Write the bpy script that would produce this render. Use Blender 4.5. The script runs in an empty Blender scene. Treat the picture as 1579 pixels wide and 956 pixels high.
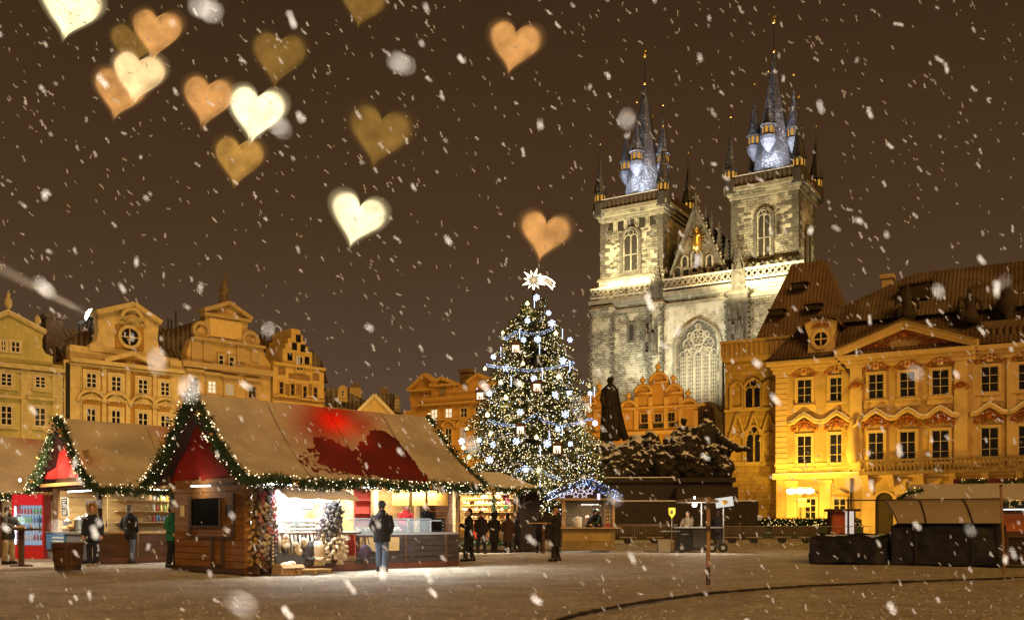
import bpy, bmesh, math, random
import numpy as np
from mathutils import Vector, Matrix, noise as mnoise
random.seed(7); np.random.seed(7)
SC = bpy.context.scene
COL = SC.collection
R = math.radians
PI = math.pi

# ------------------------------------------------------------------ camera
FPX, CX, HY, CZ = 1500.0, 789.5, 807.0, 1.2      # focal length in photo pixels, centre column, horizon row, eye height
cam = bpy.data.cameras.new('camera'); camo = bpy.data.objects.new('camera', cam); COL.objects.link(camo)
camo.location = (0, 0, CZ); camo.rotation_euler = (R(90), 0, 0)
cam.sensor_width = 36; cam.lens = 36*FPX/1579; cam.shift_y = (HY-478)/1579
cam.clip_start = 0.1; cam.clip_end = 2000
cam.dof.use_dof = True; cam.dof.focus_distance = 55; cam.dof.aperture_fstop = 2.0
SC.camera = camo

# ------------------------------------------------------------------ night sky (overcast lit from below by the town)
W = bpy.data.worlds.new('World'); SC.world = W; W.use_nodes = True
nt = W.node_tree; nt.nodes.clear()
o_ = nt.nodes.new('ShaderNodeOutputWorld'); bg = nt.nodes.new('ShaderNodeBackground')
tc = nt.nodes.new('ShaderNodeTexCoord'); sx = nt.nodes.new('ShaderNodeSeparateXYZ')
rp = nt.nodes.new('ShaderNodeValToRGB'); nz = nt.nodes.new('ShaderNodeTexNoise'); ad = nt.nodes.new('ShaderNodeMath'); ad.operation = 'MULTIPLY_ADD'
nz.inputs['Scale'].default_value = 2.2; nz.inputs['Detail'].default_value = 5
nt.links.new(tc.outputs['Generated'], sx.inputs[0]); nt.links.new(tc.outputs['Generated'], nz.inputs['Vector'])
nt.links.new(nz.outputs['Fac'], ad.inputs[0]); ad.inputs[1].default_value = 0.10; nt.links.new(sx.outputs['Z'], ad.inputs[2])
nt.links.new(ad.outputs[0], rp.inputs[0]); nt.links.new(rp.outputs[0], bg.inputs[0]); nt.links.new(bg.outputs[0], o_.inputs[0])
cr = rp.color_ramp
cr.elements[0].position = 0.05; cr.elements[0].color = (0.125, 0.078, 0.060, 1)
cr.elements[1].position = 0.60; cr.elements[1].color = (0.039, 0.0185, 0.0070, 1)
e = cr.elements.new(0.20); e.color = (0.090, 0.052, 0.030, 1)
e = cr.elements.new(0.34); e.color = (0.067, 0.0345, 0.0145, 1)
bg.inputs[1].default_value = 1.0

# ------------------------------------------------------------------ the orange town light over the whole square, from behind the viewer
sun = bpy.data.lights.new('town_glow', 'SUN'); suno = bpy.data.objects.new('town_glow', sun); COL.objects.link(suno)
sun.energy = 1.75; sun.angle = R(25); sun.color = (1.0, 0.52, 0.125)
SUN_AZ, SUN_EL = R(22), R(32)                       # comes from behind the camera, a little from the right
d = Vector((-math.sin(SUN_AZ)*math.cos(SUN_EL), math.cos(SUN_AZ)*math.cos(SUN_EL), -math.sin(SUN_EL)))
suno.rotation_euler = d.to_track_quat('-Z', 'Y').to_euler()

vs = SC.view_settings; vs.view_transform = 'Standard'; vs.look = 'None'; vs.exposure = 0.0; vs.gamma = 1.0; vs.use_curve_mapping = False
cy = SC.cycles
cy.use_denoising = True; cy.max_bounces = 5; cy.diffuse_bounces = 3; cy.glossy_bounces = 2; cy.transmission_bounces = 4
cy.transparent_max_bounces = 12; cy.sample_clamp_indirect = 2.5; cy.sample_clamp_direct = 0; cy.caustics_reflective = False; cy.caustics_refractive = False
cy.use_light_tree = True; cy.use_adaptive_sampling = True; cy.adaptive_threshold = 0.015

# ------------------------------------------------------------------ helpers
def P(px, py, Y):
    return Vector(((px-CX)/FPX*Y, Y, CZ+(HY-py)/FPX*Y))
def G(px, py):
    """a point of the ground seen at a pixel"""
    Y = CZ*FPX/(py-HY); return Vector(((px-CX)/FPX*Y, Y, 0))

class MB:
    def __init__(s): s.v = []; s.f = []
    def add(s, vs, fs):
        b = len(s.v); s.v.extend([tuple(v) for v in vs]); s.f.extend([tuple(b+i for i in f) for f in fs]); return s
    def box(s, x0, x1, y0, y1, z0, z1):
        x0, x1 = sorted((x0, x1)); y0, y1 = sorted((y0, y1)); z0, z1 = sorted((z0, z1))
        return s.add([(x0,y0,z0),(x1,y0,z0),(x1,y1,z0),(x0,y1,z0),(x0,y0,z1),(x1,y0,z1),(x1,y1,z1),(x0,y1,z1)],
              [(0,3,2,1),(4,5,6,7),(0,1,5,4),(1,2,6,5),(2,3,7,6),(3,0,4,7)])
    def prism(s, pts, y0, y1):
        """polygon in (x, z) extruded along y"""
        n = len(pts); a = sum(pts[i][0]*pts[(i+1)%n][1]-pts[(i+1)%n][0]*pts[i][1] for i in range(n))
        if a < 0: pts = pts[::-1]
        return s.add([(p[0], y0, p[1]) for p in pts]+[(p[0], y1, p[1]) for p in pts],
              [tuple(range(n)), tuple(range(2*n-1, n-1, -1))]+[(i+n, (i+1)%n+n, (i+1)%n, i) for i in range(n)])
    def prismx(s, pts, x0, x1):
        """polygon in (y, z) extruded along x"""
        n = len(pts)
        return s.add([(x0, p[0], p[1]) for p in pts]+[(x1, p[0], p[1]) for p in pts],
              [tuple(range(n)), tuple(range(2*n-1, n-1, -1))]+[(i, i+n, (i+1)%n+n, (i+1)%n) for i in range(n)])
    def prismz(s, pts, z0, z1):
        n = len(pts)
        return s.add([(p[0], p[1], z0) for p in pts]+[(p[0], p[1], z1) for p in pts],
              [tuple(range(n-1, -1, -1)), tuple(range(n, 2*n))]+[(i, (i+1)%n, (i+1)%n+n, i+n) for i in range(n)])
    def lathe(s, prof, cx=0, cy_=0, n=12, ph=0, sx=1, sy=1):
        """prof: list of (r, z)"""
        vs = []; fs = []
        for r, z in prof:
            for k in range(n):
                a = ph+2*PI*k/n; vs.append((cx+r*math.cos(a)*sx, cy_+r*math.sin(a)*sy, z))
        for i in range(len(prof)-1):
            for k in range(n):
                k2 = (k+1) % n; fs.append((i*n+k, i*n+k2, (i+1)*n+k2, (i+1)*n+k))
        fs.append(tuple(range(n-1, -1, -1))); m = (len(prof)-1)*n; fs.append(tuple(range(m, m+n)))
        return s.add(vs, fs)
    def tube(s, pts, r, n=6, flat=1.0):
        pts = [Vector(p) for p in pts]
        if not hasattr(r, '__len__'): r = [r]*len(pts)
        vs = []; fs = []; up = Vector((0.13, 0.07, 1)).normalized(); last = None
        for i, p in enumerate(pts):
            t = (pts[min(i+1, len(pts)-1)]-pts[max(i-1, 0)])
            t = t.normalized() if t.length > 1e-9 else Vector((0,0,1))
            if last is None:
                a = t.cross(up)
                if a.length < 0.1: a = t.cross(Vector((1,0,0)))
            else:
                a = last - t*last.dot(t)
            a.normalize(); last = a; b = t.cross(a)
            for k in range(n):
                q = 2*PI*k/n; vs.append(p+(a*math.cos(q)+b*math.sin(q)*flat)*r[i])
        for i in range(len(pts)-1):
            for k in range(n):
                k2 = (k+1) % n; fs.append((i*n+k, i*n+k2, (i+1)*n+k2, (i+1)*n+k))
        fs.append(tuple(range(n-1, -1, -1))); m = (len(pts)-1)*n; fs.append(tuple(range(m, m+n)))
        return s.add(vs, fs)
    def ball(s, c, r, nu=8, nv=6, rot=None):
        if not hasattr(r, '__len__'): r = (r, r, r)
        c = Vector(c); vs = []; fs = []
        def q(v):
            v = Vector((v[0]*r[0], v[1]*r[1], v[2]*r[2]))
            return c+(rot @ v if rot else v)
        vs.append(q((0,0,-1)))
        for j in range(1, nv):
            t = -PI/2+PI*j/nv
            for k in range(nu):
                a = 2*PI*k/nu; vs.append(q((math.cos(t)*math.cos(a), math.cos(t)*math.sin(a), math.sin(t))))
        vs.append(q((0,0,1)))
        for k in range(nu): fs.append((0, 1+(k+1)%nu, 1+k))
        for j in range(nv-2):
            for k in range(nu):
                a = 1+j*nu; fs.append((a+k, a+(k+1)%nu, a+nu+(k+1)%nu, a+nu+k))
        a = 1+(nv-2)*nu; top = len(vs)-1
        for k in range(nu): fs.append((a+k, a+(k+1)%nu, top))
        return s.add(vs, fs)
    def bar(s, a, b, w, h=None):
        """rectangular bar between two points"""
        h = h or w; a = Vector(a); b = Vector(b); t = (b-a).normalized()
        x = t.cross(Vector((0,0,1)))
        if x.length < 0.05: x = Vector((1,0,0))
        x.normalize(); y = x.cross(t)
        vs = [p+x*i*w/2+y*j*h/2 for p in (a, b) for i, j in ((-1,-1),(1,-1),(1,1),(-1,1))]
        return s.add(vs, [(0,1,2,3),(7,6,5,4),(0,4,5,1),(1,5,6,2),(2,6,7,3),(3,7,4,0)])
    def ring(s, outer, inner, y0, y1):
        """frame between two polygons with the same number of points, in (x, z), extruded along y"""
        n = len(outer)
        vs = [(p[0], y, p[1]) for y in (y0, y1) for pts in (outer, inner) for p in pts]
        fs = []
        for i in range(n):
            j = (i+1) % n
            fs += [(i, j, n+j, n+i), (2*n+j, 2*n+i, 3*n+i, 3*n+j), (i, 2*n+i, 2*n+j, j), (n+j, 3*n+j, 3*n+i, n+i)]
        return s.add(vs, fs)
    def mesh(s, name):
        m = bpy.data.meshes.new(name); m.from_pydata(s.v, [], s.f); m.update(); return m

def ob(name, mb, mat, parent=None, smooth=False, loc=None, rot=None, scale=None, fix=True):
    m = mb.mesh(name) if isinstance(mb, MB) else mb
    if isinstance(mb, MB):
        if mat: m.materials.append(mat)
        if fix:
            bm = bmesh.new(); bm.from_mesh(m); bmesh.ops.recalc_face_normals(bm, faces=bm.faces); bm.to_mesh(m); bm.free()
        if smooth: m.polygons.foreach_set('use_smooth', [True]*len(m.polygons))
    o = bpy.data.objects.new(name, m); COL.objects.link(o)
    if parent: o.parent = parent
    if loc is not None: o.location = loc
    if rot is not None: o.rotation_euler = rot
    if scale is not None: o.scale = scale
    return o
def tag(o, label, cat, group=None, kind=None):
    o['label'] = label; o['category'] = cat
    if group: o['group'] = group
    if kind: o['kind'] = kind
    return o
def thing(name, label, cat, loc=(0,0,0), rz=0, group=None):
    o = bpy.data.objects.new(name, None); COL.objects.link(o); o.location = loc; o.rotation_euler = (0,0,rz)
    o.empty_display_size = 0.2
    return tag(o, label, cat, group)
def struct(o): o['kind'] = 'structure'; return o
def stuff(o): o['kind'] = 'stuff'; return o

class Frame:
    """a vertical reference plane: local x runs along the front to the right, y into the building, z up"""
    def __init__(s, px, Y, deg, X=None):
        s.o = Vector(((px-CX)/FPX*Y if X is None else X, Y)); s.rz = R(deg)
        s.u = Vector((math.cos(s.rz), math.sin(s.rz))); s.n = Vector((-math.sin(s.rz), math.cos(s.rz)))
    def loc(s, z=0): return (s.o.x, s.o.y, z)
    def h(s, px, py, y=0.0):
        r = Vector(((px-CX)/FPX, 1.0)); rzz = (HY-py)/FPX
        t = (s.o.dot(s.n)+y)/r.dot(s.n); p = r*t-s.o
        return (p.dot(s.u), CZ+rzz*t)
    def x(s, px, y=0.0): return s.h(px, 700, y)[0]
    def z(s, px, py, y=0.0): return s.h(px, py, y)[1]
    def poly(s, pts, y=0.0): return [s.h(a, b, y) for a, b in pts]
    def world(s, x, y, z): p = s.o+s.u*x+s.n*y; return Vector((p.x, p.y, z))

# ------------------------------------------------------------------ materials
def _nodes(name):
    m = bpy.data.materials.new(name); m.use_nodes = True; n = m.node_tree
    b = n.nodes['Principled BSDF']; return m, n, b
def M(name, col, rough=0.8, var=0.25, scale=2.0, bump=0.0, bscale=12.0, metal=0.0, spec=0.3, streak=0.0, snow=0.0, obj=False):
    """procedural base: colour broken up by two noises, optional vertical streaks, relief, and snow on up-facing parts"""
    m, n, b = _nodes(name); L = n.links
    b.inputs['Roughness'].default_value = rough; b.inputs['Metallic'].default_value = metal
    b.inputs['Specular IOR Level'].default_value = spec
    if obj:
        t = n.nodes.new('ShaderNodeTexCoord'); vec = t.outputs['Object']
    else:
        t = n.nodes.new('ShaderNodeNewGeometry'); vec = t.outputs['Position']
    mp = n.nodes.new('ShaderNodeMapping'); L.new(vec, mp.inputs[0])
    n1 = n.nodes.new('ShaderNodeTexNoise'); n1.inputs['Scale'].default_value = scale; n1.inputs['Detail'].default_value = 6; n1.inputs['Roughness'].default_value = 0.65
    if streak: mp.inputs['Scale'].default_value = (1, 1, streak)
    L.new(mp.outputs[0], n1.inputs['Vector'])
    r = n.nodes.new('ShaderNodeValToRGB'); L.new(n1.outputs['Fac'], r.inputs[0])
    c = col
    r.color_ramp.elements[0].position = 0.3; r.color_ramp.elements[1].position = 0.7
    r.color_ramp.elements[0].color = tuple(max(0, x*(1-var)) for x in c)+(1,)
    r.color_ramp.elements[1].color = tuple(min(1, x*(1+var)) for x in c)+(1,)
    out = r.outputs[0]
    if snow:
        gg = n.nodes.new('ShaderNodeNewGeometry'); sp = n.nodes.new('ShaderNodeSeparateXYZ'); L.new(gg.outputs['Normal'], sp.inputs[0])
        n3 = n.nodes.new('ShaderNodeTexNoise'); n3.inputs['Scale'].default_value = 1.6; n3.inputs['Detail'].default_value = 6; L.new(gg.outputs['Position'], n3.inputs['Vector'])
        ma = n.nodes.new('ShaderNodeMath'); ma.operation = 'MULTIPLY_ADD'; L.new(n3.outputs['Fac'], ma.inputs[0]); ma.inputs[1].default_value = 0.9; L.new(sp.outputs['Z'], ma.inputs[2])
        mr = n.nodes.new('ShaderNodeMapRange'); L.new(ma.outputs[0], mr.inputs[0]); mr.inputs[1].default_value = 1.25-snow; mr.inputs[2].default_value = 1.32-snow
        mx = n.nodes.new('ShaderNodeMixRGB'); L.new(mr.outputs[0], mx.inputs[0]); L.new(out, mx.inputs[1]); mx.inputs[2].default_value = (0.72, 0.72, 0.74, 1); out = mx.outputs[0]
    L.new(out, b.inputs['Base Color'])
    if bump:
        n2 = n.nodes.new('ShaderNodeTexNoise'); n2.inputs['Scale'].default_value = bscale; n2.inputs['Detail'].default_value = 5; L.new(mp.outputs[0], n2.inputs['Vector'])
        bp = n.nodes.new('ShaderNodeBump'); bp.inputs['Strength'].default_value = bump; bp.inputs['Distance'].default_value = 0.05
        L.new(n2.outputs['Fac'], bp.inputs['Height']); L.new(bp.outputs[0], b.inputs['Normal'])
    return m
def EM(name, col, strength, sample=False):
    m, n, b = _nodes(name)
    n.nodes.remove(b); e = n.nodes.new('ShaderNodeEmission'); e.inputs[0].default_value = col+(1,); e.inputs[1].default_value = strength
    n.links.new(e.outputs[0], n.nodes['Material Output'].inputs[0])
    m.cycles.emission_sampling = 'AUTO' if sample else 'NONE'
    return m
def MBRICK(name, c1, c2, mortar, bw, bh, msize=0.02, plaster=None, pl_amt=0.5, bump=0.4, pscale=0.25, rough=0.9):
    """coursed masonry in the object's own axes, part hidden under old plaster"""
    m, n, b = _nodes(name); L = n.links; b.inputs['Roughness'].default_value = rough; b.inputs['Specular IOR Level'].default_value = 0.2
    t = n.nodes.new('ShaderNodeTexCoord'); s = n.nodes.new('ShaderNodeSeparateXYZ'); L.new(t.outputs['Object'], s.inputs[0])
    a = n.nodes.new('ShaderNodeMath'); a.operation = 'ADD'; L.new(s.outputs['X'], a.inputs[0]); L.new(s.outputs['Y'], a.inputs[1])
    c = n.nodes.new('ShaderNodeCombineXYZ'); L.new(a.outputs[0], c.inputs[0]); L.new(s.outputs['Z'], c.inputs[1])
    nd = n.nodes.new('ShaderNodeTexNoise'); nd.inputs['Scale'].default_value = 0.7; L.new(t.outputs['Object'], nd.inputs['Vector'])
    va = n.nodes.new('ShaderNodeVectorMath'); va.operation = 'MULTIPLY_ADD'; L.new(nd.outputs['Color'], va.inputs[0]); va.inputs[1].default_value = (0.25, 0.1, 0); L.new(c.outputs[0], va.inputs[2])
    k = n.nodes.new('ShaderNodeTexBrick'); L.new(va.outputs[0], k.inputs['Vector']); k.inputs['Color1'].default_value = c1+(1,); k.inputs['Color2'].default_value = c2+(1,); k.inputs['Mortar'].default_value = mortar+(1,)
    k.inputs['Scale'].default_value = 1; k.inputs['Brick Width'].default_value = bw; k.inputs['Row Height'].default_value = bh; k.inputs['Mortar Size'].default_value = msize; k.inputs['Bias'].default_value = -0.1
    n1 = n.nodes.new('ShaderNodeTexNoise'); n1.inputs['Scale'].default_value = 1.3; n1.inputs['Detail'].default_value = 8; L.new(t.outputs['Object'], n1.inputs['Vector'])
    mu = n.nodes.new('ShaderNodeMixRGB'); mu.blend_type = 'MULTIPLY'; mu.inputs[0].default_value = 0.65
    r1 = n.nodes.new('ShaderNodeValToRGB'); r1.color_ramp.elements[0].position = 0.3; r1.color_ramp.elements[0].color = (0.45, 0.43, 0.4, 1); r1.color_ramp.elements[1].position = 0.62; L.new(n1.outputs['Fac'], r1.inputs[0])
    L.new(k.outputs['Color'], mu.inputs[1]); L.new(r1.outputs[0], mu.inputs[2]); out = mu.outputs[0]; hgt = k.outputs['Fac']
    if plaster:
        n2 = n.nodes.new('ShaderNodeTexNoise'); n2.inputs['Scale'].default_value = pscale; n2.inputs['Detail'].default_value = 9; n2.inputs['Roughness'].default_value = 0.7; L.new(va.outputs[0], n2.inputs['Vector'])
        r2 = n.nodes.new('ShaderNodeMapRange'); L.new(n2.outputs['Fac'], r2.inputs[0]); r2.inputs[1].default_value = pl_amt-0.03; r2.inputs[2].default_value = pl_amt+0.05
        kb = n.nodes.new('ShaderNodeMath'); kb.operation = 'MULTIPLY'; kb.inputs[1].default_value = 0.9; L.new(r2.outputs[0], kb.inputs[0])
        mx = n.nodes.new('ShaderNodeMixRGB'); L.new(kb.outputs[0], mx.inputs[0]); L.new(out, mx.inputs[1]); 
        mp = n.nodes.new('ShaderNodeMixRGB'); mp.blend_type = 'MULTIPLY'; mp.inputs[0].default_value = 0.35; mp.inputs[1].default_value = plaster+(1,); L.new(r1.outputs[0], mp.inputs[2]); L.new(mp.outputs[0], mx.inputs[2]); out = mx.outputs[0]
    L.new(out, b.inputs['Base Color'])
    ad = n.nodes.new('ShaderNodeMath'); ad.operation = 'MULTIPLY_ADD'; L.new(n1.outputs['Fac'], ad.inputs[0]); ad.inputs[1].default_value = 0.8
    iv = n.nodes.new('ShaderNodeMath'); iv.operation = 'SUBTRACT'; iv.inputs[0].default_value = 1; L.new(hgt, iv.inputs[1]); L.new(iv.outputs[0], ad.inputs[2])
    bp = n.nodes.new('ShaderNodeBump'); bp.inputs['Strength'].default_value = bump; bp.inputs['Distance'].default_value = 0.12; L.new(ad.outputs[0], bp.inputs['Height']); L.new(bp.outputs[0], b.inputs['Normal'])
    return m
def MTILE(name, col, pitch, col2=None, snow=0.3, ang=0.0):
    """roof covering: ribs down the slope in the object's x, snow lying between them"""
    m, n, b = _nodes(name); L = n.links; b.inputs['Roughness'].default_value = 0.85; b.inputs['Specular IOR Level'].default_value = 0.2
    t = n.nodes.new('ShaderNodeTexCoord'); w = n.nodes.new('ShaderNodeTexWave'); w.wave_type = 'BANDS'; w.bands_direction = 'X'
    w.inputs['Scale'].default_value = 0.314/pitch; w.inputs['Distortion'].default_value = 0.4; w.inputs['Detail'].default_value = 2; w.inputs['Detail Scale'].default_value = 2
    L.new(t.outputs['Object'], w.inputs['Vector'])
    w2 = n.nodes.new('ShaderNodeTexWave'); w2.wave_type = 'BANDS'; w2.bands_direction = 'Z'; w2.wave_profile = 'SAW'; w2.inputs['Scale'].default_value = 0.314/(pitch*1.2); w2.inputs['Distortion'].default_value = 0.6
    L.new(t.outputs['Object'], w2.inputs['Vector'])
    n1 = n.nodes.new('ShaderNodeTexNoise'); n1.inputs['Scale'].default_value = 0.5; n1.inputs['Detail'].default_value = 8; L.new(t.outputs['Object'], n1.inputs['Vector'])
    a = n.nodes.new('ShaderNodeMath'); a.operation = 'MULTIPLY_ADD'; L.new(w.outputs['Fac'], a.inputs[0]); a.inputs[1].default_value = -0.16; L.new(n1.outputs['Fac'], a.inputs[2])
    r = n.nodes.new('ShaderNodeMapRange'); L.new(a.outputs[0], r.inputs[0]); r.inputs[1].default_value = 0.5-snow*0.5-0.1; r.inputs[2].default_value = 0.5-snow*0.5+0.22
    mx = n.nodes.new('ShaderNodeMixRGB'); L.new(r.outputs[0], mx.inputs[0]); mx.inputs[1].default_value = col+(1,); mx.inputs[2].default_value = (col2 or (0.24, 0.21, 0.18))+(1,)
    L.new(mx.outputs[0], b.inputs['Base Color'])
    s = n.nodes.new('ShaderNodeMath'); s.operation = 'ADD'; L.new(w.outputs['Fac'], s.inputs[0]); L.new(w2.outputs['Fac'], s.inputs[1])
    bp = n.nodes.new('ShaderNodeBump'); bp.inputs['Strength'].default_value = 0.6; bp.inputs['Distance'].default_value = 0.1; L.new(s.outputs[0], bp.inputs['Height']); L.new(bp.outputs[0], b.inputs['Normal'])
    return m
def GLASS(name, col=(0.012, 0.011, 0.010), rough=0.12):
    m = M(name, col, rough, 0.9, 0.6, spec=0.6); return m
def SEETHROUGH(name, tint=(0.9, 0.95, 1.0), gloss=0.12, haze=0.06):
    m, n, b = _nodes(name); n.nodes.remove(b); L = n.links
    t = n.nodes.new('ShaderNodeBsdfTransparent'); t.inputs[0].default_value = tint+(1,)
    g = n.nodes.new('ShaderNodeBsdfGlossy'); g.inputs['Roughness'].default_value = 0.1
    d_ = n.nodes.new('ShaderNodeBsdfDiffuse'); d_.inputs[0].default_value = (0.8, 0.85, 0.9, 1)
    m1 = n.nodes.new('ShaderNodeMixShader'); m1.inputs[0].default_value = gloss; L.new(t.outputs[0], m1.inputs[1]); L.new(g.outputs[0], m1.inputs[2])
    m2 = n.nodes.new('ShaderNodeMixShader'); m2.inputs[0].default_value = haze; L.new(m1.outputs[0], m2.inputs[1]); L.new(d_.outputs[0], m2.inputs[2])
    L.new(m2.outputs[0], n.nodes['Material Output'].inputs[0]); return m

def lamp(name, kind, loc, energy, col, aim=None, size=0.1, angle=60, blend=0.6, sy=None):
    l = bpy.data.lights.new(name, kind); o = bpy.data.objects.new(name, l); COL.objects.link(o); o.location = loc
    l.energy = energy; l.color = col
    if kind == 'AREA':
        l.size = size
        if sy: l.shape = 'RECTANGLE'; l.size_y = sy
    else: l.shadow_soft_size = size
    if kind == 'SPOT': l.spot_size = R(angle); l.spot_blend = blend
    if aim is not None: o.rotation_euler = (Vector(aim)-Vector(loc)).to_track_quat('-Z', 'Y').to_euler()
    return o

UNIT = MB().box(-.5, .5, -.5, .5, -.5, .5).mesh('unit_block')
_ucache = {}
def ublock(mat):
    """one shared block mesh per material, sized by the object's scale"""
    if mat.name not in _ucache:
        m = UNIT.copy(); m.materials.append(mat); _ucache[mat.name] = m
    return _ucache[mat.name]
def block(name, x0, x1, y0, y1, z0, z1, mat, parent=None):
    return ob(name, ublock(mat), None, parent, loc=((x0+x1)/2, (y0+y1)/2, (z0+z1)/2), scale=(abs(x1-x0), abs(y1-y0), abs(z1-z0)))

SODIUM = (1.0, 0.50, 0.09)
WARM = (1.0, 0.80, 0.52)
COOLW = (0.93, 0.97, 1.0)
MAT = {}
MAT['glass'] = GLASS('window_glass')
MAT['snow'] = M('snow', (0.78, 0.78, 0.80), 0.75, 0.06, 3, 0.5, 9)
MAT['white_frame'] = M('white_window_paint', (0.62, 0.58, 0.50), 0.6, 0.1)
MAT['dark_metal'] = M('dark_metal', (0.03, 0.03, 0.032), 0.5, 0.3, metal=0.6)
MAT['stone_trim'] = M('pale_stone_trim', (0.62, 0.55, 0.42), 0.85, 0.18, 1.5, 0.2, 6)
MAT['litwin'] = EM('lit_window', (1.0, 0.80, 0.50), 1.15)
MAT['litwin2'] = EM('lit_window_dim', (1.0, 0.66, 0.42), 0.42)
MAT['roof_dark'] = MTILE('old_roof_tiles', (0.055, 0.035, 0.025), 0.5, snow=0.12)
# ================================================================== ground
def make_ground():
    m, n, b = _nodes('trodden_snow'); L = n.links
    b.inputs['Roughness'].default_value = 0.7; b.inputs['Specular IOR Level'].default_value = 0.25
    g = n.nodes.new('ShaderNodeNewGeometry')
    def nzz(scale, detail=6, rough=0.6):
        x = n.nodes.new('ShaderNodeTexNoise'); x.inputs['Scale'].default_value = scale; x.inputs['Detail'].default_value = detail; x.inputs['Roughness'].default_value = rough
        L.new(g.outputs['Position'], x.inputs['Vector']); return x
    a, c, dd = nzz(0.9, 8, 0.75), nzz(7.0, 6, 0.75), nzz(26, 4)
    r = n.nodes.new('ShaderNodeValToRGB'); L.new(a.outputs['Fac'], r.inputs[0])
    r.color_ramp.elements[0].position = 0.36; r.color_ramp.elements[0].color = (0.52, 0.43, 0.33, 1)
    r.color_ramp.elements[1].position = 0.62; r.color_ramp.elements[1].color = (0.84, 0.75, 0.61, 1)
    mx = n.nodes.new('ShaderNodeMixRGB'); mx.blend_type = 'MULTIPLY'; mx.inputs[0].default_value = 0.62
    r2 = n.nodes.new('ShaderNodeValToRGB'); L.new(c.outputs['Fac'], r2.inputs[0]); r2.color_ramp.elements[0].position = 0.38; r2.color_ramp.elements[0].color = (0.42, 0.40, 0.38, 1); r2.color_ramp.elements[1].position = 0.58
    L.new(r.outputs[0], mx.inputs[1]); L.new(r2.outputs[0], mx.inputs[2]); L.new(mx.outputs[0], b.inputs['Base Color'])
    vo = n.nodes.new('ShaderNodeTexVoronoi'); vo.inputs['Scale'].default_value = 5.5; L.new(g.outputs['Position'], vo.inputs['Vector']); a2 = n.nodes.new('ShaderNodeMath'); a2.operation = 'MULTIPLY_ADD'; L.new(vo.outputs['Distance'], a2.inputs[0]); a2.inputs[1].default_value = -1.1; L.new(dd.outputs['Fac'], a2.inputs[2])
    ad = n.nodes.new('ShaderNodeMath'); ad.operation = 'MULTIPLY_ADD'; L.new(c.outputs['Fac'], ad.inputs[0]); ad.inputs[1].default_value = 2.4; L.new(a2.outputs[0], ad.inputs[2])
    bp = n.nodes.new('ShaderNodeBump'); bp.inputs['Strength'].default_value = 1.0; bp.inputs['Distance'].default_value = 0.06; L.new(ad.outputs[0], bp.inputs['Height']); L.new(bp.outputs[0], b.inputs['Normal'])
    # one sheet: finely rumpled near the viewer, coarse towards the horizon
    xs = sorted(set([-900, -400, -200, -120, -80, -60, -45] + list(np.arange(-34, 34.01, 0.4)) + [45, 60, 80, 120, 200, 400, 900]))
    ys = sorted(set([-60, -20, 0, 4] + list(np.arange(6, 50, 0.4)) + [52, 56, 62, 70, 80, 95, 115, 140, 180, 250, 400, 900]))
    V = []; F = []
    for y in ys:
        for x in xs:
            z = 0.0
            if 6 <= y < 50 and abs(x) <= 34:
                z = 0.035*(mnoise.noise(Vector((x*0.45, y*0.45, 0.3))))+0.02*mnoise.noise(Vector((x*1.3, y*1.3, 5)))-0.02
            V.append((x, y, z))
    nx = len(xs)
    for j in range(len(ys)-1):
        for i in range(nx-1):
            F.append((j*nx+i, j*nx+i+1, (j+1)*nx+i+1, (j+1)*nx+i))
    mb = MB(); mb.v = V; mb.f = F
    o = ob('ground', mb, m, smooth=True, fix=False); struct(o)
make_ground()

# ================================================================== window builder shared by the houses
def rect(x0, x1, z0, z1): return [(x0, z0), (x1, z0), (x1, z1), (x0, z1)]
def arch(x0, x1, z0, zs, point=1.0, n=7):
    """door-shaped outline: straight to zs, then an arch; point > 1 makes it Gothic"""
    cx = (x0+x1)/2; r = (x1-x0)/2; pts = [(x0, z0), (x1, z0)]
    for k in range(n+1):
        q = math.cos(PI*k/n)
        pts.append((cx+r*q, zs+r*(math.sin(PI*k/n) if point <= 1 else point*math.sqrt(max(0, 4-(abs(q)+1)**2))/1.732)))
    return pts
def grow(pts, w):
    cx = sum(p[0] for p in pts)/len(pts); cz = sum(p[1] for p in pts)/len(pts)
    hx = max(p[0] for p in pts)-cx; hz = max(abs(p[1]-cz) for p in pts)
    return [(cx+(p[0]-cx)*(hx+w)/hx, cz+(p[1]-cz)*(hz+w)/hz) for p in pts]
def window(root, x0, x1, z0, z1, y=0.0, cols=2, rows=3, fm=None, gm=None, sm=None, sw=0.22, proud=0.16, sill=True, bar=0.07):
    fm = fm or MAT['white_frame']; gm = gm or MAT['glass']; sm = sm or MAT['stone_trim']
    f = MB(); t = bar*1.5
    f.ring(rect(x0, x1, z0, z1), rect(x0+t, x1-t, z0+t, z1-t), y-0.10, y+0.02)
    px = [x0+t+(x1-x0-2*t)*i/cols for i in range(cols+1)]; pz = [z0+t+(z1-z0-2*t)*i/rows for i in range(rows+1)]
    for i in range(1, cols): f.box(px[i]-bar*.75, px[i]+bar*.75, y-0.095, y, z0+t, z1-t)
    for j in range(1, rows): f.box(x0+t, x1-t, y-0.09, y, pz[j]-bar*.5, pz[j]+bar*.5)
    w = ob('window', f, fm, root)
    for i in range(cols):
        for j in range(rows):
            block('pane', px[i], px[i+1], y-0.045, y-0.02, pz[j], pz[j+1], gm, w)
    if sw:
        a = MB(); o_, i_ = rect(x0-sw, x1+sw, z0-sw*.6, z1+sw), rect(x0, x1, z0, z1); a.ring(o_, i_, y-proud, y+0.02)
        ob('architrave', a, sm, w)
    if sill: block('sill', x0-sw-.12, x1+sw+.12, y-proud-.16, y+.02, z0-sw*.6-.16, z0-sw*.6, sm, w)
    return w
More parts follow.
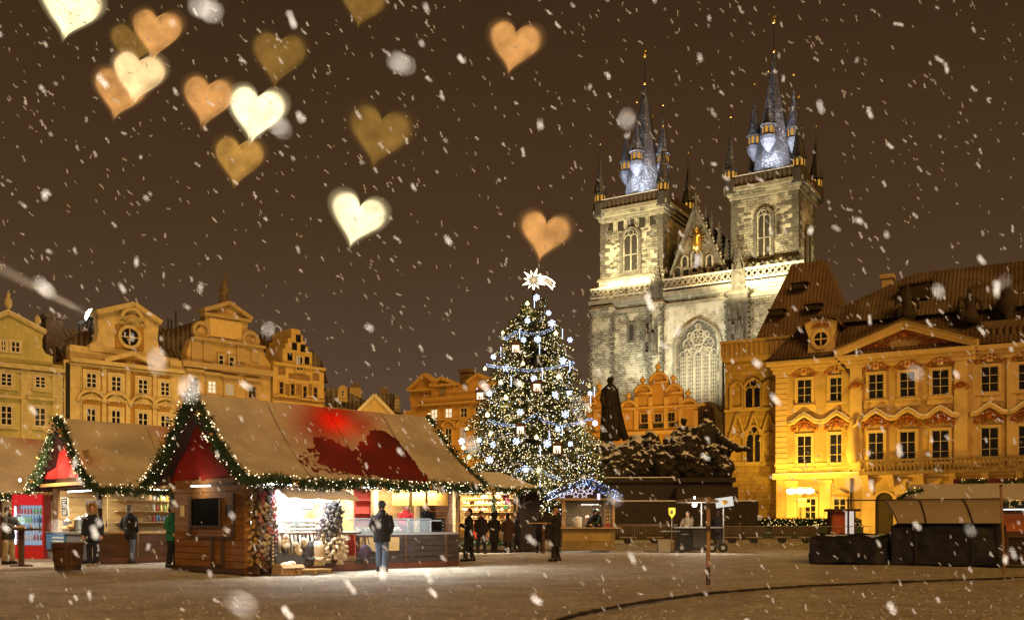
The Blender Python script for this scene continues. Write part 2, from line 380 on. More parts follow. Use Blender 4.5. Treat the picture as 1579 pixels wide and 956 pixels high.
def wpx(F, root, l, r_, t, b_, y=0.0, **k):
    x0, x1 = F.x(l, y), F.x(r_, y); m = (l+r_)/2
    return window(root, x0, x1, F.z(m, b_, y), F.z(m, t, y), y, **k)
def slab(F, root, name, l, r_, top, bot, mat, y0, y1, yref=0.0):
    """horizontal band (cornice, belt) between two pixel columns; top/bottom given at the left column"""
    x0, x1 = F.x(l, yref), F.x(r_, yref)
    return block(name, x0, x1, y0, y1, F.z(l, bot, yref), F.z(l, top, yref), mat, root)

# ornament: a stucco cartouche of scrolls, one mesh per material
def cartouche_mesh(mat, seed=1):
    rnd = random.Random(seed); b = MB()
    for s in (-1, 1):
        for (cx, cz, r0, tw) in ((0.30, 0.0, 0.17, 1), (0.62, -0.16, 0.13, -1), (0.20, 0.22, 0.11, 1), (0.48, 0.16, 0.10, -1)):
            pts = []
            for k in range(15):
                a = k*0.55*tw+0.4; rr = r0*(1-k/17); pts.append((s*(cx+rr*math.cos(a)), -0.05-0.006*k, cz+rr*math.sin(a)))
            b.tube(pts, [0.05*(1-k/22) for k in range(15)], 5)
        b.tube([(0, -.05, .38), (s*.25, -.08, .36), (s*.5, -.08, .22), (s*.78, -.06, .02), (s*.84, -.05, -.25)], [.06, .07, .06, .06, .03], 5)
    b.ball((0, -0.08, 0.10), (0.16, 0.09, 0.2), 8, 6); b.ball((0, -0.08, 0.42), (0.11, 0.08, 0.11), 8, 6)
    for k in range(9): b.ball((rnd.uniform(-.7, .7), -.05, rnd.uniform(-.2, .25)), rnd.uniform(.04, .08), 6, 4)
    m = b.mesh('cartouche'); m.materials.append(mat); m.polygons.foreach_set('use_smooth', [True]*len(m.polygons)); return m

# ================================================================== row of houses on the far side of the market (left)
ROW_DEG = 43.5
rowF = Frame(105, 88, ROW_DEG)
def on_row(px):
    """frame on the row's building line starting at a pixel column"""
    x = rowF.x(px); p = rowF.o+rowF.u*x; return Frame(0, p.y, ROW_DEG, X=p.x)

def base_wall(F, pts, y=0.0):
    """outline from pixels, closed at ground level"""
    q = F.poly(pts, y); return [(q[0][0], -0.2)]+q+[(q[-1][0], -0.2)]

def house_green():
    F = on_row(-60); t = thing('town_house', 'pale green house with curved snow-edged gable above the leftmost stall', 'house', F.loc(), F.rz, 'houses along the square')
    wall = M('green_plaster', (0.46, 0.42, 0.20), 0.9, 0.26, 0.8, 0.2, 4, streak=.4); trim = M('cream_trim', (0.50, 0.44, 0.27), 0.85, 0.24)
    ob('wall', MB().prism(base_wall(F, [(-60, 552), (97, 566)]), 0, 11), wall, t)
    g = [(-58, 548), (-55, 536), (-47, 518), (-44, 508), (13, 484), (70, 515), (67, 521), (67, 535), (72, 544), (83, 549), (83, 563), (-58, 552)]
    ob('gable', MB().prism(F.poly(g), 0.3, 1.6), wall, t)
    # gable coping with snow
    top = [(-46, 508), (13, 484), (72, 515)]
    p = F.poly(top); b = MB()
    for a, c in zip(p, p[1:]): b.bar((a[0], 0.7, a[1]+.12), (c[0], 0.7, c[1]+.12), 1.4, 0.32)
    ob('coping', b, trim, t); b = MB()
    for a, c in zip(p, p[1:]): b.bar((a[0], 0.7, a[1]+.34), (c[0], 0.7, c[1]+.34), 1.2, 0.14)
    ob('coping_snow', b, MAT['snow'], t)
    slab(F, t, 'cornice', -60, 97, 553, 560, trim, -0.55, 0.4); slab(F, t, 'frieze', -60, 97, 562, 566, trim, -0.2, 0.3)
    slab(F, t, 'belt', -60, 97, 604, 607, trim, -0.2, 0.3)
    ob('roof', MB().prismx([(1.2, F.z(60, 560)), (11, F.z(60, 560)), (6.5, F.z(60, 505))], F.x(-60), F.x(95)), MAT['roof_dark'], t)
    for l, r_, a, c in ((-20, -5, 525, 543), (0, 10, 525, 542), (16, 31, 526, 544)): wpx(F, t, l, r_, a, c, 0.3, sw=0.12, rows=2, sill=False)
    for l, r_, a, c in ((-40, -22, 570, 592), (0, 19, 575, 596), (53, 70.5, 580, 599)): wpx(F, t, l, r_, a, c, sm=trim)
    for l, r_, a, c in ((-40, -22, 620, 652), (0, 19, 625, 656), (52, 70.5, 628, 658)):
        w = wpx(F, t, l, r_, a, c, sm=trim); x0, x1 = F.x(l), F.x(r_); z = F.z((l+r_)/2, a); block('hood', x0-.6, x1+.6, -.5, .02, z+.6, z+.85, trim, w)
    for px in (40, 88):
        x = F.x(px); block('pilaster', x-.45, x+.45, -.14, .02, 0, F.z(px, 563), trim, t)
    c = MB(); x = F.x(80, 4); z = F.z(80, 493, 4); c.box(x-.75, x+.75, 3.3, 4.7, 12, z); c.box(x-.9, x+.9, 3.15, 4.85, z, z+.35); ob('chimney', c, M('sooty_brick', (0.10, 0.075, 0.06), 0.9, 0.4, 3), t)
    x, z = F.h(13, 484, .7); u = MB(); u.lathe([(.22, z), (.1, z+.4), (.34, z+.8), (.3, z+1.2), (.12, z+1.5), (.18, z+1.7), (.02, z+1.95)], x, .7, 10); ob('urn', u, trim, t, True)
    x, z = F.h(58, 507, .7); u = MB(); u.lathe([(.2, z), (.1, z+.3), (.3, z+.6), (.25, z+.9), (.02, z+1.3)], x, .7, 10); ob('urn', u, trim, t, True)
house_green()

def house_ochre():
    F = on_row(104); t = thing('town_house', 'ochre baroque house with round attic window, pediment and white trim', 'house', F.loc(), F.rz, 'houses along the square')
    wall = M('ochre_plaster', (0.36, 0.20, 0.05), 0.9, 0.28, 0.8, 0.2, 4, streak=.4); trim = M('ivory_trim', (0.56, 0.45, 0.25), 0.85, 0.24, 1.2)
    ob('wall', MB().prism(base_wall(F, [(105, 553), (280, 572)]), 0, 11), wall, t)
    # attic parapet and gable block
    ob('attic', MB().prism(F.poly([(108, 531), (276, 553), (276, 571), (108, 552)], .25), .25, 1.3), trim, t)
    gp = [(137, 540), (139, 532), (149, 524), (152, 510), (151, 486), (204, 473), (245, 500), (243, 524), (246, 540), (256, 551), (256, 556)]
    ob('gable', MB().prism(F.poly(gp, .1), .1, 1.2), trim, t)
    ob('gable_field', MB().prism(F.poly([(178, 500), (222, 506), (222, 541), (178, 536)], 0), 0.0, .3), wall, t)
    q = F.poly([(147, 485), (205, 472), (247, 501)], 0); b = MB()
    for a, c in zip(q, q[1:]): b.bar((a[0], .4, a[1]+.15), (c[0], .4, c[1]+.15), 1.7, .45)
    ob('gable_coping', b, trim, t)
    # curved hood on the gable
    b = MB(); x0, z0 = F.h(187, 500); x1, z1 = F.h(218, 505); cx = (x0+x1)/2; pts = [(cx+(x1-x0)/2*math.cos(PI*k/10), -.2, (z0+z1)/2+.6+1.0*math.sin(PI*k/10)) for k in range(11)]
    b.tube(pts, .22, 6); ob('gable_hood', b, trim, t, True)
    ob('cartouche', cartouche_mesh(trim, 3), None, t, loc=(cx, -.1, z0+.4), scale=(1.6, 1.6, 1.1))
    # round window
    x, z = F.h(199.5, 520); b = MB(); n = 20
    b.ring([(x+1.12*math.cos(2*PI*k/n), z+1.12*math.sin(2*PI*k/n)) for k in range(n)], [(x+.82*math.cos(2*PI*k/n), z+.82*math.sin(2*PI*k/n)) for k in range(n)], -.2, 0.05)
    b.box(x-.05, x+.05, -.12, -.02, z-.8, z+.8); b.box(x-.8, x+.8, -.12, -.02, z-.05, z+.05); w = ob('round_window', b, trim, t)
    g = MB(); g.prism([(x+.83*math.cos(2*PI*k/n), z+.83*math.sin(2*PI*k/n)) for k in range(n)], -.06, -.01); ob('pane', g, MAT['glass'], w)
    # pediment on the cornice
    slab(F, t, 'cornice', 105, 281, 552, 558, trim, -.7, .3); slab(F, t, 'cornice_bed', 105, 281, 559, 562, trim, -.35, .3)
    q = F.poly([(160, 556), (203, 545), (247, 566)], -.4); b = MB()
    for a, c in zip(q, q[1:]): b.bar((a[0], -.3, a[1]), (c[0], -.3, c[1]), .9, .42)
    ob('pediment', b, trim, t); ob('pediment_field', MB().prism([(q[0][0]+.5, q[0][1]), (q[1][0], q[1][1]-.2), (q[2][0]-.5, F.z(247, 566, -.4))], -.1, .2), wall, t)
    slab(F, t, 'belt', 112, 278, 611, 614, trim, -.18, .02)
    for px in (111, 122, 160, 197, 238, 273):
        x = F.x(px); block('pilaster', x-(.75 if px in (111, 273) else .2), x+(.75 if px in (111, 273) else .2), -.13, .02, 0, F.z(px, 556), trim, t)
    cm = cartouche_mesh(trim, 5)
    for l, r_, a, c in ((132, 149, 575, 599), (170.5, 187, 580, 604), (212, 228, 584.6, 608), (246.5, 261.5, 589, 611)):
        w = wpx(F, t, l, r_, a, c, sm=trim, sw=.3); x = (F.x(l)+F.x(r_))/2; z = F.z((l+r_)/2, a); ob('cartouche', cm, None, w, loc=(x, -.05, z+.65), scale=(1.1, 1.2, .9))
        ob('cartouche', cm, None, w, loc=(x, -.05, F.z((l+r_)/2, c)-.8), scale=(1.0, .9, .5))
    for l, r_, a, c in ((132, 148, 629, 662), (170.5, 186, 632, 665), (212, 228, 636, 668), (246.5, 261.5, 640, 670)):
        w = wpx(F, t, l, r_, a, c, sm=trim, sw=.3, rows=3); x0, x1 = F.x(l), F.x(r_); x = (x0+x1)/2; z = F.z((l+r_)/2, a)
        b = MB(); b.tube([(x+1.25*math.cos(PI*k/10), -.25, z+.5+1.1*math.sin(PI*k/10)) for k in range(11)], .17, 6); ob('arched_hood', b, trim, w, True)
        ob('cartouche', cm, None, w, loc=(x, -.05, z+.85), scale=(1.1, 1.2, 1.0))
    ob('roof', MB().prismx([(1.2, F.z(200, 562)), (11, F.z(200, 562)), (6.5, F.z(200, 500))], F.x(106), F.x(278)), MAT['roof_dark'], t)
    for px in (104.5, 102):
        x = F.x(px); ob('drainpipe', MB().tube([(x, -.25, 0), (x, -.25, F.z(px, 560))], .12, 6), MAT['dark_metal'], t)
    c = MB(); x = F.x(128, 5)
    c.tube([(x, 3.0, F.z(128, 500, 3)), (x, 3.0, F.z(128, 492, 3))], .1, 5); c.bar((F.x(121, 3), 3, F.z(121, 499, 3)), (F.x(146, 3), 3, F.z(146, 492, 3)), .15, .3)
    for px in (122, 128, 134, 140): c.tube([(F.x(px, 3), 3, F.z(px, 520, 3)), (F.x(px, 3), 3, F.z(px, 494, 3))], .06, 5)
    ob('roof_platform', c, MAT['dark_metal'], t)
    ob('side_roof', MB().prism(F.poly([(92, 553), (97, 540), (118, 515), (150, 500), (150, 553)], 2.2), 2.2, 9), MAT['roof_dark'], t)
house_ochre()

# searchlight on the roof of the ochre house
def searchlight():
    p = rowF.world(rowF.x(139, 2), 2, rowF.z(139, 486, 2))
    t = thing('searchlight', 'round searchlight shining upward from the roof beside the ochre gable', 'searchlight', p)
    dv = Vector((-0.80, -0.50, 0.42)).normalized(); q = dv.to_track_quat('Z', 'Y').to_matrix()
    b = MB(); prof = [(.12, -.55), (.42, -.45), (.5, 0), (.55, .12), (.50, .12)]; b.lathe(prof, 0, 0, 14); b.v = [tuple(q @ Vector(v)) for v in b.v]; ob('housing', b, MAT['dark_metal'], t, True)
    l = MB(); l.lathe([(.62, .13), (.4, .3), (.02, .4)], 0, 0, 14); l.v = [tuple(q @ Vector(v)) for v in l.v]; ob('lens', l, EM('searchlight_lens', (1.0, .93, .8), 28), t, True)
    y = MB(); y.bar((0, 0, -1.6), (0, 0, -.3), .15); y.bar((-.6, 0, -.3), (.6, 0, -.3), .1); ob('yoke', y, MAT['dark_metal'], t)
    lo = lamp('searchlight_beam', 'SPOT', p+dv*.4, 120000, (1, .76, .50), p+dv*10, .3, 9, .6)
    c = MB(); c.lathe([(.45, .3), (.5+40*math.tan(R(5.2)), 40)], 0, 0, 20); c.v = [tuple(q @ Vector(v)) for v in c.v]; vm, vn, vb = _nodes('lit_mist'); vn.nodes.remove(vb); vo = vn.nodes.new('ShaderNodeVolumePrincipled'); vo.inputs['Density'].default_value = .012; vo.inputs['Color'].default_value = (.95, .93, .9, 1); vn.links.new(vo.outputs[0], vn.nodes['Material Output'].inputs['Volume'])
    o = ob('beam_mist', c, vm, None, loc=p); tag(o, 'lit snowy mist in the searchlight beam above the left roofs', 'mist', None, 'stuff')
searchlight()

def house_cream():
    F = on_row(280); t = thing('town_house', 'cream house with scrolled gable and two lit upper windows', 'house', F.loc(), F.rz, 'houses along the square')
    wall = M('cream_plaster', (0.50, 0.36, 0.16), 0.9, 0.25, 0.8, 0.15, 4); trim = M('buff_trim', (0.44, 0.33, 0.18), 0.85, 0.12)
    ob('wall', MB().prism(base_wall(F, [(279, 555), (417, 577)]), 0, 11), wall, t)
    g = [(288, 556), (289, 540), (296, 521), (405, 535), (408, 548), (417, 562), (417, 577)]
    ob('attic', MB().prism(F.poly(g, .15), .15, 1.4), wall, t)
    g2 = [(306, 521), (303, 510), (310, 500), (317, 494), (316, 480), (352, 469), (384, 493), (381, 506), (389, 513), (393, 526), (391, 533)]
    ob('gable', MB().prism(F.poly(g2, .15), .15, 1.3), wall, t)
    ob('gable_panel', MB().prism(F.poly([(323, 489), (373, 497), (373, 525), (323, 518)], 0), 0, .2), M('cream_panel', (.68, .5, .22), .9, .1), t)
    for px, py in ((310, 510), (385, 524)):
        x, z = F.h(px, py); b = MB(); n = 18
        b.ring([(x+.95*math.cos(2*PI*k/n), z+.95*math.sin(2*PI*k/n)) for k in range(n)], [(x+.6*math.cos(2*PI*k/n), z+.6*math.sin(2*PI*k/n)) for k in range(n)], -.2, .3); ob('volute', b, trim, t)
    q = F.poly([(313, 480), (352, 469), (387, 494)], 0); b = MB()
    for a, c in zip(q, q[1:]): b.bar((a[0], .4, a[1]+.1), (c[0], .4, c[1]+.1), 1.6, .38)
    b.bar((F.x(314), .2, F.z(314, 484)), (F.x(386), .2, F.z(314, 484)), 1.0, .3); ob('pediment', b, trim, t)
    slab(F, t, 'gable_cornice', 296, 407, 519, 523, trim, -.4, .4); slab(F, t, 'cornice', 279, 418, 556, 565, trim, -.55, .3)
    for px in (303, 321, 372, 394): x = F.x(px); block('pilaster', x-.5, x+.5, -.05, .3, F.z(px, 558), F.z(px, 522), trim, t)
    for l, r_, a, c in ((336, 345, 547, 563), (352, 361.5, 550, 566)): wpx(F, t, l, r_, a, c, sw=.1, rows=2, cols=1, sill=False, sm=trim)
    for i, (l, r_, a, c) in enumerate(((291.5, 305, 582, 603), (319.5, 333, 587, 607), (347, 360, 591.6, 610), (382, 394, 596, 614))):
        w = wpx(F, t, l, r_, a, c, sm=trim, gm=(MAT['glass'], MAT['litwin'], MAT['litwin2'], MAT['glass'])[i], fm=M('dark_sash', (.2, .15, .1)) if i in (0, 3) else None)
        x0, x1 = F.x(l), F.x(r_); z = F.z((l+r_)/2, a); block('hood', x0-.5, x1+.5, -.45, .02, z+.5, z+.8, trim, w); block('lintel', x0-.2, x1+.2, -.12, .02, z+.25, z+.5, trim, w)
    for i, (l, r_, a, c) in enumerate(((291.5, 305, 628, 650), (319.5, 333, 631, 653), (382, 394, 640, 660))): wpx(F, t, l, r_, a, c, sm=trim)
    ob('roof', MB().prismx([(1.2, F.z(350, 565)), (11, F.z(350, 565)), (6.2, F.z(350, 500))], F.x(250, 2), F.x(418)), MAT['roof_dark'], t)
    ob('roof_wing', MB().prism(F.poly([(243, 560), (246, 512), (312, 492), (316, 560)], 3), 3, 9), MAT['roof_dark'], t)
    for px, h_ in ((259, 490), (264, 493), (271, 480)):
        x = F.x(px, 6); ob('antenna', MB().tube([(x, 6, F.z(px, 520, 6)), (x, 6, F.z(px, h_, 6))], .07, 5), MAT['dark_metal'], t)
    x, z = F.h(346, 474, .5); b = MB()
    b.lathe([(.5, z), (.6, z+.5), (.3, z+1.0), (.42, z+1.5), (.5, z+1.9), (.22, z+2.2), (.26, z+2.5), (.05, z+2.8)], x, .5, 9); b.tube([(x-.6, .4, z+1.0), (x-.2, .4, z+1.6), (x+.1, .4, z+2.9), (x+.15, .4, z+3.6)], [.12, .15, .1, .05], 6)
    ob('gable_statue', b, M('weathered_stone', (.16, .12, .08), .9, .4), t, True)
house_cream()

def house_stepped():
    F = on_row(420); t = thing('town_house', 'narrow stepped-gable house with painted band and four dark windows', 'house', F.loc(), F.rz, 'houses along the square')
    wall = M('yellow_plaster', (0.56, 0.40, 0.15), 0.9, 0.15, 0.7, 0.15, 4); br = M('brown_panel', (.25, .15, .07), .9, .4, 3)
    st = [(421, 556), (436, 560), (436, 537), (440, 537.5), (440, 529), (444, 530), (444, 521), (449, 522), (449, 506), (463, 509), (463, 516), (467, 517), (467, 526), (471, 527), (471, 534), (475, 535), (475, 542), (481, 543), (481, 570), (499.5, 574)]
    ob('wall', MB().prism(base_wall(F, st), 0, 10), wall, t)
    slab(F, t, 'cornice', 420, 500, 558, 562, wall, -.35, .02); slab(F, t, 'belt', 420, 500, 609, 611, wall, -.2, .02)
    block('painted_band', F.x(422), F.x(499), -.06, .02, F.z(460, 620), F.z(460, 611), br, t); block('painted_panel', F.x(445), F.x(478), -.06, .02, F.z(460, 585), F.z(460, 577), br, t)
    wpx(F, t, 456, 467, 549, 572, gm=MAT['glass'], cols=2, rows=2, sw=.12, sm=wall); block('lit_sash', F.x(456.5), F.x(459.5), -.1, -.05, F.z(458, 562), F.z(458, 550), MAT['litwin2'], t)
    for l, r_, a, c in ((429.5, 437, 588.7, 607.5), (447, 454, 591, 610), (466, 473, 595, 614), (482, 489, 597, 616)): wpx(F, t, l, r_, a, c, sw=.12, cols=1, rows=2, sm=wall, fm=br)
    for l, r_ in ((439.5, 445), (457, 464), (475.5, 480.5)): block('painted_panel', F.x(l), F.x(r_), -.06, .02, F.z((l+r_)/2, 609), F.z((l+r_)/2, 592), br, t)
    for l, r_, a, c in ((429, 440, 565, 577), (482, 492, 575, 586)): block('painted_panel', F.x(l), F.x(r_), -.06, .02, F.z(l, c), F.z(l, a), br, t)
    for px, py in ((460, 522), (454, 534), (467, 537), (447, 550), (473, 556)): x, z = F.h(px, py); block('slit_window', x-.3, x+.3, -.03, .02, z-.4, z+.4, MAT['glass'], t)
    ob('roof', MB().prism(F.poly([(386, 575), (388, 513), (440, 522), (440, 590)], 4), 4, 10), MAT['roof_dark'], t)
    ob('rear_roof', MB().prism(F.poly([(478, 575), (482, 540), (496, 556), (506, 590)], 6), 6, 10), MAT['roof_dark'], t)
house_stepped()

def low_roofs():
    F = Frame(500, 112, 20); wall = M('tan_plaster', (.5, .37, .17), .9, .15)
    t = thing('town_house', 'low house with a dormer in its snowy roof beyond the stepped gable', 'house', F.loc(), F.rz, 'houses along the square')
    ob('wall', MB().prism(base_wall(F, [(500, 604), (572, 628)]), 0, 10), wall, t)
    ob('roof', MB().prism(F.poly([(498, 622), (503, 596), (540, 606), (575, 622), (575, 634), (498, 626)], -.1), -.1, 9), MTILE('snowy_tiles', (.05, .033, .025), .5, snow=.3), t)
    b = MB(); b.prism(F.poly([(520, 617), (521, 599), (525, 594.5), (531, 594), (535.5, 598), (536, 620)], -.8), -.8, 3); ob('dormer', b, wall, t)
    wpx(F, t, 525, 531, 601, 612, -.8, cols=1, rows=2, sw=.15, sill=False, sm=wall)
    x = F.x(548, 2); ob('chimney', MB().box(x-.7, x+.7, 2, 3.2, 8, F.z(548, 598, 2)), wall, t)
    F = Frame(552, 100, 14)
    t = thing('town_house', 'small house with a plain triangular gable peeping over the big tent roof', 'house', F.loc(), F.rz, 'houses along the square')
    ob('wall', MB().prism(base_wall(F, [(552, 637), (577, 611), (604, 640)]), 0, 9), wall, t)
    q = F.poly([(549, 637), (577, 609), (607, 640)]); b = MB()
    for a, c in zip(q, q[1:]): b.bar((a[0], 0, a[1]), (c[0], 0, c[1]), .8, .3)
    ob('verge', b, MAT['stone_trim'], t)
    F = Frame(575, 125, 8)
    t = thing('town_house', 'grey-brown hipped house between low gable and orange house', 'house', F.loc(), F.rz, 'houses along the square')
    dk = M('grey_brown_plaster', (.22, .17, .12), .9, .2)  # grey-brown plaster of the hipped house
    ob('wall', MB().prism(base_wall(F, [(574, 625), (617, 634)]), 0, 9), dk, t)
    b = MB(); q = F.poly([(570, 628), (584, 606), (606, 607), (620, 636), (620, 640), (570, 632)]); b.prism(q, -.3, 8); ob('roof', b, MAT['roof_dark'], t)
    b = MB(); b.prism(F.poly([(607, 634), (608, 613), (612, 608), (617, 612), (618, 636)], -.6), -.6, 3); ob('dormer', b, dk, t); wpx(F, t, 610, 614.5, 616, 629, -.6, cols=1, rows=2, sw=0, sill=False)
    for px, py in ((549, 592), (592, 598)):
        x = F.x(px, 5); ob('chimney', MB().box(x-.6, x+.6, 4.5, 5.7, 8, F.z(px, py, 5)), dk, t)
low_roofs()

def house_orange():
    F = Frame(622, 140, -29); t = thing('town_house', 'orange house with two pedimented gables, left of the Christmas tree', 'house', F.loc(), F.rz, 'houses along the square')
    wall = M('orange_plaster', (0.60, 0.36, 0.10), 0.9, 0.1, 0.5, 0.1, 4); trim = M('apricot_trim', (.62, .40, .13), .85, .1)
    ob('wall', MB().prism(base_wall(F, [(622, 634), (650, 629), (650, 624), (770, 613)]), 0, 12), wall, t)
    b = MB(); b.prism(F.poly([(634, 634), (633, 622), (631, 615), (634, 601), (655, 577.5), (673, 592), (673, 630)], .5), .5, 3); ob('gable', b, wall, t)
    b = MB(); b.prism(F.poly([(665, 626), (665, 594), (681, 583), (700, 591), (700, 622)], .2), .2, 3); ob('gable', b, wall, t)
    b = MB(); b.prism(F.poly([(700, 622), (702, 603), (712, 602), (719, 598), (722, 589), (732, 578), (742, 577.5), (752, 586), (756, 600), (756, 618)], .2), .2, 3); ob('gable', b, wall, t)
    b = MB()
    for pts in ([(629, 602), (655, 577), (674, 592)], [(663, 595), (681, 583), (702, 591)], [(720, 590), (737, 577), (754, 586)]):
        q = F.poly(pts); 
        for a, c in zip(q, q[1:]): b.bar((a[0], .4, a[1]), (c[0], .4, c[1]), 1.4, .4)
    ob('pediments', b, trim, t)
    b = MB(); b.bar((F.x(630), .3, F.z(630, 602.5)), (F.x(668), .3, F.z(630, 602.5)), .9, .3); b.bar((F.x(664), .1, F.z(664, 595.5)), (F.x(701), .1, F.z(664, 595.5)), .9, .3); ob('gable_cornice', b, trim, t)
    slab(F, t, 'parapet', 651, 770, 614, 622, wall, -.3, .5); slab(F, t, 'cornice', 648, 770, 624, 627, trim, -.8, .3); slab(F, t, 'belt', 648, 770, 648, 650, trim, -.35, .2)
    ob('gable_window', MB().prism(arch(F.x(677), F.x(687), F.z(682, 611), F.z(682, 599)), .05, .3), M('shutter', (.3, .22, .12)), t)
    for i, (l, r_, a, c) in enumerate(((665, 675.5, 631, 645), (687, 698, 629.5, 644.5), (710.5, 721, 628.5, 643.5), (733, 743, 627, 642))):
        wpx(F, t, l, r_, a, c, sm=trim, gm=MAT['litwin'] if i < 2 else MAT['glass'], cols=2, rows=2, sw=.25)
    for l, r_, a, c in ((687, 697, 656, 690), (710, 720, 655, 690), (733, 742, 655, 690)):
        w = wpx(F, t, l, r_, a+4, c, sm=trim, cols=2, rows=3, sw=.2, gm=MAT['glass'] if l != 710 else MAT['litwin2']); x = (F.x(l)+F.x(r_))/2; z = F.z((l+r_)/2, a+4)
        b = MB(); b.tube([(x+1.1*math.cos(PI*k/10), -.2, z+1.0*math.sin(PI*k/10)) for k in range(11)], .2, 5); ob('arched_hood', b, trim, w, True)
    c = MB(); x0, x1 = F.x(712, 6), F.x(726, 6); z = F.z(719, 575, 6); c.box(x0, x1, 5.5, 7, 12, z); c.box(x0-.2, x1+.2, 5.3, 7.2, z, z+.5); ob('chimney', c, M('chimney_brick', (.2, .13, .07), .9, .4, 3), t)
house_orange()

# ================================================================== old school house with round gables
def school():
    F = Frame(925, 138, -26); t = thing('gabled_school', 'orange Venetian-style school with stepped rows of round gables below the church', 'building', F.loc(), F.rz)
    wall = M('school_plaster', (0.52, 0.30, 0.085), 0.9, 0.1, 0.5, 0.1, 4); trim = M('school_trim', (.64, .42, .16), .85, .1)
    ob('wall', MB().prism(base_wall(F, [(880, 668), (1090, 655)]), 0, 10), wall, t)
    def lobe(l, r_, zb, zs, name='gable'):
        """field with a half-round head between two pixel columns"""
        x0, x1 = F.x(l), F.x(r_); b0 = F.z((l+r_)/2, zb); s_ = F.z((l+r_)/2, zs)
        g = ob(name, MB().prism(arch(x0, x1, b0, s_, 1, 12), .15, 1.3), wall, t)
        b = MB(); cx = (x0+x1)/2; rr = (x1-x0)/2
        b.tube([(cx+rr*math.cos(PI*k/12), .05, s_+rr*math.sin(PI*k/12)) for k in range(13)], .22, 6)
        b.box(x0-.15, x1+.15, -.12, .3, s_-.18, s_+.1); ob('moulding', b, trim, g, True); return g
    gx = [((1001.5, 1029), 640, 589), ((979, 1004), 650, 606), ((1027, 1051), 648, 605), ((957, 981), 668, 631), ((1049, 1074), 664, 628),
          ((917, 932), 668, 613), ((930, 948), 668, 622), ((895, 918), 668, 622)]
    for (l, r_), zb, zs in gx: lobe(l, r_, zb, zs)
    b = MB()
    for px in (958, 981, 1003, 1027, 1050, 1073, 918, 935): x = F.x(px); b.box(x-.28, x+.28, -.08, .25, F.z(px, 664), F.z(px, 612 if 975 < px < 1055 else 632))
    ob('pilaster', b, trim, t)
    for px, py in ((1014.5, 574), (991, 595), (1038, 592), (969, 619), (1061, 615), (924, 604)):
        x, z = F.h(px, py, .6); u = MB(); u.lathe([(.45, z-.1), (.3, z+.25), (.2, z+.4), (.45, z+.7), (.35, z+1.0), (.08, z+1.25), (.02, z+1.6)], x, .6, 10); ob('finial', u, trim, t, True)
    slab(F, t, 'belt', 880, 1088, 633.5, 636.5, trim, -.2, .1); slab(F, t, 'cornice', 880, 1088, 670, 675, trim, -.5, .1)
    for l, r_, a, c in ((989, 999.5, 638, 652), (1009.5, 1021, 638, 651), (1030, 1041, 636, 650), (935, 944, 642, 655)): wpx(F, t, l, r_, a, c, cols=2, rows=2, sw=.14, sill=False, sm=trim, fm=M('umber_sash', (.12, .08, .05)))
    ob('roof', MB().prism(F.poly([(1070, 668), (1073, 640), (1082, 622), (1094, 618), (1132, 655), (1132, 670)], 5), 5, 14), MTILE('brown_tiles', (.16, .10, .06), .5, snow=.2), t)
school()
# ================================================================== the twin-towered Gothic church
def MSLATE():
    """dark slate courses with wind-blown snow caught in specks"""
    m, n, b = _nodes('spire_slate'); L = n.links; b.inputs['Roughness'].default_value = .55; b.inputs['Specular IOR Level'].default_value = .5
    g = n.nodes.new('ShaderNodeNewGeometry'); z = n.nodes.new('ShaderNodeTexNoise'); z.inputs['Scale'].default_value = 3.6; z.inputs['Detail'].default_value = 3; z.inputs['Roughness'].default_value = .8; L.new(g.outputs['Position'], z.inputs['Vector'])
    z2 = n.nodes.new('ShaderNodeTexNoise'); z2.inputs['Scale'].default_value = .35; L.new(g.outputs['Position'], z2.inputs['Vector']); a = n.nodes.new('ShaderNodeMath'); a.operation = 'MULTIPLY_ADD'; L.new(z2.outputs['Fac'], a.inputs[0]); a.inputs[1].default_value = .35; L.new(z.outputs['Fac'], a.inputs[2])
    r = n.nodes.new('ShaderNodeValToRGB'); L.new(a.outputs[0], r.inputs[0]); r.color_ramp.elements[0].position = .715; r.color_ramp.elements[0].color = (.020, .019, .021, 1); r.color_ramp.elements[1].position = .85; r.color_ramp.elements[1].color = (.22, .23, .25, 1); L.new(r.outputs[0], b.inputs['Base Color'])
    w = n.nodes.new('ShaderNodeTexWave'); w.wave_type = 'BANDS'; w.bands_direction = 'Z'; w.wave_profile = 'SAW'; w.inputs['Scale'].default_value = .8; w.inputs['Distortion'].default_value = 1; L.new(g.outputs['Position'], w.inputs['Vector']); bp = n.nodes.new('ShaderNodeBump'); bp.inputs['Strength'].default_value = .5; bp.inputs['Distance'].default_value = .1; L.new(w.outputs['Fac'], bp.inputs['Height']); L.new(bp.outputs[0], b.inputs['Normal']); return m
CH = Frame(0, 167.0, -31, X=21.8)
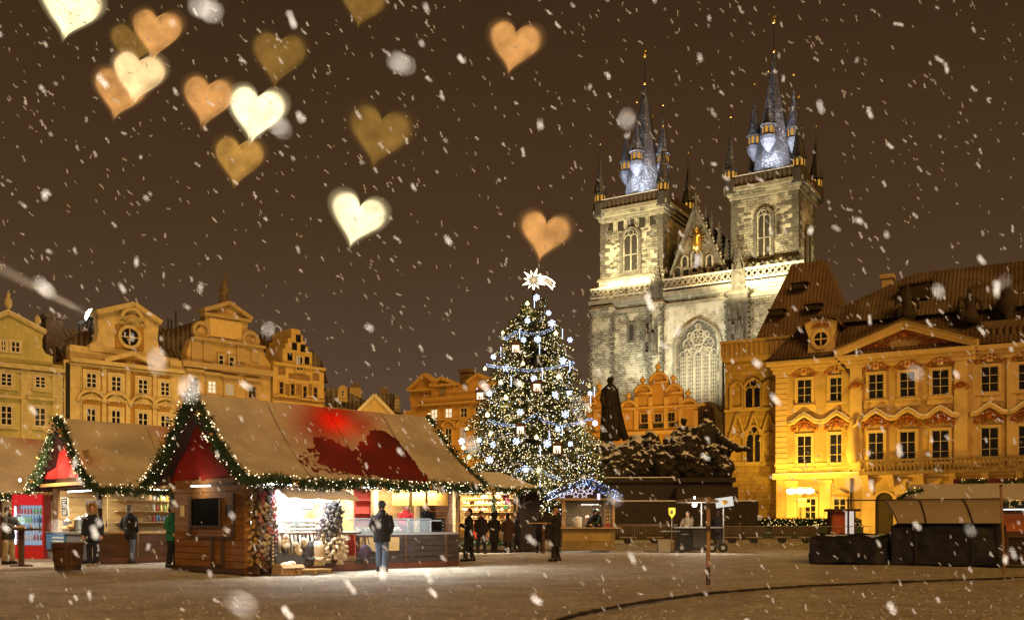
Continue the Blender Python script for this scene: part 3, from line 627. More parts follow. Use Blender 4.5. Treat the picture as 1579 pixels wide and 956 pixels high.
def church():
    F = CH; t = thing('gothic_church', 'floodlit twin-towered Gothic church with dark spires and gabled front', 'church', F.loc(), F.rz)
    stone = MBRICK('church_masonry', (.36, .33, .245), (.17, .155, .12), (.07, .065, .05), 1.0, .40, .035, plaster=(.50, .46, .34), pl_amt=.515, bump=.9)
    pale = MBRICK('church_limewash', (.50, .465, .36), (.36, .33, .25), (.20, .18, .14), 1.2, .45, .025, plaster=(.62, .58, .46), pl_amt=.48, bump=.5)
    dark = M('black_sandstone', (.10, .088, .068), .95, .5, 1.2, .5, 5); mid = M('grey_sandstone', (.27, .24, .18), .95, .35, 1.0, .4, 5)
    slate = MSLATE(); lead = M('parapet_slate', (.05, .042, .036), .7, .4, 2)
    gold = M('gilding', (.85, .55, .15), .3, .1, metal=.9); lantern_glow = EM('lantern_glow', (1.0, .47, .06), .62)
    void = M('dark_void', (.03, .024, .017), .9, .3)
    qs = [MB().box(-.5, .5, -.5, .5, -.5, .5).mesh('quoin') for _ in range(1)][0]; qs.materials.append(dark)
    def gothic_window(parent, x0, x1, z0, zs, y, n_lights=2, depth=.9):
        pts = arch(x0, x1, z0, zs, 1.25, 12)
        w = ob('window_surround', MB().ring(grow(pts, .75), grow(pts, .25), y-.35, y+.05), dark, parent)
        ob('reveal', MB().ring(grow(pts, .25), pts, y-.18, y+.05), stone, w)
        ob('opening', MB().prism(pts, y-.06, y-.02), void, w)
        b = MB(); top = max(p[1] for p in pts)
        for k in range(1, n_lights): x = x0+(x1-x0)*k/n_lights; b.box(x-.12, x+.12, y-.14, y-.05, z0, zs+.4)
        for k in range(n_lights):
            a = x0+(x1-x0)*k/n_lights; c = x0+(x1-x0)*(k+1)/n_lights; r_ = (c-a)/2
            b.tube([((a+c)/2+r_*math.cos(PI*i/8), y-.1, zs-.4+1.2*r_*math.sin(PI*i/8)) for i in range(9)], .1, 4)
        r0 = (x1-x0)*.2; b.tube([((x0+x1)/2+r0*math.cos(2*PI*i/12), y-.1, zs+r0*1.5+r0*math.sin(2*PI*i/12)) for i in range(13)], .1, 4)
        b.box(x0, x1, y-.14, y-.05, z0+(zs-z0)*.45, z0+(zs-z0)*.45+.15)
        ob('tracery', b, mid, w); return w
    def tower(name, l, r_, ledge, cornice, wl, wr, wt, wb, frieze):
        """l, r_: pixel columns of the front; ledge, cornice: pixel rows at the left edge"""
        x0, x1 = F.x(l), F.x(r_); w = x1-x0; c = (x0+x1)/2; dep = w
        zl, zc = F.z(l, ledge), F.z(l, cornice)
        tw = ob(name, MB().box(x0, x1, 0, dep, zl, zc), stone, t)
        ob('tower_foot', MB().box(x0-.25, x1+.25, -.25, dep, 0, zl-.25), pale, tw)
        ob('ledge', MB().prismx([(-.55, zl-.5), (-.55, zl-.25), (0, zl+.25), (dep, zl+.25), (dep, zl-.5)], x0-.5, x1+.5), mid, tw)
        # quoins
        z = zl+.3; k = 0
        while z < zc-2.2:
            a = (1.9, 1.1)[k % 2]*random.uniform(.85, 1.15); b_ = (1.1, 1.9)[k % 2]*random.uniform(.85, 1.15); hgt = .72
            ob('quoin', qs, None, tw, loc=(x0+a/2-.08, b_/2-.08, z+hgt/2), scale=(a, b_, hgt-.05)); ob('quoin', qs, None, tw, loc=(x1-a/2+.08, b_/2-.08, z+hgt/2), scale=(a, b_, hgt-.05))
            ob('quoin', qs, None, tw, loc=(x1-b_/2+.08, dep-a/2, z+hgt/2), scale=(b_, a, hgt-.05))
            z += hgt; k += 1
        # stray dark blocks
        for _ in range(46):
            xx = random.uniform(x0+1.5, x1-1.5); zz = zl+1+random.random()*(zc-zl-4); ob('stone', qs, None, tw, loc=(xx, .02, zz), scale=(random.uniform(.5, 1.3), .14, .34))
        # cornice in steps, then the slate parapet
        for i, (o_, h0, h1) in enumerate(((.3, -1.5, -.9), (.6, -.9, -.3), (1.0, -.3, .35))):
            ob('cornice', MB().box(x0-o_, x1+o_, -o_, dep+o_, zc+h0, zc+h1), mid if i != 1 else stone, tw)
        if frieze:
            for k in range(5):
                xx = x0+w*(k+.9)/5.8; ob('frieze_niche', MB().prism(rect(xx-.55, xx+.55, zc-3.6, zc-1.9), -.03, .02), void, tw)
            for k in range(4): xx = x0+w*(k+1.4)/5.8; ob('frieze_pier', MB().box(xx-.25, xx+.25, -.18, .02, zc-3.7, zc-1.7), stone, tw)
        pz = zc+.35; p = MB(); p.box(x0-.7, x1+.7, -.7, -.2, pz, pz+1.7); p.box(x0-.7, x1+.7, dep+.2, dep+.7, pz, pz+1.7); p.box(x1+.2, x1+.7, -.2, dep+.2, pz, pz+1.7); p.box(x0-.7, x0-.2, -.2, dep+.2, pz, pz+1.7)
        ob('parapet', p, lead, tw)
        pr = MB(); n = 14
        for k in range(n): xx = x0+w*(k+.5)/n; pr.box(xx-.25, xx+.25, -.82, -.7, pz+.2, pz+1.5)
        for k in range(n): yy = dep*(k+.5)/n; pr.box(x1+.7, x1+.82, yy-.25, yy+.25, pz+.2, pz+1.5)
        ob('parapet_panels', pr, M('parapet_brown', (.09, .06, .04), .9, .3), tw)
        ob('parapet_snow', MB().box(x0-.75, x1+.75, -.75, -.15, pz+1.7, pz+1.82), MAT['snow'], tw)
        ob('tower_deck', MB().box(x0-.2, x1+.2, -.2, dep+.2, pz, pz+.6), lead, tw)
        # main spire: tall eight-sided, flared at the foot
        cy_ = dep/2; H = 23.2; s = MB(); s.lathe([(w*.37, pz+.6), (w*.31, pz+3), (w*.27, pz+6), (w*.2, pz+10.5), (w*.115, pz+16), (w*.045, pz+21), (.12, pz+H)], c, cy_, 8, PI/8)
        sp = ob('main_spire', s, slate, tw)
        f = MB(); f.tube([(c, cy_, pz+H-.3), (c, cy_, pz+H+5)], [.1, .05], 6); ob('spire_pole', f, MAT['dark_metal'], sp)
        g = MB(); g.ball((c, cy_, pz+H+5.1), .36, 8, 6); g.ball((c, cy_, pz+H+.2), .28, 8, 6); g.bar((c-.4, cy_, pz+H+5.9), (c+.4, cy_, pz+H+5.9), .1); g.bar((c, cy_, pz+H+5.3), (c, cy_, pz+H+6.4), .1); ob('gilded_ball', g, gold, sp, True)
        def turret(xx, yy, zb, s_, hcone, corbel):
            b = MB()
            if corbel: b.lathe([(.25*s_, zb-2.3*s_), (.9*s_, zb-1.3*s_), (1.22*s_, zb-.6*s_), (1.22*s_, zb)], xx, yy, 8, PI/8)
            else: b.lathe([(1.2*s_, zb-2.2*s_), (1.25*s_, zb)], xx, yy, 8, PI/8)
            tr = ob('turret', b, lead if not corbel else M('turret_base', (.06, .06, .07), .7, .5), tw)
            l_ = MB(); l_.lathe([(.95*s_, zb), (.95*s_, zb+1.7*s_)], xx, yy, 8, PI/8); ob('turret_lantern', l_, lead, tr)
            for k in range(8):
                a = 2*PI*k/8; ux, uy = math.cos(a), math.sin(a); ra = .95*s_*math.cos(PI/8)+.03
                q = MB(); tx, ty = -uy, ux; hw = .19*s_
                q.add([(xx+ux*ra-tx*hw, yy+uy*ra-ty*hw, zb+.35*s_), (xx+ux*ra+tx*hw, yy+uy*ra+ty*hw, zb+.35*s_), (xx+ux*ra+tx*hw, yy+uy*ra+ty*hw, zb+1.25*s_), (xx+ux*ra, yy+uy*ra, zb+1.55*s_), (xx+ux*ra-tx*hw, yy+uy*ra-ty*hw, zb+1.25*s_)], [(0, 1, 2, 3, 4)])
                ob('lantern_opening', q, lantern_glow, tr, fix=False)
            cn = MB(); cn.lathe([(1.3*s_, zb+1.65*s_), (1.15*s_, zb+1.9*s_), (.62*s_, zb+1.7*s_+hcone*.4), (.08, zb+1.7*s_+hcone)], xx, yy, 8, PI/8); ob('turret_cone', cn, slate, tr)
            f_ = MB(); zt = zb+1.7*s_+hcone; f_.tube([(xx, yy, zt-.2), (xx, yy, zt+2.4*s_)], [.07, .05], 5); ob('turret_pole', f_, MAT['dark_metal'], tr)
            g_ = MB(); g_.ball((xx, yy, zt+2.4*s_), .2, 7, 5); ob('turret_ball', g_, gold, tr, True)
        rm = w*.30
        for ax, ay in ((0, -1), (1, 0), (-1, 0), (0, 1)): turret(c+ax*rm, cy_+ay*rm, pz+8.3, 1.05, 6.2, True)
        for ax, ay in ((-1, -1), (1, -1), (1, 1), (-1, 1)): turret(c+ax*(w/2+.1), cy_+ay*(w/2+.1), pz+1.3, 1.0, 7.2 if ax*ay < 0 else 6.4, False)
        m = (wl+wr)/2; gothic_window(tw, F.x(wl), F.x(wr), F.z(m, wb), F.z(m, wt)-(F.x(wr)-F.x(wl))*.6, 0.0)
        # window on the right flank
        fr = MB(); 
        pts = [(a-x0, b_) for a, b_ in arch(c-1.0, c+1.0, zl+1.0, zc-7, 1.25, 12)]
        side = MB(); n = len(pts)
        side.v = [(x1+.06, a, b_) for a, b_ in pts]; side.f = [tuple(range(n))]; ob('opening', side, void, tw, fix=False)
        rg = MB().ring(grow(pts, .7), pts, -.3, .05); rg.v = [(x1-y, x, z) for x, y, z in rg.v]; ob('window_surround', rg, dark, tw)
        ob('tracery', MB().box(x1+.07, x1+.2, w/2-.12, w/2+.12, zl+1, zc-6), mid, tw)
        # floods on the ledge gallery and for the spire
        for xx in (x0+w*.25, x0+w*.75):
            p0 = F.world(xx, -8.5, zl-2.4); lamp('church_flood', 'SPOT', p0, 11500, (1.0, .86, .50), F.world(xx, 0, zl+6.5), .3, 120, .7)
        for ax, ay, e_ in ((-.75, -1.2, 1.0), (.75, -1.2, 1.2), (.3, -1.2, .9)):
            p0 = F.world(c+ax*w/2, cy_+ay*w/2*.95, pz+1.9); lamp('spire_flood', 'SPOT', p0, 12500*e_, (.82, .88, 1.0), F.world(c+ax*.25*w/2, cy_-w*.2, pz+7.5), .25, 75, .7)
        p0 = F.world(x1+6, w/2, zl-2.5); lamp('flank_flood', 'SPOT', p0, 2600, (.95, 1.0, .62), F.world(x1, w/2, zl+6), .3, 100, .7)
        return tw, x0, x1, zl, zc
    TL = tower('left_tower', 926.5, 1022, 432, 330, 963.5, 983, 352, 417, True); TL[0].name = 'tower'
    TR = tower('right_tower', 1128, 1231, 443, 296, 1170, 1187, 322, 396, False); TR[0].name = 'tower'
    # bay window slit on the right tower
    ob('bay_slot', MB().prism(rect(F.x(1197), F.x(1205), F.z(1201, 362), F.z(1201, 333)), -.25, .02), dark, t); ob('slot_void', MB().prism(rect(F.x(1198.5), F.x(1203.5), F.z(1201, 361), F.z(1201, 342)), -.29, -.25), void, t)
    # ---- lower front
    yl = -2.2
    lw = [(911, 472), (1008, 461), (1124, 447), (1235, 430)]
    q = F.poly(lw, yl); 
    ob('lower_front', MB().prism([(q[0][0], -.2)]+q+[(q[-1][0], -.2)], yl, 3.0), stone, t)
    # pale centre field round the great window
    ob('centre_field', MB().prism(F.poly([(1024, 640), (1024, 474), (1120, 461), (1120, 640)], yl-.15), yl-.15, yl), pale, t)
    ob('left_field', MB().prism(F.poly([(946, 640), (946, 486), (1000, 480), (1000, 640)], yl-.1), yl-.1, yl), stone, t)
    cb = MB()
    for top, hh, pr in ((470, 3, .9), (474, 3, .5), (486, 2.5, .35)):
        a = F.h(911, top, yl); c_ = F.h(1235, top-42, yl); cb.add(*_bar(a, c_, yl, pr, hh*.115))
    ob('string_course', cb, mid, t)
    # ---- balustrade with pierced crosses
    bt = [(911, 460), (1235, 416)]; a = F.h(911, 459, yl-.6); c_ = F.h(1240, 414, yl-.6); bb = MB(); ang = (c_[1]-a[1])/(c_[0]-a[0])
    zb = (a[1]+c_[1])/2-.2; rail = ob('balustrade', MB().box(a[0], c_[0], yl-.85, yl-.45, zb+1.25, zb+1.55).box(a[0], c_[0], yl-.85, yl-.45, zb-.25, zb), M('balustrade_stone', (.50, .46, .35), .9, .3), t)
    n = 38; cross = MB(); wx = (c_[0]-a[0])/n
    cross.bar((-wx/2, 0, 0), (wx/2, 0, 1.25), .2, .2); cross.bar((-wx/2, 0.02, 1.25), (wx/2, 0.02, 0), .2, .2); cm = cross.mesh('balustrade_cross'); cm.materials.append(mid)
    for k in range(n): ob('balustrade_cross', cm, None, rail, loc=(a[0]+wx*(k+.5), yl-.65, zb))
    # ---- buttresses
    for l, r_, tp, pin in ((911, 944, 472, None), (1002, 1021, 462, 389), (1122, 1153, 445, 392), (1228, 1262, 432, None)):
        x0, x1 = F.x(l, yl-1.2), F.x(r_, yl-1.2); z = F.z((l+r_)/2, tp, yl-1.2)
        bu = ob('buttress', MB().box(x0, x1, yl-1.2, yl+.2, -.2, z).box(x0-.25, x1+.25, yl-1.45, yl+.2, z-1.0, z-.4), stone if l != 1122 else dark, t)
        zz = 3; k = 0
        while zz < z-1.5:
            for xx in (x0, x1):
                wd = random.uniform(.5, 1.2); ob('quoin', qs, None, bu, loc=(xx, yl-1.2, zz), scale=(wd, .16, .55))
            zz += .8
        if pin:
            xm, zt = (x0+x1)/2, F.z((l+r_)/2, pin, yl)
            b = MB(); b.box(xm-.75, xm+.75, yl-1.0, yl+.4, z, z+3.2); ob('pinnacle', b, dark, bu); 
            s = MB(); s.lathe([(.8, z+3.2), (.3, (z+3.2+zt)/2), (.06, zt)], xm, yl-.3, 4, PI/4)
            for k in range(8):
                f = k/8; zq = z+3.4+(zt-z-3.4)*f; r2 = .8*(1-f)+.1
                for a_ in range(4): s.ball((xm+r2*math.cos(a_*PI/2), yl-.3+r2*math.sin(a_*PI/2), zq), .14, 5, 4)
            s.ball((xm, yl-.3, zt), .22, 6, 5); ob('pinnacle_spirelet', s, dark, bu)
            for dx in (-.9, .9):
                s = MB(); s.box(xm+dx-.22, xm+dx+.22, yl-1.1, yl-.7, z, z+2); s.lathe([(.3, z+2), (.04, z+4.2)], xm+dx, yl-.9, 4, PI/4); ob('pinnacle_side', s, dark, bu)
    # canopied niches on the buttresses
    for px, t0, b0 in ((1003, 490, 543), (1136, 475, 524)):
        x, zt = F.h(px, t0, yl-1.5); zb2 = F.z(px, b0, yl-1.5); b = MB()
        for dx in (-1.0, 0, 1.0):
            b.box(x+dx-.18, x+dx+.18, yl-1.9, yl-1.2, zb2, zt-2); b.lathe([(.3, zt-2.2), (.04, zt+(0.6 if dx == 0 else -.4))], x+dx, yl-1.55, 4, PI/4)
        b.box(x-1.2, x+1.2, yl-2.0, yl-1.2, zb2-.6, zb2); b.box(x-1.1, x+1.1, yl-1.9, yl-1.2, zt-4, zt-2.6)
        b.lathe([(.35, zb2), (.5, zb2+1.4), (.25, zb2+2.6), (.3, zb2+2.9), (.1, zb2+3.3)], x+.4, yl-1.6, 8); ob('canopied_niche', b, dark, t)
    # ---- great west window
    x0, x1 = F.x(1049, yl), F.x(1107, yl); zs, z0 = F.z(1078, 533, yl), F.z(1078, 650, yl); yw = yl-.2
    pts = arch(x0, x1, z0, zs, 1.28, 16)
    gw = ob('great_window', MB().ring(grow(pts, .9), grow(pts, .45), yw-.5, yw+.1), mid, t); ob('window_moulding', MB().ring(grow(pts, .45), pts, yw-.25, yw+.1), stone, gw)
    ob('window_ground', MB().prism(pts, yw-.02, yw+.04), M('window_lead', (.12, .11, .09), .8, .3), gw)
    tr = M('pale_tracery', (.40, .36, .27), .9, .25); nl = 5; ztr = F.z(1078, 545, yl)
    for k in range(nl):
        a_, b_ = x0+(x1-x0)*k/nl, x0+(x1-x0)*(k+1)/nl; xm = (a_+b_)/2; rr = (b_-a_)/2
        m = MB(); m.box(b_-.13, b_+.13, yw-.18, yw, z0, ztr) if k < nl-1 else None
        m.tube([(xm+rr*math.cos(PI*i/8), yw-.1, ztr-.3+1.3*rr*math.sin(PI*i/8)) for i in range(9)], .11, 4); ob('mullion', m, tr, gw)
        la = MB(); z = z0+.2; 
        while z < ztr-.5:
            for j in range(4): xx = a_+.2+(b_-a_-.4)*j/3; la.box(xx-.05, xx+.05, yw-.07, yw, z, z+.52)
            la.box(a_+.1, b_-.1, yw-.065, yw, z+.5, z+.62); z += .62
        ob('light_lattice', la, tr, gw)
    ro = MB(); xm = (x0+x1)/2; W2 = (x1-x0)
    def circ(cx, cz, r_, th=.12): ro.tube([(cx+r_*math.cos(2*PI*i/16), yw-.12, cz+r_*math.sin(2*PI*i/16)) for i in range(17)], th, 4)
    zc2 = zs+W2*.22; circ(xm, zc2, W2*.2); 
    for k in range(6): circ(xm+W2*.1*math.cos(k*PI/3), zc2+W2*.1*math.sin(k*PI/3), W2*.09, .08)
    for sx_, sz_, r_ in ((-.26, .0, .15), (.26, .0, .15), (-.27, -.2, .1), (.27, -.2, .1), (0, -.1, .1), (-.13, -.18, .1), (.13, -.18, .1), (-.2, .22, .09), (.2, .22, .09), (0, .44, .07)):
        circ(xm+W2*sx_, zs+W2*sz_+.3, W2*r_, .1)
        for k in range(3): circ(xm+W2*sx_+W2*r_*.45*math.cos(k*2.1+.5), zs+W2*sz_+.3+W2*r_*.45*math.sin(k*2.1+.5), W2*r_*.42, .06)
    ob('rose_tracery', ro, tr, gw)
    # slit window in the left field, arched stair window on the right
    x, z = F.h(974.5, 512, yl); s = MB(); s.ring(arch(x-.75, x+.75, z-1.7, z+1), arch(x-.4, x+.4, z-1.4, z+.9), yl-.3, yl); ob('slit_window', s, dark, t); ob('slit_void', MB().prism(arch(x-.4, x+.4, z-1.4, z+.9), yl-.14, yl-.1), void, t)
    x, z = F.h(1185, 434, -.3); s = MB(); s.ring(arch(x-1.0, x+1.0, z-1.5, z), arch(x-.65, x+.65, z-1.5, z), -.55, -.2); ob('gallery_arch', s, pale, t)
    # ---- gable between the towers
    yg = -.6; gp = F.poly([(1029, 446), (1073, 322), (1126, 434)], yg); gb = ob('gable', MB().prism(gp, yg, yg+1.2), M('gable_stone', (.13, .105, .07), .95, .5, 1.1, .5, 4), t)
    cp = MB(); 
    for a_, c_ in zip(gp, gp[1:]): cp.bar((a_[0], yg, a_[1]+.2), (c_[0], yg, c_[1]+.2), 1.2, .45)
    ob('gable_coping', cp, dark, gb)
    ap = gp[1]
    for f in np.linspace(.08, .92, 9):
        for a_, c_ in ((gp[0], gp[1]), (gp[2], gp[1])): b = MB(); b.lathe([(.24, 0), (.36, .3), (.1, .55), (.22, .8), (.02, 1.1)], 0, 0, 6); ob('crocket', b, mid, gb, loc=(a_[0]+(c_[0]-a_[0])*f, yg, a_[1]+(c_[1]-a_[1])*f+.35))
    b = MB(); b.tube([(ap[0], yg, ap[1]), (ap[0], yg, ap[1]+2.6)], [.3, .1], 6); b.bar((ap[0]-.6, yg, ap[1]+2), (ap[0]+.6, yg, ap[1]+2), .2); ob('gable_finial', b, dark, gb)
    # niches and blind arcades
    def niche(l, r_, a_, b_, nm='blind_arch'):
        p = arch(F.x(l, yg), F.x(r_, yg), F.z((l+r_)/2, b_, yg), F.z((l+r_)/2, a_, yg), 1.2, 8); ob(nm, MB().ring(grow(p, .28), p, yg-.3, yg), mid, gb); ob('arch_field', MB().prism(p, yg-.06, yg-.02), void, gb)
    for l in (1041, 1054, 1067, 1081, 1094, 1107): niche(l, l+9, 418, 438)
    niche(1068, 1081, 394, 420, 'niche'); niche(1053, 1060, 400, 414); niche(1091, 1098, 398, 412)
    x, z = F.h(1074, 370, yg-.4); m = MB(); m.lathe([(.55, z-1.9), (.75, z-.9), (.5, z+.3), (.42, z+.9), (.2, z+1.05), (.33, z+1.4), (.3, z+1.7), (.36, z+1.8), (.05, z+2.2)], x, yg-.5, 10); m.ball((x+.5, yg-.7, z+.6), .3, 7, 6)
    st = ob('gilded_madonna', m, gold, gb, True); b = MB()
    for k in range(20):
        a_ = 2*PI*k/20; rr = 2.1 if k % 2 else 1.6; b.bar((x, yg-.08, z), (x+rr*math.cos(a_)*.75, yg-.08, z+rr*math.sin(a_)*1.15), .3, .08)
    ob('gilded_rays', b, gold, st)
    # pinnacles behind and beside the gable
    for px, tp, bt_, yy in ((1097, 325, 440, 2), (1109, 340, 440, 1.5), (1121, 362, 440, 1), (1136, 372, 446, -1.6), (1048, 352, 430, 2), (1089, 318, 400, 4)):
        x, zt = F.h(px, tp, yy); z0_ = F.z(px, bt_, yy); hh = zt-z0_; b = MB(); b.box(x-.5, x+.5, yy-.5, yy+.5, z0_, z0_+hh*.5); b.box(x-.65, x+.65, yy-.65, yy+.65, z0_+hh*.45, z0_+hh*.52)
        b.lathe([(.62, z0_+hh*.52), (.25, z0_+hh*.8), (.05, zt)], x, yy, 4, PI/4)
        for k in range(6): zz = z0_+hh*(.55+.07*k); r2 = .55*(1-k/7); b.ball((x-r2, yy, zz), .15, 5, 4); b.ball((x+r2, yy, zz), .15, 5, 4)
        ob('pinnacle', b, dark, t)
    # nave roof behind
    z = F.z(1075, 440, 3); ob('nave_roof', MB().prism([(TL[2], z-2), (TR[1], z-2), ((TL[2]+TR[1])/2, z+11)], 2.5, 40), lead, t); ob('nave_wall', MB().box(TL[1], TR[2], 13, 45, 0, z-2), stone, t)
    ob('gable_parapet', MB().box(TL[2]-.5, TR[1]+.5, -1.2, .2, z-1, z+.6), mid, t)
    # white floods from the roofs in front of the church
    for px, py, aimy, e_, c_ in ((955, 600, 520, 14000, (1.0, .96, .76)), (1075, 655, 480, 19000, (1.0, .94, .70)), (1030, 640, 500, 13000, (1.0, .95, .72)), (1150, 560, 470, 9000, (1.0, .95, .72))):
        xx, zz = F.h(px, py, -16); ax, az = F.h(px, aimy, yl)
        lamp('church_flood', 'SPOT', F.world(xx, -16, max(zz, 4)), e_, c_, F.world(ax, yl, az), .4, 80, .8)
    # gable glow (warm)
    xg, zg = F.h(1075, 440, -3.6); lamp('gable_flood', 'SPOT', F.world(xg, -6.5, zg-.5), 900, (1.0, .72, .35), F.world(xg, 0, zg+7), .2, 110, .7)
def _bar(a, c, y, pr, hh):
    return ([(a[0], y-pr, a[1]-hh), (c[0], y-pr, (a[1]+c[1])/2*0+a[1]-hh), (c[0], y+.1, a[1]-hh), (a[0], y+.1, a[1]-hh), (a[0], y-pr, a[1]+hh), (c[0], y-pr, a[1]+hh), (c[0], y+.1, a[1]+hh), (a[0], y+.1, a[1]+hh)],
            [(0,3,2,1),(4,5,6,7),(0,1,5,4),(1,2,6,5),(2,3,7,6),(3,0,4,7)])
church()

# ================================================================== medieval stone house with steep hipped roof
def stone_house():
    F = Frame(1118, 121, -29); t = thing('stone_house', 'Gothic stone tower house with steep brown hipped roof beside the palace', 'building', F.loc(), F.rz)
    wall = MBRICK('ochre_ashlar', (.46, .31, .11), (.40, .26, .09), (.26, .17, .06), 1.1, .5, .02, bump=.2); trim = M('ashlar_trim', (.46, .32, .13), .9, .15)
    zt = F.z(1118, 552); x1 = F.x(1226)
    ob('wall', MB().box(0, x1, 0, 14, -.2, zt), wall, t)
    b = MB(); zb = zt; zh = F.z(1118, 531); ob('attic', MB().box(-.35, x1+.3, -.35, 14.3, zb, zh), M('copper_panels', (.36, .24, .10), .7, .2), t)
    n = 15
    for k in range(n+1): x = -.35+(x1+.6)*k/n; block('attic_seam', x-.06, x+.06, -.46, -.35, zb, zh, trim, t)
    block('attic_cap', -.5, x1+.4, -.55, .3, zh, zh+.3, trim, t); block('cornice', -.3, x1, -.3, .02, zb-.6, zb, trim, t)
    r = MTILE('steep_roof_tiles', (.15, .09, .05), .45, (.21, .14, .085), snow=.25)
    a, bq = F.h(1221, 408, 5.5), F.h(1271, 401, 5.5); x0r, xr = F.x(1161, 0.3), F.x(1310, .3); zr = zh-.2
    v = [(x0r, .3, zr), (xr, .3, zr), (xr, 13.5, zr), (x0r, 13.5, zr), (a[0], 5.5, a[1]), (bq[0], 5.5, bq[1]), (bq[0], 8.5, bq[1]), (a[0], 8.5, a[1])]
    ob('roof', MB().add(v, [(0, 1, 5, 4), (1, 2, 6, 5), (2, 3, 7, 6), (3, 0, 4, 7), (4, 5, 6, 7)]), r, t)
    for px, py in ((1235, 447), (1200, 488), (1256, 480)):
        f = (py-408)/(522-408); y = 5.5*(1-f)+.3*f; x, z = F.h(px, py, y); b = MB(); b.prism([(x-.9, z), (x+.9, z), (x+.7, z+.7), (x-.7, z+.7)], y-1.0, y+1.5); ob('roof_dormer', b, M('dormer_dark_brown', (.04, .03, .02)), t)  # dormer bodies in dark brown
        ob('dormer_cap', MB().prism([(x-1.1, z+.7), (x+1.1, z+.7), (x, z+1.1)], y-1.2, y+1.5), r, t)
    ob('belt', MB().box(-.15, x1, -.25, .02, F.z(1118, 634)-.15, F.z(1118, 634)+.15).box(-.15, x1, -.25, .02, F.z(1118, 717)-.15, F.z(1118, 717)+.15), trim, t)
    def gw(px, a_, b_, hw, blind):
        x = F.x(px); p = arch(x-hw, x+hw, F.z(px, b_), F.z(px, a_)-hw, 1.35, 12)
        w = ob('niche' if blind else 'gothic_window', MB().ring(grow(p, .3), p, -.28, .02), trim, t); ob('field', MB().prism(p, -.05, -.01), wall if blind else MAT['glass'], w)
        if not blind:
            m = MB(); zz = F.z(px, a_)-hw; m.box(x-.1, x+.1, -.14, -.04, F.z(px, b_), zz); r_ = hw/2
            for s in (-1, 1): m.tube([(x+s*r_+r_*math.cos(PI*i/8), -.1, zz-.2+r_*math.sin(PI*i/8)) for i in range(9)], .08, 4)
            m.tube([(x+.45*math.cos(2*PI*i/12), -.1, zz+.75+.45*math.sin(2*PI*i/12)) for i in range(13)], .08, 4); ob('tracery', m, trim, w)
    gw(1162, 588, 628, .95, False); gw(1137, 592, 628, .6, True); gw(1186, 590, 628, .75, True)
    gw(1163, 660, 712, .95, False); gw(1138, 672, 712, .65, True); gw(1186, 670, 712, .75, True)
    # pointed wimpergs over the lower windows
    b = MB()
    for px in (1138, 1163, 1186):
        x = F.x(px); z = F.z(px, 680); b.bar((x-1.1, -.2, z), (x, -.2, z+3.4), .25, .25); b.bar((x+1.1, -.2, z), (x, -.2, z+3.4), .25, .25)
    ob('wimperg', b, trim, t)
    ob('gutter_pipe', MB().tube([(-.1, -.2, 0), (-.1, -.2, zt)], .1, 6), MAT['dark_metal'], t)
stone_house()
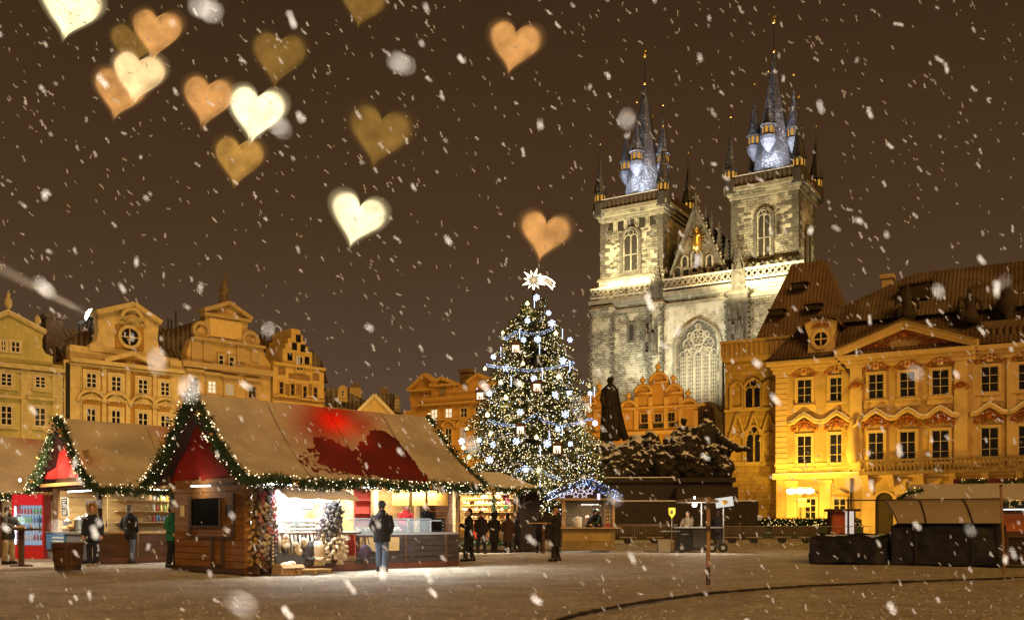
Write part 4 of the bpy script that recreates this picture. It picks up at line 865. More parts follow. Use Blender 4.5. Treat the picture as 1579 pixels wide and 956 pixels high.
# ================================================================== rococo palace (right)
def palace():
    F = Frame(1197, 115, -28.4); t = thing('rococo_palace', 'golden rococo palace with central pediment, stucco ornament and tiled mansard roof', 'palace', F.loc(), F.rz)
    wall = M('palace_plaster', (.50, .35, .16), .9, .26, .6, .12, 4); trim = M('palace_trim', (.60, .44, .22), .85, .12, 1.0, .1, 5); stucco = M('red_stucco', (.34, .11, .035), .9, .4, 3)
    sash = M('palace_sash', (.58, .50, .36), .6, .1); tile = MTILE('palace_tiles', (.07, .042, .026), .42, (.17, .11, .07), snow=.18)
    x1 = F.x(1579)+14; zc = F.z(1197, 563)       # wall head
    ob('wall', MB().box(0, x1, 0, 13, -.2, zc), wall, t)
    zb = F.z(1197, 735)
    # rusticated corner strips
    for k in range(20):
        z0 = zb+.3+(zc-zb-.6)*k/20; block('rustication', -.06, F.x(1214), -.12, .02, z0, z0+(zc-zb-.6)/20-.08, trim, t)
    # cornices
    xa, xb = F.x(1294), F.x(1505)
    for i, (o_, h0, h1) in enumerate(((.35, -1.1, -.55), (.6, -.55, -.15), (1.0, -.15, .3))):
        block('cornice', -o_, xa-.02, -o_, .1, zc+h0, zc+h1, trim, t); block('cornice', xa, xb, -o_-.35, .1, zc+h0, zc+h1, trim, t); block('cornice', xb+.02, x1, -o_, .1, zc+h0, zc+h1, trim, t)
    block('gutter', -1.15, xa, -1.15, -.95, zc+.32, zc+.5, MAT['dark_metal'], t)
    # centre projection
    block('centre_projection', xa+.3, xb-.3, -.35, .05, zb, zc-1.1, wall, t)
    for px in (1321, 1482): x = F.x(px); block('giant_pilaster', x-.65, x+.65, -.6, -.3, zb+.6, zc-1.1, trim, t); ob('capital', cartouche_mesh(stucco, 2), None, t, loc=(x, -.6, F.z(px, 597)), scale=(1.0, 1.5, 1.2))
    for px in (1505, 1560): x = F.x(px); block('giant_pilaster', x-.45, x+.45, -.2, .02, zb+.6, zc-1.1, trim, t)
    # pediment
    p = [(xa-.3, zc+.3), ((xa+xb)/2, F.z(1395, 503, -1)), (xb+.3, zc+.3)]
    pd = ob('pediment', MB().prism(p, -.5, 1.0), M('pediment_field', (.42, .30, .16), .9, .4, 1.5, .3, 4), t); b = MB()
    for a, c in zip(p, p[1:]):
        b.bar((a[0], -.55, a[1]), (c[0], -.55, c[1]), 1.5, .5); b.bar((a[0], -.75, a[1]+.42), (c[0], -.75, c[1]+.42), 1.6, .38)
    ob('raking_cornice', b, trim, pd); cm = cartouche_mesh(stucco, 9); xm = (xa+xb)/2
    ob('relief', cm, None, pd, loc=(xm, -.5, zc+2.0), scale=(2.6, 2, 2.0))
    for s in (-1, 1): ob('relief', cm, None, pd, loc=(xm+s*3.1, -.5, zc+1.1), scale=(1.9, 1.6, .95)); ob('relief', cm, None, pd, loc=(xm+s*5.4, -.5, zc+.75), scale=(1.2, 1.3, .55))
    b = MB(); b.bar((p[0][0], -.9, p[0][1]+.72), (p[1][0], -.9, p[1][1]+.72), 2.2, .12); b.bar((p[1][0], -.9, p[1][1]+.72), (p[2][0], -.9, p[2][1]+.72), 2.2, .12); ob('pediment_tiles', b, tile, pd)
    # windows: two rows
    cols = [(1229.5, 1252, 585, 622, 671.5, 719), (1279.5, 1302.5, 581.6, 618.4, 669, 717), (1339.4, 1363, 576.6, 615, 666.5, 714), (1387.5, 1412, 573.6, 612, 665, 714), (1437, 1463.5, 570, 608.8, 663, 712.5), (1512.5, 1540, 565, 604.6, 659, 709), (1570, 1597, 561, 601, 656, 706)]
    c1, c2 = cartouche_mesh(stucco, 4), cartouche_mesh(stucco, 6); hood_s = MAT['snow']
    for i, (l, r_, a, b_, c, d_) in enumerate(cols):
        y = -.36 if 2 <= i <= 4 else 0.0
        w = wpx(F, t, l, r_, a, b_, y, cols=2, rows=3, fm=sash, sm=trim, sw=.26, proud=.2, bar=.055); m = (l+r_)/2; x = F.x(m, y); z = F.z(m, a, y)
        ob('cartouche', c1, None, w, loc=(x, y-.12, z+.72), scale=(1.7, 2.2, 1.25)); block('keystone', x-.3, x+.3, y-.4, y, z+.5, z+1.3, trim, w); block('apron', F.x(l, y)-.5, F.x(r_, y)+.5, y-.1, y+.02, F.z(m, b_, y)-1.0, F.z(m, b_, y)-.3, trim, w)
        w = wpx(F, t, l, r_, c, d_, y, cols=2, rows=3, fm=sash, sm=trim, sw=.26, proud=.2, bar=.055); z = F.z(m, c, y); z2 = F.z(m, b_, y)-1.35
        ob('cartouche', c2, None, w, loc=(x, y-.14, z+.95), scale=(1.75, 2.4, 1.75)); ob('cartouche', c1, None, w, loc=(x, y-.1, z2-.1), scale=(1.2, 1.3, .55))
        h = MB(); pts = [(x-1.9, y-.35, z+1.4), (x-1.2, y-.4, z+1.5), (x-.6, y-.45, z+2.0), (x, y-.45, z+2.35), (x+.6, y-.45, z+2.0), (x+1.2, y-.4, z+1.5), (x+1.9, y-.35, z+1.4)]
        h.tube(pts, [.2, .24, .24, .26, .24, .24, .2], 6); ob('hood', h, trim, w, True)
        h = MB(); h.tube([(q[0], q[1], q[2]+.24) for q in pts], [.12, .17, .15, .17, .15, .17, .12], 5); ob('hood_snow', h, hood_s, w, True)
    for i in range(3):   # beyond the frame's edge
        l = F.x(1626)+3.9*i; window(t, l, l+1.9, F.z(1525, 604), F.z(1525, 566), 0, cols=2, rows=4, fm=sash, sm=trim); window(t, l, l+1.9, F.z(1525, 709), F.z(1525, 660), 0, cols=2, rows=4, fm=sash, sm=trim)
    # belt course, balcony, ground floor
    block('belt_course', -.35, x1, -.45, .02, zb-.35, zb+.25, trim, t); block('belt_snow', -.35, x1, -.5, -.02, zb+.25, zb+.36, MAT['snow'], t); block('sill_course', -.15, x1, -.2, .02, zb+1.2, zb+1.5, trim, t)
    xb0, xb1 = F.x(1328), F.x(1579)+10; bal = ob('balcony', MB().box(xb0, xb1, -1.8, .0, zb-.1, zb+.3).box(xb0, xb1, -1.75, -1.45, zb+1.35, zb+1.6), M('balcony_stone', (.24, .17, .09), .9, .3), t)
    bm_ = MB(); bm_.lathe([(.13, 0), (.07, .15), (.15, .45), (.06, .85), (.12, 1.05)], 0, 0, 7); bl = bm_.mesh('baluster'); bl.materials.append(bal.data.materials[0])
    n = 60
    for k in range(n): ob('baluster', bl, None, bal, loc=(xb0+.2+(xb1-xb0-.4)*k/n, -1.6, zb+.3))
    for px in (1337, 1375, 1421, 1470, 1520, 1572): x = F.x(px); ob('console', MB().prismx([(-1.6, zb-.1), (0, zb-.1), (0, zb-1.6), (-.4, zb-1.3)], x-.3, x+.3), trim, t)
    for px in (1221, 1273, 1338, 1388, 1440, 1495, 1550):
        x = F.x(px); block('ground_pilaster', x-.6, x+.6, -.2, .02, 0, zb-.9, trim, t); block('pilaster_cap', x-.8, x+.8, -.3, .02, zb-.9, zb-.5, trim, t)
    dk = M('door_shadow', (.05, .035, .02), .8)
    for l, r_ in ((1350, 1378), (1400, 1430), (1452, 1484), (1507, 1540), (1560, 1592)):
        p = arch(F.x(l), F.x(r_), 0, F.z((l+r_)/2, 772)); d = ob('archway', MB().ring(grow(p, .35), p, -.35, .02), trim, t); ob('archway_door', MB().prism(p, -.05, -.01), dk, d)
    for l, r_ in ((1238, 1262), (1282, 1308)):
        w = wpx(F, t, l+3, r_-3, 768, 800, cols=2, rows=3, fm=sash, sm=trim); x0, x1_ = F.x(l), F.x(r_); z = F.z((l+r_)/2, 757); ob('hood', MB().prism([(x0, z-.3), (x1_, z-.3), ((x0+x1_)/2, z+.2)], -.6, .02), trim, w)
    # doorway statue bracket right of the corner bay
    x = F.x(1316); s = MB(); z = F.z(1316, 700); s.lathe([(.5, z-1), (.7, z+.2), (.45, z+1.5), (.55, z+2.6), (.3, z+3.2), (.35, z+3.7), (.1, z+4.1)], x, -.9, 9); s.tube([(x, -1, z+2.8), (x+.6, -1.3, z+3.3), (x+.8, -1.4, z+4.4)], [.2, .18, .1], 6); ob('facade_statue', s, trim, t, True)
    # roofs
    zr0 = zc+.45; y0 = -.9; zr1 = F.z(1300, 500, 2.2); zr2 = F.z(1413, 421, 7.5)
    xl1, xl2 = F.x(1232, 2.4), F.x(1410, 7.5)
    ob('lower_roof', MB().add([(-1, y0, zr0), (x1, y0, zr0), (x1, 2.4, zr1), (1.9, 2.4, zr1), (-1, 13, zr0), (1.9, 11, zr1), (x1, 11, zr1), (x1, 13, zr0)], [(0, 1, 2, 3), (0, 3, 5, 4), (4, 5, 6, 7), (1, 7, 6, 2)]), tile, t)
    ob('upper_roof', MB().add([(F.x(1232, 1.6), 1.6, zr1+.1), (x1, 1.6, zr1+.1), (x1, 7.5, zr2), (xl2, 7.5, zr2), (F.x(1232, 1.6), 13, zr1+.1), (x1, 13, zr1+.1)], [(0, 1, 2, 3), (0, 3, 4), (4, 3, 2, 5), (1, 5, 2), (0, 4, 5, 1)]), MTILE('palace_upper_tiles', (.085, .055, .036), .42, (.17, .125, .085), snow=.3), t)
    b = MB(); b.box(xb+.5, x1, .2, 1.4, zc+.3, zc+3.0)
    at = ob('attic_wall', b, M('attic_stone', (.17, .115, .07), .9, .3), t); nb = 26; ab = MB(); ab.lathe([(.2, 0), (.1, .3), (.24, .8), (.1, 1.3), (.18, 1.5)], 0, 0, 7); abm = ab.mesh('attic_baluster'); abm.materials.append(at.data.materials[0])
    for k in range(nb): ob('attic_baluster', abm, None, at, loc=(xb+1+(x1-xb-2)*k/nb, .0, zc+.8))
    stone = M('attic_statue_stone', (.055, .04, .028), .9, .4)
    for px, kind in ((1399, 0), (1496, 1), (1553, 2), (1618, 1)):
        x = F.x(px, .8); z = F.z(1396, 500, .8)+.3 if kind == 0 else zc+3.0; s = MB()
        if kind == 2: s.lathe([(.5, z), (.3, z+.5), (.9, z+1.4), (1.0, z+2.1), (.5, z+2.6), (.65, z+2.9), (.2, z+3.5)], x, .8, 10)
        else:
            s.lathe([(.8, z), (.9, z+.8), (.55, z+1.9), (.65, z+2.7), (.25, z+3.2), (.33, z+3.6), (.1, z+4.0)], x, .8, 9); s.tube([(x+.4, .7, z+2.7), (x+1.1, .5, z+2.2), (x+1.2, .4, z+1.2)], [.25, .2, .15], 6); s.tube([(x-.4, .7, z+2.6), (x-1.0, .5, z+2.9), (x-1.2, .4, z+1.8)], [.22, .2, .14], 6); s.ball((x-.7, .6, z+.9), (.6, .5, .9), 8, 6)
        ob('attic_statue' if kind != 2 else 'attic_urn', s, stone, t, True)
    # round-windowed dormer on the corner bay
    g = [(1244, 553), (1246, 538), (1247, 520), (1242, 507), (1241, 498), (1256, 491), (1276, 491), (1291, 495), (1290, 505), (1285, 520), (1287, 536), (1292, 551)]
    dm = ob('dormer', MB().prism(F.poly(g, -.4), -.4, 3.2), trim, t); x, z = F.h(1266, 523, -.4); n = 20; b = MB()
    b.ring([(x+1.1*math.cos(2*PI*k/n), z+1.2*math.sin(2*PI*k/n)) for k in range(n)], [(x+.75*math.cos(2*PI*k/n), z+.82*math.sin(2*PI*k/n)) for k in range(n)], -.65, -.35); b.box(x-.07, x+.07, -.55, -.42, z-.8, z+.8); b.box(x-.75, x+.75, -.55, -.42, z-.07, z+.07); ob('oval_frame', b, trim, dm)
    ob('pane', MB().prism([(x+.76*math.cos(2*PI*k/n), z+.83*math.sin(2*PI*k/n)) for k in range(n)], -.47, -.41), MAT['glass'], dm); ob('cartouche', c1, None, dm, loc=(x, -.45, z+1.6), scale=(1.2, 1.3, .6))
    q = F.poly([(1226, 506), (1241, 498), (1262, 488), (1290, 490), (1300, 502)], 0); b = MB()
    for a, c in zip(q, q[1:]): b.bar((a[0], .8, a[1]), (c[0], .8, c[1]), 3.2, .3)
    ob('dormer_roof', b, tile, dm)
    c = MB(); xa_, xc_ = F.x(1361, 8), F.x(1377, 8); z = F.z(1368, 425, 8); c.box(xa_, xc_, 7.3, 8.8, zr1, z-.5); c.box(xa_-.2, xc_+.2, 7.1, 9, z-.5, z); ob('chimney', c, trim, t)
    xx, zz = F.h(1418, 452, 4.5); b = MB(); b.prism([(xx-1.8, zz-.9), (xx+1.2, zz-.9), (xx+1.2, zz+.9), (xx-1.8, zz+.6)], 3.2, 6); ob('roof_hatch', b, dk, t); ob('hatch_lid', MB().prism([(xx-2.1, zz+.55), (xx+1.5, zz+1.0), (xx+1.5, zz+1.25), (xx-2.1, zz+.8)], 2.9, 6), tile, t)
    ob('drainpipe', MB().tube([(F.x(1291), -1.0, zc+.2), (F.x(1310), -.5, zc-1.5), (F.x(1313), -.3, zc-2.2), (F.x(1313), -.3, 0)], .13, 6), MAT['dark_metal'], t)
    # the lit lamp bar on its post
    p = F.world(F.x(1234, -5), -5, 0); lt = thing('street_lamp', 'bright glowing lamp bar on a post before the golden palace corner', 'street lamp', p, F.rz)
    zl = F.z(1234, 757, -5); b = MB(); b.tube([(0, 0, 0), (0, 0, zl-.3)], [.09, .06], 8); ob('post', b, MAT['dark_metal'], lt); b = MB(); b.box(-1.45, 1.45, -.2, .2, zl+.3, zl+.42); ob('lamp_cap', b, MAT['dark_metal'], lt)
    for k in range(3): g = MB(); g.ball((-1.0+k*1.0, 0, zl), (.55, .24, .3), 10, 8); ob('lamp_globe', g, EM('lamp_globe_%d' % k, (1.0, .82, .42), 9.0), lt, True)
    for dz, w_ in ((-1.0, .7), (-1.55, 1.1)): block('street_sign', -.2, w_, -.1, -.06, zl+dz-.2, zl+dz+.2, M('sign_plate', (.35, .2, .06)), lt)
    lamp('street_lamp_light', 'POINT', p+Vector((-.6, -1.2, zl+.2)), 5800, (1.0, .60, .07), size=.4)
    # sodium floods washing the front
    for px, e_ in ((1245, 300), (1330, 450), (1420, 500), (1510, 500), (1600, 450)):
        x = F.x(px); lamp('palace_flood', 'SPOT', F.world(x, -17, 5.5), e_, SODIUM, F.world(x, 0, 13), .3, 110, .8)
    lamp('palace_flood', 'SPOT', F.world(F.x(1255), -9, 1.2), 6500, (1.0, .60, .06), F.world(F.x(1250), 0, 8), .3, 80, .9)
    lamp('stone_house_flood', 'SPOT', F.world(-6, -15, 5.5), 1500, SODIUM, F.world(-5, 0, 14), .3, 110, .8)
palace()
# sodium floods for the left row and the houses behind the tree
for px, e_ in ((10, 1300), (110, 1500), (200, 1700), (290, 1800), (370, 1900), (455, 1900)):
    x = rowF.x(px); lamp('row_flood', 'SPOT', rowF.world(x, -16, 5.0), e_, (1.0, .64, .20), rowF.world(x, 0, 12), .3, 110, .8)
for px, Y, e_, aim in ((560, 95, 2000, P(560, 620, 112)), (690, 120, 4500, P(690, 620, 140)), (1000, 118, 4500, P(1005, 625, 138)), (1060, 118, 4500, P(1060, 635, 136))):
    lamp('house_flood', 'SPOT', P(px, 760, Y), e_, (1.0, .56, .12), aim, .3, 100, .8)
# ================================================================== needles, garlands and bulbs
def tri_mesh(name, V, mat):
    """V: (n, 3, 3) array of triangles"""
    n = len(V); m = bpy.data.meshes.new(name)
    m.vertices.add(n*3); m.vertices.foreach_set('co', V.reshape(-1).astype(np.float32))
    m.loops.add(n*3); m.loops.foreach_set('vertex_index', np.arange(n*3, dtype=np.int32))
    m.polygons.add(n); m.polygons.foreach_set('loop_start', np.arange(0, n*3, 3, dtype=np.int32)); m.polygons.foreach_set('loop_total', np.full(n, 3, dtype=np.int32))
    m.materials.append(mat); m.update(); m.validate(); return m
def needle_tris(base, d, ln, w, rng):
    """base (n,3), direction (n,3): one thin triangle each"""
    n = len(base); r = rng.normal(size=(n, 3)); s = np.cross(d, r); s /= np.linalg.norm(s, axis=1)[:, None]+1e-9
    V = np.empty((n, 3, 3)); V[:, 0] = base+s*w; V[:, 1] = base-s*w; V[:, 2] = base+d*ln[:, None]; return V
OCT = np.array([(1,0,0),(-1,0,0),(0,1,0),(0,-1,0),(0,0,1),(0,0,-1)], float)
OCF = [(0,2,4),(2,1,4),(1,3,4),(3,0,4),(2,0,5),(1,2,5),(3,1,5),(0,3,5)]
def bulbs_mesh(name, pts, rad, mat):
    pts = np.asarray(pts, float); rad = np.broadcast_to(np.asarray(rad, float), (len(pts),))
    V = np.empty((len(pts), 8, 3, 3))
    for k, f in enumerate(OCF):
        for j in range(3): V[:, k, j] = pts+OCT[f[j]]*rad[:, None]
    return tri_mesh(name, V.reshape(-1, 3, 3), mat)
def MFOL(name, c1, c2, scale=3.0):
    m, n, b = _nodes(name); L = n.links; b.inputs['Roughness'].default_value = .6; b.inputs['Specular IOR Level'].default_value = .35
    g = n.nodes.new('ShaderNodeNewGeometry'); z = n.nodes.new('ShaderNodeTexNoise'); z.inputs['Scale'].default_value = scale; L.new(g.outputs['Position'], z.inputs['Vector'])
    r = n.nodes.new('ShaderNodeValToRGB'); r.color_ramp.elements[0].position = .35; r.color_ramp.elements[1].position = .65; r.color_ramp.elements[0].color = c1+(1,); r.color_ramp.elements[1].color = c2+(1,)
    L.new(z.outputs['Fac'], r.inputs[0]); L.new(r.outputs[0], b.inputs['Base Color']); return m
MAT['fir'] = MFOL('fir_needles', (.04, .055, .018), (.12, .135, .045), 1.4)
MAT['garland'] = MFOL('garland_needles', (.014, .035, .012), (.045, .075, .026), 6)
MAT['bulb_warm'] = EM('bulb_warm_white', (1.0, .80, .46), 4.6); MAT['bulb_gold'] = EM('bulb_gold', (1.0, .62, .18), 4.0)
MAT['bulb_cool'] = EM('bulb_cool_white', (.60, .72, 1.0), 7.0); MAT['bulb_blue'] = EM('bulb_blue', (.25, .42, 1.0), 5.0)
MAT['bulb_swag'] = EM('bulb_swag', (.55, .66, 1.0), 3.2)
MAT['gold_bauble'] = M('gold_bauble', (.55, .30, .07), .35, .2, metal=.6)

def garland(pts, label, rad=.16, dens=420, bulbs=34, mat=None, bulb=None, seed=1, ornaments=True, name='fir_garland', group='lit fir garlands on the market stalls', needle=.13):
    rng = np.random.default_rng(seed); pts = np.array([tuple(p) for p in pts], float)
    seg = np.linalg.norm(np.diff(pts, axis=0), axis=1); L = seg.sum(); cum = np.concatenate([[0], np.cumsum(seg)])
    def along(s):
        i = np.clip(np.searchsorted(cum, s, side='right')-1, 0, len(seg)-1); f = (s-cum[i])/seg[i]; return pts[i]+(pts[i+1]-pts[i])*f[:, None], (pts[i+1]-pts[i])/seg[i][:, None]
    n = int(L*dens); s = rng.uniform(0, L, n); p, t = along(s)
    o = rng.normal(size=(n, 3)); o -= t*(o*t).sum(1)[:, None]; o /= np.linalg.norm(o, axis=1)[:, None]
    rr = rad*rng.uniform(.05, .75, n)*(1+.35*np.sin(s*5.1+seed)+.2*np.sin(s*13.7)); d = o+t*rng.uniform(-.9, .9, n)[:, None]+np.array([0, 0, -.25]); d /= np.linalg.norm(d, axis=1)[:, None]
    V = needle_tris(p+o*rr[:, None], d, needle*rng.uniform(.6, 1.3, n), .014, rng)
    org = pts[0]; th = thing(name, label, 'garland', tuple(org), 0, group)
    f = ob('needles', tri_mesh('needles', V-org, mat or MAT['garland']), None, th); stuff(f)
    core = MB(); k = max(3, int(L/.3)); cp, _ = along(np.linspace(0, L*.999, k)); core.tube([tuple(q-org) for q in cp], rad*.45, 6); ob('core', core, mat or MAT['garland'], th)
    nb = int(L*bulbs); s = rng.uniform(0, L, nb); p, t = along(s); o = rng.normal(size=(nb, 3)); o -= t*(o*t).sum(1)[:, None]; o /= np.linalg.norm(o, axis=1)[:, None]
    q = p+o*(rad*1.0)
    b = ob('bulbs', bulbs_mesh('bulbs', q-org, rng.uniform(.008, .019, nb), bulb or MAT['bulb_warm']), None, th); stuff(b)
    if ornaments:
        for k in range(max(2, int(L*1.1))):
            p, t = along(np.array([rng.uniform(.03*L, .97*L)])); a = rng.uniform(0, 2*PI); c = p[0]-org+np.array([rng.uniform(-.1, .1)-.05, -.13, rng.uniform(-.1, .1)]); g = MB()
            if k % 3 == 0:
                for s_ in range(2): g.bar(c+np.array([-.1*math.cos(a+s_*1.3), 0, -.1*math.sin(a+s_*1.3)]), c+np.array([.1*math.cos(a+s_*1.3), 0, .1*math.sin(a+s_*1.3)]), .05, .03)
                ob('straw_bow', g, MAT['gold_bauble'], th)
            else: g.ball(c, rng.uniform(.04, .06), 8, 6); ob('bauble', g, MAT['gold_bauble'], th, True)
    return th

# ================================================================== the big lit Christmas tree
TX, TY = (822-CX)/FPX*64, 64.0
def tree():
    rng = np.random.default_rng(11)
    prof_z = np.array([1.6, 3.2, 5.8, 8.3, 10.9, 13.0, 15.2, 16.7]); prof_r = np.array([3.9, 4.4, 4.3, 3.65, 2.9, 2.1, 1.1, .15])
    def RR(z): return np.interp(z, prof_z, prof_r)
    t = thing('christmas_tree', 'tall Christmas tree covered in warm and bluish white lights', 'christmas tree', (TX, TY, 0))
    tr = MB(); tr.tube([(0, 0, -.2), (.05, 0, 4), (-.04, .03, 9), (0, 0, 16.6)], [.34, .28, .17, .03], 10); ob('trunk', tr, M('fir_bark', (.10, .07, .045), .95, .4, 6, .5, 20), t)
    N = 1500; z = 1.7+(16.5-1.7)*(1-np.sqrt(rng.uniform(0, 1, N)*.985)); az = rng.uniform(0, 2*PI, N)
    R0 = RR(z)*rng.uniform(.72, 1.1, N)*(1+.10*np.sin(az*5+z*2.1)); limbs = MB(); base = []; dirs = []; tips = []
    for i in range(N):
        ca, sa = math.cos(az[i]), math.sin(az[i]); R_ = R0[i]; zz = z[i]; dr = .10*R_+.12*rng.uniform(-1, 1)
        def bp(s): return np.array([ca*R_*s, sa*R_*s, zz+R_*.16*math.sin(s*2.4)-dr*s*s*1.2])
        if i % 4 == 0: limbs.tube([bp(0), bp(.5), bp(.95)], [.05, .03, .01], 4)
        for s in np.linspace(.34, 1.0, 13):
            p = bp(s); f = bp(min(s+.05, 1.05))-bp(s-.05); f /= np.linalg.norm(f)
            for sd in (-1, 1):
                side = np.array([-sa, ca, 0])*sd; dd = f*.75+side*.85+np.array([0, 0, rng.uniform(-.45, .1)]); dd /= np.linalg.norm(dd); ln = (.22+.5*(1-s))*min(1, .35+R_/4)*rng.uniform(.7, 1.2)
                k = 7; u = rng.uniform(0, 1, k); base.append(p+dd*(u*ln)[:, None]); nd = dd+rng.normal(size=(k, 3))*.55; nd /= np.linalg.norm(nd, axis=1)[:, None]; dirs.append(nd)
                if rng.uniform() < .95*s: tips.append(p+dd*ln*rng.uniform(.3, 1.0))
    stuff(ob('limbs', limbs, M('fir_limb', (.05, .035, .02), .95), t))
    base = np.concatenate(base); dirs = np.concatenate(dirs)
    V = needle_tris(base, dirs, rng.uniform(.14, .26, len(base)), .03, rng); ob('crown', tri_mesh('crown', V, MAT['fir']), None, t)
    tips = np.array(tips); rad = np.hypot(tips[:, 0], tips[:, 1]); sel = tips[rad > .50*RR(tips[:, 2])]; rng.shuffle(sel)
    n1 = min(len(sel), 12500); cut = [int(n1*.70), int(n1*.90), n1]
    for nm, a, b_, mt in (('warm_fairy_lights', 0, cut[0], 'bulb_warm'), ('gold_fairy_lights', cut[0], cut[1], 'bulb_gold'), ('cool_fairy_lights', cut[1], cut[2], 'bulb_cool')):
        stuff(ob(nm, bulbs_mesh(nm, sel[a:b_], rng.uniform(.018, .042, b_-a), MAT[mt]), None, t))
    for k in range(16):       # the light the strings throw on the boughs
        a = k*2.4; zz = 2.5+k*.83; r_ = RR(zz)*.95+.35; lamp('fairy_light_glow', 'POINT', (TX+r_*math.cos(a), TY+r_*math.sin(a)-.2, zz), 90*(RR(zz)/4.5)+25, (1.0, .74, .36), size=.5)
    # ---- ornaments hung on it
    def front(px, py, out=.12):
        Y = TY
        for _ in range(6):
            p = P(px, py, Y); dx = p.x-TX; r_ = float(RR(p.z))+out; Y = TY-math.sqrt(max(.05, r_*r_-dx*dx))
        return P(px, py, Y)
    def zone(q):
        a, b_ = q; r_ = 'very top' if b_ < 220 else 'upper part' if b_ < 350 else 'upper middle' if b_ < 470 else 'lower middle' if b_ < 600 else 'lower part' if b_ < 690 else 'foot'; hw = 60+.36*b_; f = (a-335)/hw
        return 'at the %s of the Christmas tree, %s' % (r_, 'far left' if f < -.65 else 'left of centre' if f < -.2 else 'near the centre' if f < .2 else 'right of centre' if f < .65 else 'far right')
    def zp(a, b_): return (690+a/2.515, 400+b_/2.515)
    cool = EM('cool_ornament', (.55, .68, 1.0), 4.5); warm = EM('warm_ornament', (1.0, .76, .30), 4.5)
    fl = MB()
    for k in range(6):
        a = k*PI/3; fl.bar((0, 0, 0), (.30*math.cos(a), 0, .30*math.sin(a)), .035)
        for s in (-1, 1): fl.bar((.18*math.cos(a), 0, .18*math.sin(a)), (.26*math.cos(a+s*.35), 0, .26*math.sin(a+s*.35)), .03)
    fl.ball((0, 0, 0), .11, 8, 6); flm = fl.mesh('star_light'); flm.materials.append(cool)
    gl = MB(); gl.ball((0, 0, 0), .17, 10, 8); gl.box(-.04, .04, -.04, .04, .15, .24); glm = gl.mesh('globe_light'); glm.materials.append(warm); glm.polygons.foreach_set('use_smooth', [True]*len(glm.polygons))
    for q in ((345,148),(392,208),(310,238),(295,312),(475,312),(350,310),(405,248),(178,378),(447,393),(335,462),(227,420),(418,524),(472,518),(282,592),(163,520),(427,657),(387,714),(267,705),(177,718),(163,777),(303,812),(572,635),(457,600),(477,715),(553,520),(123,700),(55,705)):
        p = front(*zp(*q)); sc = rng.uniform(.55, .85); tag(ob('star_light', flm, None, None, loc=p, rot=(0, rng.uniform(0, 1), rng.uniform(-.4, .4)), scale=(sc,)*3), 'bluish white starburst light '+zone(q), 'light', 'starburst lights on the tree')
    for q in ((310,172),(215,285),(420,287),(145,424),(293,404),(281,483),(430,455),(227,537),(155,603),(167,676),(75,658),(62,730),(83,767),(550,490),(345,690),(353,817),(207,478)):
        p = front(*zp(*q)); sc = rng.uniform(.6, .85); tag(ob('globe_light', glm, None, None, loc=p, scale=(sc,)*3), 'round warm yellow globe light '+zone(q), 'light', 'warm globe lights on the tree')
    icm = MB(); icm.tube([(0, 0, -.3), (0, 0, .3)], .025, 6); icm.ball((0, 0, .31), .045, 6, 5); im = icm.mesh('icicle_light'); im.materials.append(EM('icicle_glow', (.55, .66, 1.0), 2.6))
    for q in ((280,290),(357,350),(207,360),(446,290),(368,448),(247,475),(475,415),(395,680),(445,665),(360,745),(555,540),(570,515),(115,520),(337,170),(360,880)):
        p = front(*zp(*q), out=.2); tag(ob('icicle_light', im, None, None, loc=p), 'thin bluish icicle tube light '+zone(q), 'light', 'icicle lights on the tree')
    lm = EM('lantern_window', (1.0, .74, .50), 2.0); fr = M('lantern_wood', (.16, .09, .05), .7, .3)
    words = ('highest, near the top of the tree', 'in the middle of the tree below the long swag', 'low on the left half of the tree', 'lowest on the right, showing a reddish scene', 'at the left edge of the tree')
    for q, wd in zip(((264,347),(345,497),(284,662),(425,737),(128,530)), words):
        p = front(*zp(*q), out=.25); l = thing('picture_lantern', 'square lit picture lantern '+wd, 'lantern', p, rng.uniform(-.25, .25), 'picture lanterns on the tree'); w = .30
        b = MB(); b.ring(rect(-w, w, -w, w), rect(-w+.08, w-.08, -w+.08, w-.08), -.14, .14); b.ring(rect(-w, w, -w, w), rect(-w+.08, w-.08, -w+.08, w-.08), .15, .2); ob('lantern_frame', b, fr, l); ob('lantern_roof', MB().prism([(-w-.08, w), (w+.08, w), (0, w+.2)], -.2, .2), fr, l)
        ob('lantern_pane', MB().box(-w+.06, w-.06, -.1, .1, -w+.06, w-.06), lm, l); s = MB(); s.ball((-.05, -.11, -.12), (.05, .01, .1), 8, 6); s.ball((-.05, -.11, 0), .035, 8, 6); s.ball((.08, -.11, -.14), (.04, .01, .08), 8, 6); s.ball((.08, -.11, -.05), .03, 8, 6); ob('nativity_cutout', s, M('cutout', (.35, .12, .08)), l)
    swags = [([(150,410),(200,418),(260,425),(320,432),(390,424),(440,412),(490,400)], 'long blue-white light swag across the upper third of the tree'), ([(203,300),(230,308),(270,278),(305,288),(340,290),(375,284),(410,268)], 'short blue-white light swag near the top of the tree'), ([(160,620),(200,638),(250,646),(300,632),(340,602)], 'left half of the blue-white light swag across the tree middle'), ([(340,602),(380,628),(430,645),(490,638),(560,618)], 'right half of the blue-white light swag across the tree middle'), ([(262,825),(300,802),(340,815),(390,832),(440,852)], 'lowest blue-white light swag, just above the stall roofs')]
    for k, (pp, lab) in enumerate(swags):
        garland([front(*zp(*q), out=.25) for q in pp], lab, .08, 60, 60, None, MAT['bulb_swag'], 30+k, False, 'light_swag', 'light swags on the tree', .08)
    # ---- the comet star
    p = P(824, 432, 64.0); st = thing('comet_star', 'glowing many-pointed comet star with a striped tail topping the Christmas tree', 'star', p)
    wm = EM('star_tube', (1.0, .84, .52), 6.0); bl = EM('star_mesh', (1.0, .72, .40), .9); b = MB(); pts = []
